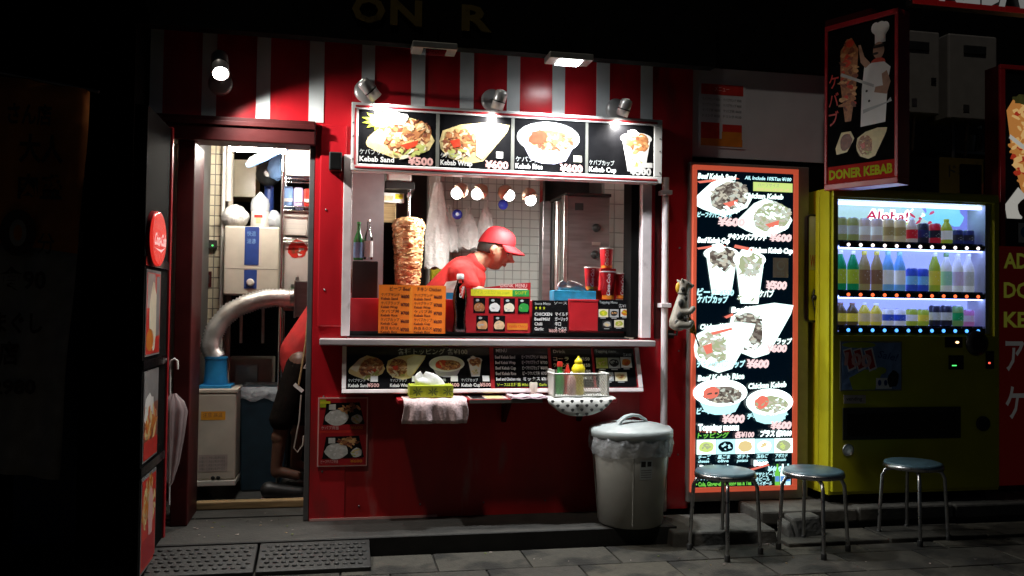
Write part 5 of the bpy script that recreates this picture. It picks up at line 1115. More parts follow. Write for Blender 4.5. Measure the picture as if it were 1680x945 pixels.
# ================================================================ LEFT OF THE DOORWAY
XP = -.832
t = thing('poster_stand', 'tall red edged panel of glossy food posters standing out beside the doorway', 'poster stand', (XP-.03, -.48, .0))
boxpart('board', t, XP-.055, XP-.001, -.76, -.235, .02, 2.10, 'flat_black')
m = MB(); m.box(XP-.058, XP+.008, -.2345, -.20, .012, 2.11, 'red_trim'); m.build('edge_frame', t, bevel=.003)
for z in (.50, .965, 1.42): boxpart('rail', t, XP-.0008, XP+.006, -.76, -.236, z-.02, z+.02, 'black_gloss')
for i, (z0, z1) in enumerate([(1.0, 1.385), (.535, .935), (.05, .47)]):
    m = MB(); m.box(XP-.0005, XP+.004, -.735, -.43, z0, z1, 'dull_letter'); F = Face(m, (XP+.0043, -.735, z0), (0, 1, 0), (1, 0, 0), (.305, z1-z0), (100, 90))
    if i == 0: F.rect(3, 3, 97, 88, 'print_red'); F.rect(8, 4, 60, 40, 'paper_dull'); F.ell(50, 50, 26, 36, 'bread_hi', 18, jit=.1); F.ell(30, 74, 24, 12, 'print_orange', 14, jit=.1); F.rect(70, 6, 94, 70, 'dull_letter')
    elif i == 1: F.rect(3, 3, 97, 88, 'meat3'); F.rect(3, 3, 97, 34, 'dull_letter'); F.ell(40, 40, 34, 16, 'print_white', 16, jit=.15); F.bits(50, 58, 40, 20, ['tomato', 'print_orange', 'bread'], 50, 8); F.rect(3, 70, 97, 88, 'print_red')
    else: F.rect(3, 3, 97, 88, 'print_red'); F.bits(50, 30, 40, 24, ['bread', 'meat2', 'print_orange'], 50, 8); F.ell(60, 40, 16, 30, 'print_pink', 14, jit=.2); F.rect(10, 60, 90, 84, 'red_trim')
    m.build('poster', t)
# round cola sign
n_ = Vector((math.cos(R(3)), -math.sin(R(3)), 0)); c = Vector((XP+.03, -.62, 1.525))
t = thing('round_sign', 'glowing round red cola sign at the doorway edge', 'sign', tuple(c))
MB().lathe(c - n_*.045, [(.10, 0), (.122, .004), (.126, .012), (.126, .036)], 'red_trim', 40, n_).build('housing', t)
m = MB(); m.lathe(c, [(.122, -.0085), (.122, .0), (.116, .003)], 'disc_red', 40, n_); ud2 = Vector((-n_.y, n_.x, 0)); F = Face(m, c - ud2*.12 + n_*.0036 + Vector((0, 0, -.12)), ud2, n_, (.24, .24), (100, 100))
F.text('Coca-Cola', 10, 62, 22, 'disc_white', width=82, slant=.3, bold=.03, rot=.0); F.poly([(14, 68), (60, 70), (90, 64), (60, 75)], 'disc_white'); m.build('face', t)
m = MB(); m.tube([c - n_*.046, Vector((XP, c.y+.02, c.z))], .012, 'black', 8); m.build('bracket', t)
# unlit neighbour on the left
ls = thing('dark_shopfront', 'unlit shuttered shopfront on the far left with faint lettering', 'shop', (-2.2, .2, 0))
boxpart('front', ls, -5.0, xl-.02, .05, .2, .02, 2.9, 'flat_black'); boxpart('canopy', ls, -5.0, -1.05, -2.2, .2, 2.95, 3.1, 'flat_black'); boxpart('side_pier', ls, xl-.24, xl-.021, -.25, .049, .02, 2.9, 'flat_black')  # deep canopy added, reaching out of view, to keep sun off this side
x0, x1, z0, z1 = (-1.5844, -1.0767, 0.4214, 2.1558)
m = MB(); m.box(x0, x1, .005, .049, .02, 2.3, 'shutter_blue'); F = Face(m, (x0, .0045, z0), (1, 0, 0), (0, -1, 0), (x1-x0, z1-z0), (177, 560))
F.text('LEY', 84, 201, 20, 'dull_letter', width=46, bold=.03); F.rect(88, 204, 128, 206, 'dull_letter'); F.text('定休日', 90, 238, 9, 'shutter_blue', width=40); m.build('shutter', ls)
pz_ = (-1.2659, -0.02, 1.8913); t = thing('paper_sign', 'grey paper corner taped on the dark shutter behind the banner', 'notice', pz_); m = MB(); x0, x1, z0, z1 = (-1.3205, -1.2226, 1.8071, 1.9751); m.add([(x0, -.02, z1-.01), (x1, -.02, z1), (x1-.02, -.02, z1-.05), (x0+.02, -.02, z0), (x0, -.012, z1-.01), (x1, -.012, z1), (x1-.02, -.012, z1-.05), (x0+.02, -.012, z0)], [(0, 3, 2, 1), (4, 5, 6, 7), (0, 1, 5, 4), (1, 2, 6, 5), (2, 3, 7, 6), (3, 0, 4, 7)], 'paper_dull'); m.build('sheet', t)
x0, x1, z0, z1 = (-1.5877, -1.1532, 0.4739, 2.2695)
bn = thing('banner', 'dark orange upright banner with black japanese lettering on the far left', 'banner', ((x0+x1)/2, -.45, .02))
m = MB(); nx, nz = 14, 26; rows = []
for k in range(nz+1): rows.append([(x0 + (x1-x0)*i/nx - .09*(k/nz)*(i/nx), -.45 + .018*math.sin(i*.9+k*.25) + .01*math.sin(k*.6), z1 - (z1-z0)*k/nz - .05*(i/nx)) for i in range(nx+1)])
m.loft(rows[:12], 'banner_orange', True, False, False); m.loft(rows[11:], 'banner_pale', True, False, False); o = m.build('cloth', bn); q = o.modifiers.new('thick', 'SOLIDIFY'); q.thickness = .003
m = MB(); F = Face(m, (x0, -.49, z0), (1, 0, 0), (0, -1, 0), (x1-x0, z1-z0), (170, 645))
for i, (tx, xx, yy, hh_) in enumerate([('さん店', 40, 80, 26), ('大人', 60, 140, 34), ('肉盛', 60, 200, 30)]): F.text(tx, xx, yy, hh_, 'banner_ink', width=72, bold=.03)
F.ell(62, 260, 30, 38, 'banner_ink', 24); F.ell(62, 260, 14, 22, 'banner_pale', 20); F.ell(62, 260, 7, 13, 'banner_orange', 16); F.text('分', 94, 290, 26, 'banner_ink', width=28); F.text('食90', 34, 350, 28, 'banner_ink', width=76, bold=.03); F.text('まぐし', 26, 420, 26, 'banner_ink', width=80, bold=.03); F.text('店', 36, 470, 28, 'banner_ink', width=32, bold=.03); F.text('2980', 26, 520, 22, 'banner_ink', width=72, bold=.04)
m.build('lettering', bn)
m = MB(); m.tube([(x0-.1, -.45, z1+.03), (x1+.04, -.45, z1-.055)], .008, 'steel_dark', 8); m.tube([(x0-.05, -.44, .02), (x0-.05, -.44, z1+.06)], .014, 'steel_dark', 8); m.build('pole', bn)
m = MB(); m.lathe((x0-.05, -.44, .001), [(.18, 0), (.18, .05), (.05, .09)], 'black', 20); m.build('foot', bn)
# umbrella hanging on the door post
c = Vector((-0.8101, -0.14, 0.9357)); t = thing('umbrella', 'closed pale pink umbrella hanging beside the doorway', 'umbrella', tuple(c)); zt_ = c.z; zl = 0.2282
m = MB(); m.tube([(c.x-.020, -.14, zt_-.02), (c.x-.016, -.14, zt_+.012), (c.x, -.14, zt_+.022), (c.x+.014, -.14, zt_+.012), (c.x+.016, -.14, zt_-.03)], .0065, 'paper', 8); m.build('handle', t)
m = MB(); m.tube([(c.x-.020, -.14, zt_-.02), (c.x-.010, -.14, zl)], .0055, 'paper', 8); m.build('shaft', t)
rings = []
for k, (f, rr) in enumerate([(.22, .012), (.27, .045), (.34, .060), (.5, .052), (.7, .036), (.84, .014), (.86, .008)]):
    zc = zt_ + (zl-zt_)*f; xc = c.x-.012 + .015*(1-f); rings.append([(xc + math.cos(2*PI*j/32)*rr*(1+.2*math.cos(j*PI/2)), -.14 + math.sin(2*PI*j/32)*rr*.6*(1+.2*math.cos(j*PI/2)), zc + .006*math.sin(j*1.7)) for j in range(32)])
m = MB(); m.loft(rings, 'umbrella_film'); m.build('canopy', t)

# ================================================================ INSIDE THE DOORWAY
ZF = .0965
t = thing('ceiling_lamp', 'glaring white strip lamp under the ceiling inside the doorway', 'lamp', (-0.4618, 0.5, 2.145), None)
p_ = (-0.4617, 0.5, 2.1414); lx0, lx1 = -0.6466, -0.3301
boxpart('housing', t, lx0-.02, lx1+.02, .45, .55, p_[2]+.026, p_[2]+.055, 'appliance_white', .004)
MB().tube([(lx0, .5, p_[2]+.008), (lx1, .5, p_[2]+.008)], .020, 'tube_light', 12).build('tube', t)
# wall pipes
t = thing('wall_pipe', 'pair of white pipes beside the doorway tiles', 'pipe', (-0.7098, 0.95, 1.5031))
for px, r_, z0p in ((367, .012, 430), (374, .018, 330)): MB().tube([(-0.7309 if px == 367 else -0.7015, .95, .7 if px == 367 else 1.8889), (-0.7309 if px == 367 else -0.7015, .95, 2.4)], r_, 'appliance_white', 10).build('pipe', t)
c = (-0.8041, 0.98, 1.6066); t = thing('thermostat', 'small dark wall box with a green light on the doorway tiles', 'control box', c); boxpart('box', t, c[0]-.035, c[0]+.035, .965, .9935, c[2]-.02, c[2]+.035, 'black', .003); MB().ball((c[0]+.012, .963, c[2]), .006, 'led_green', 8, 6).build('light', t)
c = (-0.8217, 0.98, 1.3942); t = thing('wall_socket', 'brown wall socket plate on the tiles below the green light', 'socket', c); boxpart('plate', t, c[0]-.025, c[0]+.025, .983, .9935, c[2]-.05, c[2]+.05, 'dark_red', .003); boxpart('outlet', t, c[0]-.012, c[0]+.012, .980, .9829, c[2]-.025, c[2]+.025, 'black')
# boiler
x0, x1, z0, z1 = (-0.7083, -0.376, 1.2931, 1.7263)
t = thing('water_heater', 'cream wall heater box with blue control strip inside the doorway', 'heater', ((x0+x1)/2, .95, z0))
MB().box(x0, x1, .85, 1.05, z0, z1, 'appliance').build('casing', t, bevel=.012)
boxpart('seam', t, x0+.006, x1-.006, .8485, .8496, z0+(z1-z0)*.38, z0+(z1-z0)*.385, 'grout')
a = (x1-x0); m = MB(); m.box(x0+a*.37, x0+a*.63, .847, .8495, z0+(z1-z0)*.44, z1-.004, 'navy'); F = Face(m, (x0+a*.37, .8467, z0+(z1-z0)*.44), (1, 0, 0), (0, -1, 0), (a*.26, (z1-z0)*.55), (26, 60)); F.text('快適', 4, 14, 6, 'film_blue', width=16); F.text('湯沸', 4, 26, 6, 'film_blue', width=16); F.rect(9, 42, 16, 52, 'navy'); m.build('strip', t)
m = MB(); m.box(x0+a*.37, x0+a*.60, .847, .8495, z0+(z1-z0)*.10, z0+(z1-z0)*.37, 'navy'); m.lathe((x0+a*.485, .8468, z0+(z1-z0)*.19), [(.024, 0), (.022, .012), (.015, .016)], 'appliance_white', 18, (0, -1, 0)); m.build('knob', t)
for k in (.3, .7): MB().tube([(x0+a*k, .95, z0), (x0+a*k, .97, z0-.3)], .010, 'steel', 8).build('pipe', t)
hz = z1
def lump(name, label, cat, cx, cy, cz, rx, ry, rz, mat, seed, amp=.22, subd=1):
    t = thing(name, label, cat, (cx, cy, cz-rz)); random.seed(seed)
    ph = [random.uniform(0, 6) for _ in range(6)]
    m = MB(); m.ball((cx, cy, cz), 1, mat, 26, 16, fn=lambda d, q: Vector((d.x*rx, d.y*ry, d.z*rz))*(1 + amp*.6*noise.noise(d*2.2+Vector((seed, 0, 0))) + amp*1.1*(.35-abs(noise.noise(d*3.1+Vector((0, seed, 0))))) + amp*.7*(.3-abs(noise.noise(d*7.5+Vector((0, 0, seed)))))) * (1 + (.5*max(0, d.z-.75))), scale=(1, 1, 1)); m.build('film', t, subd=subd); return t
p_ = (-0.6572, 0.92, 1.8099); lump('plastic_bag', 'crumpled white plastic bag at the left end on the cream heater', 'plastic bag', p_[0], .94, hz+.062, .082, .07, .066, 'bag', 3)
p_ = (-0.4711, 0.95, 1.8195); t = lump('plastic_bag', 'thin clear bag right of the paper rolls on the cream heater', 'plastic bag', -0.4261, .97, hz+.05, .06, .06, .055, 'bag_thin', 5)
c = Vector((-0.5041, .93, hz+.001)); t = thing('paper_roll', 'stack of white paper lids wrapped in film on the cream heater', 'paper roll', tuple(c))
MB().lathe(c, [(.055, 0), (.056, .01), (.053, .14), (.045, .145), (.0, .147)], 'paper', 26).build('roll', t); m = MB(); m.lathe(c + Vector((0, 0, .149)), [(.057, -.05), (.058, 0), (.05, .03), (.02, .06), (.006, .075)], 'bag_thin', 22); m.build('film', t)
m = MB(); F = Face(m, (c.x-.03, c.y-.0575, c.z+.02), (1, 0, 0), (0, -1, 0), (.05, .06), (20, 20)); F.rect(0, 2, 20, 8, 'print_red'); F.rect(4, 8, 16, 20, 'meat4'); m.build('label', t)
# hanging plastic wrapped things under the lamp
p_ = (-0.4352, 0.7, 2.1223); t = thing('wrapped_tubes', 'clear blue wrapped bundle hanging slanted under the ceiling lamp', 'bundle', p_)
for k in range(4):
    a_, b_ = Vector((-0.5702, 0.7, 2.0788)) + Vector((0, .03*k, .012*k)), Vector((-0.3359, 0.7, 2.2094)) + Vector((.0, .03*k, .012*k)); MB().tube([a_, a_.lerp(b_, .1), a_.lerp(b_, .5), b_], [.012, .024, .027, .024], ('film_blue', 'bag_thin', 'bag', 'bag_thin')[k], 12).build('tube', t)
MB().tube([(-0.4429, 0.7, 2.148), (-0.4467, 0.72, 2.2638)], .003, 'steel_dark', 6).build('cord', t)
x0, x1, z0, z1 = (-0.7334, -0.5681, 1.9616, 2.2126); t = thing('cabinet', 'beige cupboard door behind the cream heater', 'cabinet', ((x0+x1)/2, 1.4, z0)); boxpart('door', t, x0, x1, 1.3, 1.32, z0, z1, 'tile_beige', .004); boxpart('carcass', t, x0, x1, 1.321, 1.6, z0, z1, 'wood')
c = (-0.4691, 1.1, 2.0875); t = thing('fan', 'dark round fan with a blue bag behind the clear bundle', 'fan', c); MB().lathe(c, [(.075, 0), (.08, .02), (.07, .06), (.03, .07)], 'black', 26, (0, -1, 0)).build('housing', t); MB().lathe((c[0], c[1]-.0705, c[2]), [(.03, 0), (.024, .012)], 'steel_dark', 16, (0, -1, 0)).build('hub', t); MB().lathe((c[0], c[1]+.05, c[2]-.7), [(.05, 0), (.03, .6), (.03, .7)], 'navy', 14).build('stand', t)
p_ = (-0.4089, 1, 2.1224); lump('blue_bag', 'blue plastic bag hanging between the fan and the rack', 'plastic bag', p_[0], 1.0, p_[2], .06, .05, .075, 'film_blue', 9)
# rack on the right of the doorway
rx0, rx1 = -0.3568, -0.1443+.03
rk = thing('wire_rack', 'steel wire rack on the right inside the doorway', 'rack', ((rx0+rx1)/2, .9, ZF))
for xx in (rx0, rx1):
    for yy in (.75, 1.05): MB().tube([(xx, yy, ZF), (xx, yy, 2.3)], .011, 'chrome', 10).build('post', rk)
shz = [2.0247, 1.8507, 1.6543]
for zz in shz:
    m = MB(); m.tube([(rx0, .75, zz-.006), (rx1, .75, zz-.006)], .005, 'chrome', 6); m.tube([(rx0, .75, zz-.028), (rx1, .75, zz-.028)], .004, 'chrome', 6)
    for k in range(15): xx = rx0 + (rx1-rx0)*(k+.5)/15; m.tube([(xx, .75, zz-.003), (xx, 1.05, zz-.003)], .0022, 'chrome', 4)
    m.build('shelf', rk)
def crate(label, px4, y0, y1, mat, ribs=True):
    x0, x1, z0, z1 = px4; t = thing('plastic_basket', label, 'basket', ((x0+x1)/2, (y0+y1)/2, z0))
    MB().hexa([(x0+.01, y0+.01, z0), (x1-.01, y0+.01, z0), (x1-.01, y1-.01, z0), (x0+.01, y1-.01, z0)], [(x0, y0, z1-.012), (x1, y0, z1-.012), (x1, y1, z1-.012), (x0, y1, z1-.012)], mat).build('body', t, bevel=.004)
    boxpart('rim', t, x0-.005, x1+.005, y0-.005, y1+.005, z1-.0115, z1, mat, .003)
    if ribs:
        m = MB(); n = 10
        for i in range(n):
            for k in range(4): m.box(x0+.015+(x1-x0-.03)*i/n, x0+.015+(x1-x0-.03)*(i+.6)/n, y0+.001+.008*(1-k/4), y0+.0035+.008*(1-k/4), z0+.012+(z1-z0-.04)*k/4, z0+.012+(z1-z0-.04)*(k+.6)/4, 'grout_pale')
        m.build('holes', t)
    return t
crate('tall white plastic tub on the top shelf of the wire rack', (-0.3538, -0.1768, 2.0446, 2.2274), .78, 1.02, 'appliance_white', False)
crate('white slotted basket on the lower shelf of the wire rack', (-0.3539, -0.1994, 1.6715, 1.8271), .78, 1.02, 'appliance_white')
for i, (a, b, mt, lab) in enumerate([(0, 1, 'film_blue', 'blue wrapped pack at the left on the middle rack shelf'), (1, 2, 'd_lilac', 'purple wrapped pack in the middle of the rack shelf'), (2, 3, 'print_red', 'red wrapped pack at the right on the middle rack shelf')]):
    x0, x1, z0, z1 = (-0.3541, -0.1732, 1.8707, 1.9773); w_ = (x1-x0)/3; t = thing('wrapped_pack', lab, 'pack', (x0+w_*(i+.5), .85, shz[1])); MB().box(x0+w_*i+.002, x0+w_*(i+1)-.002, .79, .98, shz[1]+.0005, z1-.004*i, mt).build('pack', t, bevel=.012); boxpart('fold', t, x0+w_*i+.006, x0+w_*(i+1)-.006, .784, .7895, shz[1]+.03, shz[1]+.05, 'bag')
x0, x1, z0, z1 = (-0.3435, -0.1635, 1.2023, 1.6447); t = thing('machine', 'white kitchen machine with red picture label on the rack', 'machine', ((x0+x1)/2, .9, z0)); MB().box(x0, x1, .77, 1.03, z0, z1, 'appliance_white').build('casing', t, bevel=.008)
m = MB(); F = Face(m, (x0, .7693, z0), (1, 0, 0), (0, -1, 0), (x1-x0, z1-z0), (49, 117)); F.ell(22, 16, 16, 15, 'print_red', 18, jit=.1); F.bits(24, 18, 9, 8, ['meat3', 'tomato', 'print_white'], 14, 3); m.build('label', t)
m = MB()
for k, (xx, zz) in enumerate([(.3, .35), (.62, .35), (.3, .22), (.62, .22), (.46, .45)]): m.lathe((x0+(x1-x0)*xx, .7695, z0+(z1-z0)*zz), [(.012, 0), (.010, .012)], 'steel', 12, (0, -1, 0))
m.ball((x0+(x1-x0)*.3, .757, z0+(z1-z0)*.29), .004, 'led_green', 8, 6); m.build('knob', t)
# duct and portable cooler
c0 = Vector((-0.7157, 0.62, 0.7435)); x0, x1, z0, z1 = (-0.8286, -0.5813, 0.191, 0.7286)
t = thing('portable_cooler', 'beige portable cooler with orange label and blue collar inside the doorway', 'cooler', ((x0+x1)/2, .66, z0))
MB().box(x0, x1, .55, .84, z0+.02, z1-.012, 'appliance').build('casing', t, bevel=.012)
boxpart('top_frame', t, x0-.004, x1+.004, .546, .844, z1-.0115, z1+.012, 'appliance', .005); boxpart('foot', t, x0-.003, x1+.003, .545, .845, z0-.012, z0+.0195, 'appliance_white', .004)
m = MB(); F = Face(m, (x0, .5493, z0), (1, 0, 0), (0, -1, 0), (x1-x0, z1-z0), (73, 152)); F.rect(15, 33, 55, 47, 'orange_label'); F.text('注意 高温', 18, 42, 6, 'meat1', width=32); F.rect(12, 104, 60, 132, 'paper_dull')
for k in range(4): F.text('お願い 使用後は電源を切る', 14, 111+k*6, 3.5, 'dull_letter', width=42)
m.build('label', t)
m = MB(); m.ball(((x0+x1)/2+.0, .548, z0+.035), .012, 'black', 10, 6, scale=(1, .4, 1)); m.ball(((x0+x1)/2+.03, .548, z0+.035), .012, 'black', 10, 6, scale=(1, .4, 1)); m.build('screw', t)
cx = -0.718; zc = z1+.0125
m = MB(); m.box(cx-.082, cx+.10, .59, .78, zc, zc+.018, 'blue_plastic'); m.lathe((cx+.0, .685, zc+.0185), [(.072, 0), (.068, .03), (.064, .09), (.062, .145), (.068, .15), (.068, .165)], 'blue_plastic', 30); m.build('collar', t, bevel=.003)
pts = [Vector((cx, .685, zc+.17)), Vector((-0.7502, 0.685, 0.9778)), Vector((-0.7252, 0.69, 1.0871)), Vector((-0.6445, 0.7, 1.1903)), Vector((-0.5265, 0.71, 1.2509)), Vector((-0.4062, 0.72, 1.2787)), Vector((-0.2838, 0.73, 1.2769))]
cur = []
for i in range(len(pts)-1):
    p0, p1, p2, p3 = pts[max(i-1, 0)], pts[i], pts[i+1], pts[min(i+2, len(pts)-1)]
    for k in range(14):
        s_ = k/14; cur.append(0.5*((2*p1) + (p2-p0)*s_ + (2*p0-5*p1+4*p2-p3)*s_*s_ + (3*p1-p0-3*p2+p3)*s_**3))
du = thing('foil_duct', 'ribbed silver foil duct curving up from the blue collar', 'duct', tuple(pts[0]))
MB().tube(cur, [.056 + (.0045 if i % 2 else -.0045) + (.0018*math.sin(i*.5)) for i in range(len(cur))], 'foil', 24).build('hose', du)
MB().lathe(cur[-1] - Vector((.01, 0, 0)), [(.060, 0), (.062, .02), (.060, .04)], 'steel', 24, (1, 0, 0)).build('clamp', du)
x0, x1, z0, z1 = (-0.2687, -0.1006, 1.1658, 1.3834); t = thing('vent_box', 'small steel box where the foil duct ends', 'box', ((x0+x1)/2, .8, z0)); boxpart('body', t, x0, x1, .66, .765, z0, z1, 'steel_dark', .004); boxpart('flange', t, x0-.004, x0+.004, .655, .77, z0-.005, z1+.005, 'steel')
# bin with liner, steel box behind
x0, x1, z0, z1 = (-0.5927, -0.3706, 0.1526, 0.7157); t = thing('dark_bin', 'dark blue bin with clear liner beside the beige cooler', 'bin', ((x0+x1)/2, .9, ZF))
MB().hexa([(x0+.02, .77, ZF), (x1+.05, .77, ZF), (x1+.05, 1.05, ZF), (x0+.02, 1.05, ZF)], [(x0, .75, z1), (x1+.08, .75, z1), (x1+.08, 1.08, z1), (x0, 1.08, z1)], 'bin_dark').build('body', t, bevel=.012)
m = MB(); rings = []
for k, (dz, g_) in enumerate([(.02, .004), (.0, .012), (-.03, .016), (-.06, .010)]):
    rg = []
    for j in range(48):
        f = j/48*4; s_ = int(f); f -= s_; cs = [(x0, .75), (x1+.08, .75), (x1+.08, 1.08), (x0, 1.08)]; a, b = cs[s_], cs[(s_+1) % 4]
        xx, yy = a[0]+(b[0]-a[0])*f, a[1]+(b[1]-a[1])*f; mx_, my_ = (x0+x1+.08)/2, .915; d = Vector((xx-mx_, yy-my_)).normalized()
        rg.append((xx + d.x*(g_+.006*math.sin(j*1.9+k)), yy + d.y*(g_+.006*math.sin(j*1.9+k)), z1+dz+.012*math.sin(j*1.3)*(k == 3)))
    rings.append(rg)
m.loft(rings, 'bag_thin', True, False); m.build('bin_bag', t)
x0, x1, z0, z1 = (-0.7263, -0.4324, 0.6979, 0.8826); t = thing('steel_sink', 'steel framed box with shiny square panel behind the dark bin', 'steel box', ((x0+x1)/2, 1.3, z0)); boxpart('frame', t, x0, x1, 1.2, 1.5, z0-.3, z1, 'appliance', .006); boxpart('panel', t, x0+.06, x1-.09, 1.188, 1.1995, z0+.01, z1-.04, 'steel', .003)
boxpart('inner_dark', shop, -0.7703, -0.1513, 1.62, 1.66, ZF, 2.41, 'flat_black')  # black sheet standing in for the unlit depth of the room

# ================================================================ BEHIND THE SERVING WINDOW
CT2 = CT
c0 = Vector((0.1381, .36, CT2)); x0, x1, z0, z1 = (0.0692, 0.2146, 1.2793, 1.497)
t = thing('black_box', 'matt black box on the counter at the left window edge', 'box', ((x0+x1)/2, .36, CT2)); boxpart('body', t, x0, x1, .30, .42, CT2, z1, 'black', .006); boxpart('rear_plate', t, x0+.02, x1-.02, .4205, .426, CT2+.01, z1-.02, 'steel_dark')
def bottle(label, px4, y, mat, lmat, capm, name='glass_bottle'):
    x0, x1, z0, z1 = px4; h = z1-z0; r_ = (x1-x0)/2; cc = ((x0+x1)/2, y, z0); t = thing(name, label, 'bottle', cc)
    MB().lathe(cc, [(r_*.9, 0), (r_, .008), (r_, h*.5), (r_*.8, h*.6), (r_*.36, h*.76), (r_*.33, h*.95)], mat, 20).build('body', t); MB().lathe((cc[0], y, z0+h*.952), [(r_*.4, 0), (r_*.4, h*.045)], capm, 14).build('cap', t); MB().lathe((cc[0], y, z0+h*.06), [(r_+.001, 0), (r_+.001, h*.40)], lmat, 20, cap=False).build('label', t); return t
bottle('green glass bottle with blue and white label on the black box', (0.073, 0.1323, 1.5023, 1.7257), .35, 'green_glass', 'film_blue', 'green_print')
bottle('clear glass bottle right of the green one on the black box', (0.1324, 0.185, 1.5077, 1.7428), .36, 'glass_rim', 'print_grey', 'steel')
# vertical spit of meat
c = Vector((0.4109, .62, CT2)); zt_m, zb_m = 1.7883, 1.3317
t = thing('doner_grill', 'upright doner grill with a tall cone of roasted meat', 'grill', (c.x, .66, CT2))
MB().box(c.x-.16, c.x+.17, .50, .86, CT2, CT2+.028, 'steel').build('base', t, bevel=.006)
MB().tube([(c.x, .62, CT2), (c.x, .62, 2.0532)], .0085, 'chrome', 12).build('spit', t)
MB().lathe((c.x, .62, 1.9102), [(.016, 0), (.016, .09), (.009, .10)], 'chrome', 14).build('sleeve', t)
bk = MB(); bk.box(c.x-.19, c.x-.075, .68, .86, CT2+.03, 1.896, 'wood'); bk.build('heat_shield', t, bevel=.004); MB().box(c.x-.185, c.x-.08, .66, .6795, CT2+.03, zt_m-.03, 'flat_black').build('burner', t)
MB().box(c.x-.15, c.x+.03, .56, .8, 1.957, 2.0024, 'black').build('motor_plate', t, bevel=.004)
MB().box(c.x-.14, c.x+.01, .57, .75, 2.0043, 2.0932, 'appliance_white').build('motor', t, bevel=.012)
m = MB(); F = Face(m, (c.x-.17, .645, 1.8807), (1, 0, 0), (0, -1, 0), (.14, .06), (46, 20)); F.rect(0, 0, 46, 20, 'paper'); F.rect(28, 2, 44, 12, 'yellow_print'); F.rect(4, 6, 24, 16, 'meat4'); m.build('label', t)
# meat: a rough cone of many thin overlapping slices
def prof(f): return .074 + .043*(f**.7) if f < .90 else .114*(1-((f-.90)/.10)**2*.5)
Hm = zt_m-zb_m; m = MB(); rings = []; n = 56; nz = 64
for k in range(nz+1):
    f = k/nz; rr = prof(f)*.86; layer = math.floor(f*26); fr_ = f*26-layer
    ring = []
    for j in range(n):
        a = 2*PI*j/n; p = Vector((math.cos(a)*2.2, math.sin(a)*2.2, f*16))
        r2 = rr*(1 + .10*noise.noise(p*1.3) + .10*noise.noise(Vector((p.x*1.4, p.y*1.4, layer*3.7))) + .05*noise.noise(p*4)) - .003*abs(fr_-.5)
        ring.append((c.x + math.cos(a)*r2, .62 + math.sin(a)*r2, zb_m + Hm*f + .008*noise.noise(p)))
    rings.append(ring)
m.loft(rings, 'meat_cone' if 'meat_cone' in MATS else M('meat_cone', (.66, .40, .19), .38, var=.55, scale=22, bump=.5, bscale=70, dirt=((.22, .085, .03), 16, .56), stretch=(1, 1, 2.2))); mt_ = m.build('meat', t)
m = MB(); random.seed(4)
for k in range(620):
    f = random.random()*.98; a = random.uniform(0, 2*PI); rr = prof(f)*.86*random.uniform(.95, 1.06); w_ = random.uniform(.008, .030); h_ = random.uniform(.003, .012)
    d = Vector((math.cos(a), math.sin(a), 0)); s_ = Vector((-math.sin(a), math.cos(a), random.uniform(-.25, .25))); p = Vector((c.x, .62, zb_m + Hm*f)) + d*rr
    up_ = Vector((0, 0, 1)) + d*random.uniform(-.2, .5)
    m.hexa([p - s_*w_ - up_*h_*.3 - d*.012, p + s_*w_ - up_*h_*.3 - d*.012, p + s_*w_*.8 + up_*h_ - d*.012, p - s_*w_*.8 + up_*h_ - d*.012], [p - s_*w_*.8 - up_*h_*.4, p + s_*w_*.8 - up_*h_*.2, p + s_*w_*.6 + up_*h_*.7, p - s_*w_*.6 + up_*h_*.8], random.choice(['meat2', 'meat4', 'meat4', 'meat1', 'meat_cone', 'meat_cone', 'bread']))
o = m.build('slices', mt_, bevel=0); o['kind'] = 'stuff'
MB().lathe((c.x, .62, zb_m-.022), [(.07, 0), (.075, .008), (.07, .018)], 'steel', 24).build('plate', t)
# hanging lamps over the counter
Y_L = .45
pl_z = 2.0611
rail = thing('lamp_rail', 'dark rail under the ceiling carrying the four hanging lamps', 'rail', (0.9188, Y_L, pl_z)); boxpart('rail', rail, 0.4646, 1.6909, Y_L-.012, Y_L+.012, pl_z-.004, pl_z+.02, 'black', .003)
for i, (px, sgn, lab) in enumerate([(757, -1, 'leftmost round hanging lamp, its glowing bulb turned left'), (790, -1, 'second round hanging lamp from the left, bulb turned left'), (827, 1, 'third round hanging lamp, over the blue ornament, bulb turned right'), (866, 1, 'rightmost round hanging lamp of the four')]):
    xx = [0.7133, 0.837, 0.9808, 1.1339][i]; zz = 1.9493 - (.012 if i == 3 else 0)
    t = thing('hanging_lamp', lab, 'lamp', (xx, Y_L, zz), 'hanging lamps behind the serving window'); d = Vector((sgn*.80, -.06, -.62)).normalized()
    if i == 3: d = Vector((.30, -.08, -1)).normalized()
    cc = Vector((xx, Y_L, zz))
    MB().tube([(xx, Y_L, pl_z), cc + Vector((0, 0, .02))], .004, 'steel_dark', 6).build('stem', t)
    MB().lathe(cc - d*.03, [(.010, -.012), (.036, .004), (.046, .024), (.048, .046), (.045, .046), (.043, .026), (.025, .01)], 'brass', 24, d, cap=False).build('lamp_shade', t)
    MB().ball(cc + d*.036, .034, 'bulb_warm', 18, 12).build('bulb', t)
    l = bpy.data.lights.new('lamp_light', 'SPOT'); l.spot_size = R(172); l.spot_blend = .9; l.energy = 22 if i < 2 else 32; l.shadow_soft_size = .04; l.color = (1, .96, .9); ob = bpy.data.objects.new('lamp_light', l); COL.objects.link(ob); ob.parent = t; ob.location = d*.09; ob.rotation_euler = Vector((-.7, .05, -.7) if i < 2 else (.3, .25, -.85)).to_track_quat('-Z', 'Y').to_euler()
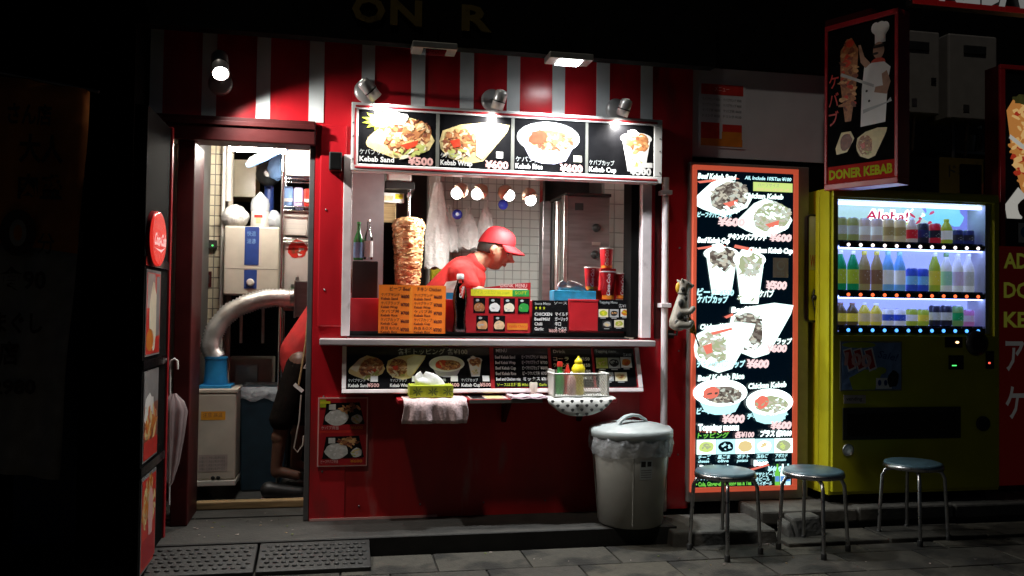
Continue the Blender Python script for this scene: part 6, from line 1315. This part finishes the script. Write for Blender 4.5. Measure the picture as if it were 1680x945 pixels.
for i, (px, py, lab) in enumerate([(750, 352, 'blue glass eye ornament at the left, hanging among the white bags'), (823, 334, 'blue and clear glass ornament hanging under the third lamp')]):
    p_ = (0.7491, 0.9, 1.8482) if i == 0 else (1.0545, 0.9, 1.9237); t = thing('glass_ornament', lab, 'ornament', p_, 'blue glass ornaments over the counter'); MB().lathe((p_[0], p_[1], p_[2]), [(.012, .004), (.030, 0), (.034, -.008), (.030, -.016), (.012, -.018)], 'blue_glass' if 'blue_glass' in MATS else M('blue_glass', (.03, .05, .42), .08, var=.3), 24, (0, 1, 0)).build('disc', t); MB().ball((p_[0]-.004, p_[1]-.006, p_[2]), .011, 'film_blue', 10, 6).build('pupil', t); MB().tube([(p_[0], p_[1]+.008, p_[2]+.03), (p_[0], p_[1]+.008, pl_z)], .002, 'black', 5).build('cord', t)
# white carrier bags hanging
def hang_bag(label, px4, y, seed, mat='bag'):
    x0, x1, z0, z1 = px4; t = thing('carrier_bag', label, 'plastic bag', ((x0+x1)/2, y, z0), 'white carrier bags hanging behind the counter'); m = MB(); rings = []
    cx_, n = (x0+x1)/2, 30
    for k in range(13):
        f = k/12; wv = (x1-x0)/2*(.30 + .70*min(1, f*1.7)**.8); dp = .045*(.35+.65*f)
        rings.append([(cx_ + math.cos(2*PI*j/n)*wv*(1+.10*noise.noise(Vector((j*.5, k*.5, seed)))), y + math.sin(2*PI*j/n)*dp*(1+.5*noise.noise(Vector((j*.8, k*.4, seed+5)))), z1-(z1-z0)*f + .012*math.sin(j*1.2+seed)*(f > .95)) for j in range(n)])
    m.loft(rings, mat); m.build('bag', t, subd=1); MB().tube([(cx_-.012, y, z1-.003), (cx_-.010, y, z1+.05), (cx_, y, z1+.062), (cx_+.01, y, z1+.05), (cx_+.012, y, z1-.003)], .004, mat, 6).build('handle', t)
hang_bag('long white carrier bag hanging nearest the meat cone', (0.5518, 0.7204, 1.4987, 2.0739), 1.05, 1)
hang_bag('white carrier bag hanging behind the left blue ornament', (0.6663, 0.7924, 1.6223, 1.8821), 1.15, 2)
hang_bag('broad white carrier bag right of the left blue ornament', (0.7821, 0.9531, 1.646, 1.8836), 1.2, 3)
hang_bag('small white carrier bag just over the red cap', (0.9344, 1.0648, 1.7043, 1.945), 1.25, 4)
boxpart('white_post', shop, 0.6283, 0.7137, 1.58, 1.66, ZF, 2.41, 'appliance_white', .004)
x0, x1, z0, z1 = (0.6276, 0.7046, 1.3393, 1.6301); t = thing('yellow_box', 'narrow yellow carton behind the meat cone', 'box', ((x0+x1)/2, 1.35, 1.2)); boxpart('carton', t, x0, x1, 1.3, 1.4, 1.2, z1, 'yellow_print', .004); boxpart('band', t, x0-.001, x1+.001, 1.298, 1.402, z0, z0+.09, 'black')
# tall steel cabinet, posts
x0, x1, z0, z1 = (1.5375, 1.8458, 1.3098, 2.0238)
t = thing('steel_cabinet', 'tall dark steel cabinet with two black knobs', 'cabinet', ((x0+x1)/2, 1.3, .3)); MB().box(x0, x1, 1.05, 1.5, .3, z1, 'steel_dark').build('body', t, bevel=.006); boxpart('top_edge', t, x0-.01, x1+.005, 1.035, 1.5, z1+.0005, z1+.02, 'black')
MB().box(x0-.03, x0-.001, 1.03, 1.1, .3, z1, 'steel').build('edge_post', t, bevel=.004)
for pz in (374, 421): 
    p_ = (1.7467, 1.05, 1.8042) if pz == 374 else (1.74, 1.05, 1.6165); MB().lathe(p_, [(.03, 0), (.028, .02), (.012, .035), (.012, .05)], 'black', 18, (0, -1, 0)).build('knob', t)
m = MB(); p_ = (1.7479, 1.05, 1.6934); m.box(p_[0]-.03, p_[0]+.03, 1.045, 1.0495, p_[2]-.012, p_[2]+.012, 'steel'); p_ = (1.6216, 1.05, 1.9532); m.box(p_[0]-.03, p_[0]+.03, 1.045, 1.0495, p_[2]-.03, p_[2]+.02, 'black'); m.build('plate', t)
x0, x1, z0, z1 = (1.3526, 1.4856, 1.2969, 1.9735)
t = thing('steel_post_set', 'upright steel plates between the tiles and the dark cabinet', 'steel post', ((x0+x1)/2, 1.05, .3)); a = x1-x0
MB().box(x0, x0+a*.42, 1.0, 1.1, .3, z1, 'steel_dark').build('plate', t, bevel=.003); MB().box(x0+a*.47, x0+a*.60, 1.03, 1.1, .3, z1-.01, 'black').build('gap_strip', t); MB().tube([(x0+a*.80, 1.02, .3), (x0+a*.80, 1.02, z1)], .026, 'steel', 16).build('tube', t)
x0, x1, z0, z1 = (1.9196, 1.9897, 1.2707, 2.1073); boxpart('inner_post', shop, x0, x1, .9, .95, ZF, 2.41, 'appliance', .004)
x0, x1, z0, z1 = (-0.0682, -0.0008, 1.9547, 2.0532); t = thing('wall_speaker', 'small black box on the red column beside the window top', 'speaker', ((x0+x1)/2, -.04, z0)); boxpart('box', t, x0, x1, -.08, -.0125, z0, z1, 'black', .006); boxpart('grille', t, x0+.008, x1-.008, -.084, -.0805, z0+.008, z1-.008, 'flat_black')
# the worktop the man leans over
boxpart('worktop', shop, wl+.2, wr+.1, .551, .80, .88, .92, 'steel', .004)

# ================================================================ THE MAN AT THE COUNTER
PY = .70
def Q(px, py, dy=0): return None
hc = Vector((0.9694, 0.7, 1.6117)); sc_ = .128
t = thing('person', 'man in red cap and red polo shirt bending over the counter', 'person', (0.7208, .78, ZF))
til = R(22)
def head_pt(v):     # head space: x forward (to his face), y to his left, z up; unit = half a head height
    v = Vector(v); x = v.x*math.cos(til) + v.z*math.sin(til); z = -v.x*math.sin(til) + v.z*math.cos(til)
    yaw = R(-9); xx = x*math.cos(yaw) - v.y*math.sin(yaw); yy = x*math.sin(yaw) + v.y*math.cos(yaw)
    return hc + Vector((xx, yy, z))*sc_
def face_fn(d, q):
    x, y, z = d.x*.80, d.y*.62, d.z*1.0
    if z < -.1: k = 1 - .30*min(1, (-.1-z)/.9); y *= k; x = x*(1 - .16*min(1, (-.1-z)/.9)) + (.10*min(1, (-.1-z)/.7) if d.x > 0 else .20*min(1, (-.1-z)/.6))
    g = lambda cy, cz, sy, sz: math.exp(-((d.y-cy)/sy)**2 - ((d.z-cz)/sz)**2) if d.x > 0 else 0
    x += .40*g(0, -.25, .115, .12) + .20*g(0, -.06, .11, .17) + .06*g(0, .16, .5, .10)      # nose tip, bridge, brow
    x -= .10*g(.32, .02, .16, .10) + .10*g(-.32, .02, .16, .10)                           # eye sockets
    x += .07*g(0, -.47, .26, .05) + .06*g(0, -.58, .22, .05) - .05*g(0, -.53, .3, .025) + .11*g(0, -.86, .30, .13)   # lips, chin
    x += .05*g(.42, -.2, .16, .14) + .05*g(-.42, -.2, .16, .14)
    return head_pt((x, y, z)) - hc
m = MB(); m.ball(hc, 1, 'skin', 44, 34, fn=face_fn)
for s_ in (1, -1):          # ears
    m.limb([head_pt((-.06, s_*.62, .02)), head_pt((-.10, s_*.67, -.12)), head_pt((-.03, s_*.64, -.26))], [.020, .019, .013], 'skin', 8)
nb, nk = head_pt((-.35, 0, -.75)), head_pt((-.12, 0, -.62))
chest = Vector((0.7888, 0.74, 1.4259)); base_n = Vector((0.8616, 0.71, 1.5277))
m.limb([head_pt((-.20, 0, -.45)), base_n, chest], [.062, .062, .085], 'skin', 14)
belly = Vector((0.6339, 0.8, 1.2522)); pelvis = Vector((belly.x-.13, .86, belly.z-.26))
m.limb([chest, belly, pelvis], [.13, .14, .13], 'skin', 14)
arms = []
for s_ in (1, -1):
    sh = chest + Vector((-.045 if s_ < 0 else -.02, s_*.165 - .01, .02)); el = sh + Vector((.06, s_*.03 - .0, -.225)) if s_ > 0 else Vector((0.8081, 0.5, 1.3511))
    if s_ < 0: el = Vector((0.7932, 0.5, 1.3359))
    wrv = Vector((1.0218, 0.42, 1.2863)) if s_ < 0 else Vector((1.1097, 0.7, 1.2389)); m.limb([sh, el, wrv], [.060, .046, .030], 'skin', 12); arms.append((sh, el, wrv))
    hd_ = (wrv-el).normalized(); si = Vector((0, s_, 0)); m.limb([wrv, wrv+hd_*.05, wrv+hd_*.085], [.028, .034, .030], 'skin', 10)
    for k in range(4):
        b0 = wrv + hd_*.09 + si*(-.027+.018*k); ln_ = (.072, .082, .078, .060)[k]; m.limb([b0, b0+hd_*ln_*.5+Vector((0, 0, -.010)), b0+hd_*ln_*.85+Vector((0, 0, -.034))], [.0095, .009, .008], 'skin', 8)
    b0 = wrv + hd_*.035 - si*.032; m.limb([b0, b0+hd_*.035-si*.02+Vector((0, 0, -.012)), b0+hd_*.065-si*.016+Vector((0, 0, -.03))], [.012, .010, .009], 'skin', 8)
for s_ in (1, -1): m.limb([pelvis+Vector((0, s_*.09, 0)), Vector((pelvis.x+.03, .86+s_*.10, .52)), Vector((pelvis.x-.01, .86+s_*.10, ZF+.08)), Vector((pelvis.x+.10, .86+s_*.10, ZF+.045))], [.085, .06, .042, .042], 'skin', 12)
man_body = m.build('body', t, remesh=.0052, smooth_it=3)
m = MB()
m.limb([chest+Vector((-.01, 0, .0)), belly, pelvis+Vector((.0, 0, .04))], [.142, .152, .145], 'shirt', 18)
m.limb([base_n+Vector((-.03, 0, -.012)), chest], [.068, .12], 'shirt', 16)
for sh, el, wrv in arms: m.limb([sh+Vector((-.01, 0, .004)), sh.lerp(el, .72)], [.083, .070], 'shirt', 14); m.limb([chest+Vector((-.02, 0, .02)), sh], [.11, .083], 'shirt', 14)
m.build('shirt', t, remesh=.007, smooth_it=6)
cl = MB(); ax_ = (head_pt((-.2, 0, -.45)) - chest).normalized(); cl.lathe(base_n - ax_*.022, [(.078, -.01), (.078, .012), (.072, .030), (.068, .030), (.072, 0)], 'shirt', 28, ax_, cap=False)
cl.build('collar', t, bevel=.003)
m = MB(); m.limb([pelvis, pelvis+Vector((0, 0, -.1))], [.152, .14], 'shorts'); 
for s_ in (1, -1): m.limb([pelvis+Vector((0, s_*.09, -.05)), Vector((pelvis.x+.03, .86+s_*.10, .50))], [.10, .08], 'shorts')
m.build('trousers', t, remesh=.012, smooth_it=3)
m = MB()
for s_ in (1, -1): m.limb([Vector((pelvis.x-.02, .86+s_*.10, ZF+.05)), Vector((pelvis.x+.13, .86+s_*.10, ZF+.036))], [.05, .038], 'black')
m.build('shoes', t, remesh=.01, smooth_it=2)
sm = MATS['skin'].copy(); sm.name = 'skin_face'; MATS['skin_face'] = sm; n_t = sm.node_tree; bs_ = n_t.nodes['Principled BSDF']   # the shaved beard, a darker tint round the mouth and jaw
co_ = [q_ for q_ in n_t.nodes if q_.type == 'TEX_COORD'][0]; vd_ = n_t.nodes.new('ShaderNodeVectorMath'); vd_.operation = 'DISTANCE'; jw_ = head_pt((.50, 0, -.66)) - Vector(t.location); vd_.inputs[1].default_value = tuple(jw_)
n_t.links.new(co_.outputs['Object'], vd_.inputs[0]); mr_ = n_t.nodes.new('ShaderNodeMapRange'); mr_.inputs['From Min'].default_value = .045; mr_.inputs['From Max'].default_value = .085; mr_.inputs['To Min'].default_value = .55; mr_.inputs['To Max'].default_value = 0
n_t.links.new(vd_.outputs['Value'], mr_.inputs['Value']); mi_ = n_t.nodes.new('ShaderNodeMix'); mi_.data_type = 'RGBA'; old_ = bs_.inputs['Base Color'].links[0].from_socket
n_t.links.new(mr_.outputs[0], mi_.inputs['Factor']); n_t.links.new(old_, mi_.inputs['A']); mi_.inputs['B'].default_value = (.13, .085, .065, 1); n_t.links.new(mi_.outputs['Result'], bs_.inputs['Base Color'])
man_body.data.materials[0] = sm
# hair at the back and sides, brows, eyes, mouth
m = MB()
def hair_fn(d, q): return head_pt((d.x*.80-.025, d.y*.645, d.z*1.0)) - hc
rings = []
for i in range(9):
    z = .30 - .70*i/8; ring = []
    for j in range(25):
        a = R(92) + R(176)*j/24; fr_ = 1 - .0*j; zz = z
        front = abs(math.cos(a)); cut = .0
        rr = math.sqrt(max(.02, 1-zz*zz*.9)); lim = max(0, .35-.9*abs(a-PI)/PI*.9)
        zz2 = max(zz, -.50 + abs(a-PI)/(PI/2)*.26); rr = math.sqrt(max(.02, 1-zz2*zz2*.9))
        ring.append(head_pt((math.cos(a)*.815*rr - .015, math.sin(a)*.645*rr, zz2)))
    rings.append(ring)
m.loft(rings, 'hair', True, False, False); hr = m.build('hair', t); q = hr.modifiers.new('thick', 'SOLIDIFY'); q.thickness = .007; q.offset = -1
m = MB()
for s_ in (1, -1):
    m.limb([head_pt((.74, s_*.13, .115)), head_pt((.72, s_*.28, .15)), head_pt((.58, s_*.44, .10))], [.006, .0075, .005], 'hair', 8)
m.build('eyebrow', t)
m = MB()
for s_ in (1, -1):
    m.ball(head_pt((.63, s_*.25, .0)), .0125, 'print_white', 12, 8); m.ball(head_pt((.685, s_*.25, -.02)), .0072, 'hair', 10, 6); m.limb([head_pt((.70, s_*.14, .01)), head_pt((.71, s_*.26, .045)), head_pt((.62, s_*.38, .0))], [.003, .0042, .003], 'hair', 6)
m.build('eye', t)
m = MB(); m.limb([head_pt((.66, -.20, -.54)), head_pt((.775, 0, -.515)), head_pt((.66, .20, -.54))], [.005, .008, .005], 'lip', 8); m.limb([head_pt((.66, -.18, -.56)), head_pt((.755, 0, -.575)), head_pt((.66, .18, -.56))], [.005, .008, .005], 'lip', 8); m.build('mouth', t)
# cap
m = MB(); rings = []
for i in range(12):
    ph_ = R(4) + R(84)*i/11; rr = math.cos(ph_)**.62 if i < 11 else .02; z = .20 + .94*math.sin(ph_)
    rings.append([head_pt((math.cos(2*PI*j/40)*.90*rr + (-.03) + .0*z, math.sin(2*PI*j/40)*.735*rr, z + .24*math.cos(2*PI*j/40)*(1-i/11)**1.5)) for j in range(40)])
m.loft(rings, 'cap'); cp = m.build('cap', t)
m = MB(); top, bot = [], []
nb_ = 24; rows = []
for k in range(7):
    s_ = k/6; rows.append([head_pt(((.86*math.cos(a)+ .66*s_*math.cos(a)**.7 - .03) if True else 0, .72*math.sin(a)*(1-.06*s_), .21 + .24*math.cos(a)*(1-.35*s_) - .10*s_ - .15*s_*(math.sin(a)**2))) for a in [R(-72)+R(144)*j/nb_ for j in range(nb_+1)]])
m.loft(rows, 'cap', True, False, False); vz = m.build('visor', cp); q = vz.modifiers.new('thick', 'SOLIDIFY'); q.thickness = .006
MB().ball(head_pt((-.03, 0, 1.145)), .009, 'cap', 10, 6, scale=(1, 1, .6)).build('button', cp)

# ================================================================ THE OTHER PERSON, HALF HIDDEN BY THE RED COLUMN
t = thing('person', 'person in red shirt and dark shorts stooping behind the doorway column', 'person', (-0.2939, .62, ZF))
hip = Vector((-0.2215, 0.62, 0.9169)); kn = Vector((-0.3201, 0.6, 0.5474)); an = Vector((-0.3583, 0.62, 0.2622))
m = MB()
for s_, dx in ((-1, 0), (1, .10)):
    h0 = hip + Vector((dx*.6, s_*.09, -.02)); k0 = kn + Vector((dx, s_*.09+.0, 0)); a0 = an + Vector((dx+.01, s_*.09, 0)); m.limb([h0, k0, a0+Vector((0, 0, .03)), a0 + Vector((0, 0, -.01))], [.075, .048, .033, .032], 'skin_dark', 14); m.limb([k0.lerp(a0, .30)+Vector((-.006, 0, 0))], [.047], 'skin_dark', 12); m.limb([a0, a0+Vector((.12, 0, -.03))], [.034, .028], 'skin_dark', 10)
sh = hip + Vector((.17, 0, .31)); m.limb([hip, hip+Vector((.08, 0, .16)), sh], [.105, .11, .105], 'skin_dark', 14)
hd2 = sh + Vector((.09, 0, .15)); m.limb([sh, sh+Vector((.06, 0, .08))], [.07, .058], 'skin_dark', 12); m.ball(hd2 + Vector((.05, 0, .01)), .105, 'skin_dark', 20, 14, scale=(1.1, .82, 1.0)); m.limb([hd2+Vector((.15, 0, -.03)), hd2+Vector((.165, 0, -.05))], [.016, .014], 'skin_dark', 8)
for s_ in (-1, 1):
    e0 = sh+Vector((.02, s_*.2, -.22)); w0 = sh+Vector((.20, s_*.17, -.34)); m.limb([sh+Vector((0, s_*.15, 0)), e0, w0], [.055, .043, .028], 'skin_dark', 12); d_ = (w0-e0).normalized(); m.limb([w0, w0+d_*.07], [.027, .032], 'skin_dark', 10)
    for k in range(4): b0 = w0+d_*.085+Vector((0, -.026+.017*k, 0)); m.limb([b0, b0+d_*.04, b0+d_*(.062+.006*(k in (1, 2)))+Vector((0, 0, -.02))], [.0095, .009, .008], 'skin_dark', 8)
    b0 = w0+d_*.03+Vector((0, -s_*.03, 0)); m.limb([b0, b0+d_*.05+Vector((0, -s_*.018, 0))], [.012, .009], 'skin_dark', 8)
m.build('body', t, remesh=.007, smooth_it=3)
m = MB(); m.limb([hip+Vector((.005, 0, -.035)), hip+Vector((-.005, 0, .04)), hip+Vector((.08, 0, .16)), sh], [.126, .122, .128, .125], 'shirt', 18)
for s_ in (-1, 1): m.limb([sh+Vector((0, s_*.13, 0)), sh+Vector((.01, s_*.19, -.15))], [.085, .07], 'shirt', 14)
m.build('shirt', t, remesh=.009, smooth_it=5)
m = MB(); m.limb([hip+Vector((.02, 0, .02)), hip+Vector((.01, 0, -.06))], [.122, .120], 'shorts', 18)
for s_, dx in ((-1, 0), (1, .10)): m.limb([hip+Vector((dx*.5, s_*.08, -.04)), kn+Vector((dx, s_*.09, .02))], [.088, .074], 'shorts', 16)
m.build('shorts', t, remesh=.010, smooth_it=4)
m = MB()
for s_, dx in ((-1, 0), (1, .10)):
    a0 = an + Vector((dx+.0, s_*.09, 0)); z_ = ZF+.035; m.limb([Vector((a0.x-.03, a0.y, z_+.02)), Vector((a0.x+.05, a0.y, z_+.008)), Vector((a0.x+.15, a0.y, z_))], [.050, .046, .036], 'black', 12)
m.build('shoes', t, remesh=.008, smooth_it=3)
m = MB()
for s_, dx in ((-1, 0), (1, .10)):
    a0 = an + Vector((dx, s_*.09, 0)); m.box(a0.x-.075, a0.x+.185, a0.y-.042, a0.y+.042, ZF+.0005, ZF+.012, 'paper_dull')
m.build('soles', t, bevel=.005)
pts = [(-0.1786, 0.47, 1.1973), (-0.189, 0.46, 1.026), (-0.2131, 0.45, 0.8488), (-0.2255, 0.45, 0.7708)]; m = MB(); m.tube(pts, .007, 'wood', 6); m.tube([(-0.1797, 0.46, 0.8978), (-0.1997, 0.45, 0.87), (-0.165, 0.45, 0.87)], .006, 'paper_dull', 6); m.build('apron_string', t)
m = MB(); p_ = Vector((-0.2286, 0.448, 0.7568)); m.hexa([p_+Vector((-.03, 0, .012)), p_+Vector((.02, 0, -.03)), p_+Vector((.035, .0, -.015)), p_+Vector((-.015, 0, .028))], [p_+Vector((-.03, .006, .012)), p_+Vector((.02, .006, -.03)), p_+Vector((.035, .006, -.015)), p_+Vector((-.015, .006, .028))], 'paper'); m.tube([(-0.2106, 0.45, 0.714), (-0.2182, 0.45, 0.5654), (-0.2463, 0.45, 0.4069), (-0.2252, 0.45, 0.3818), (-0.1949, 0.45, 0.4236), (-0.1924, 0.45, 0.4766)], .005, 'strap', 6); m.build('strap', t)

for o in COL.objects:
    if o.type == 'MESH' and o.parent is None and o.name.split('.')[0] in ('ground', 'pavement'): o['kind'] = 'structure'
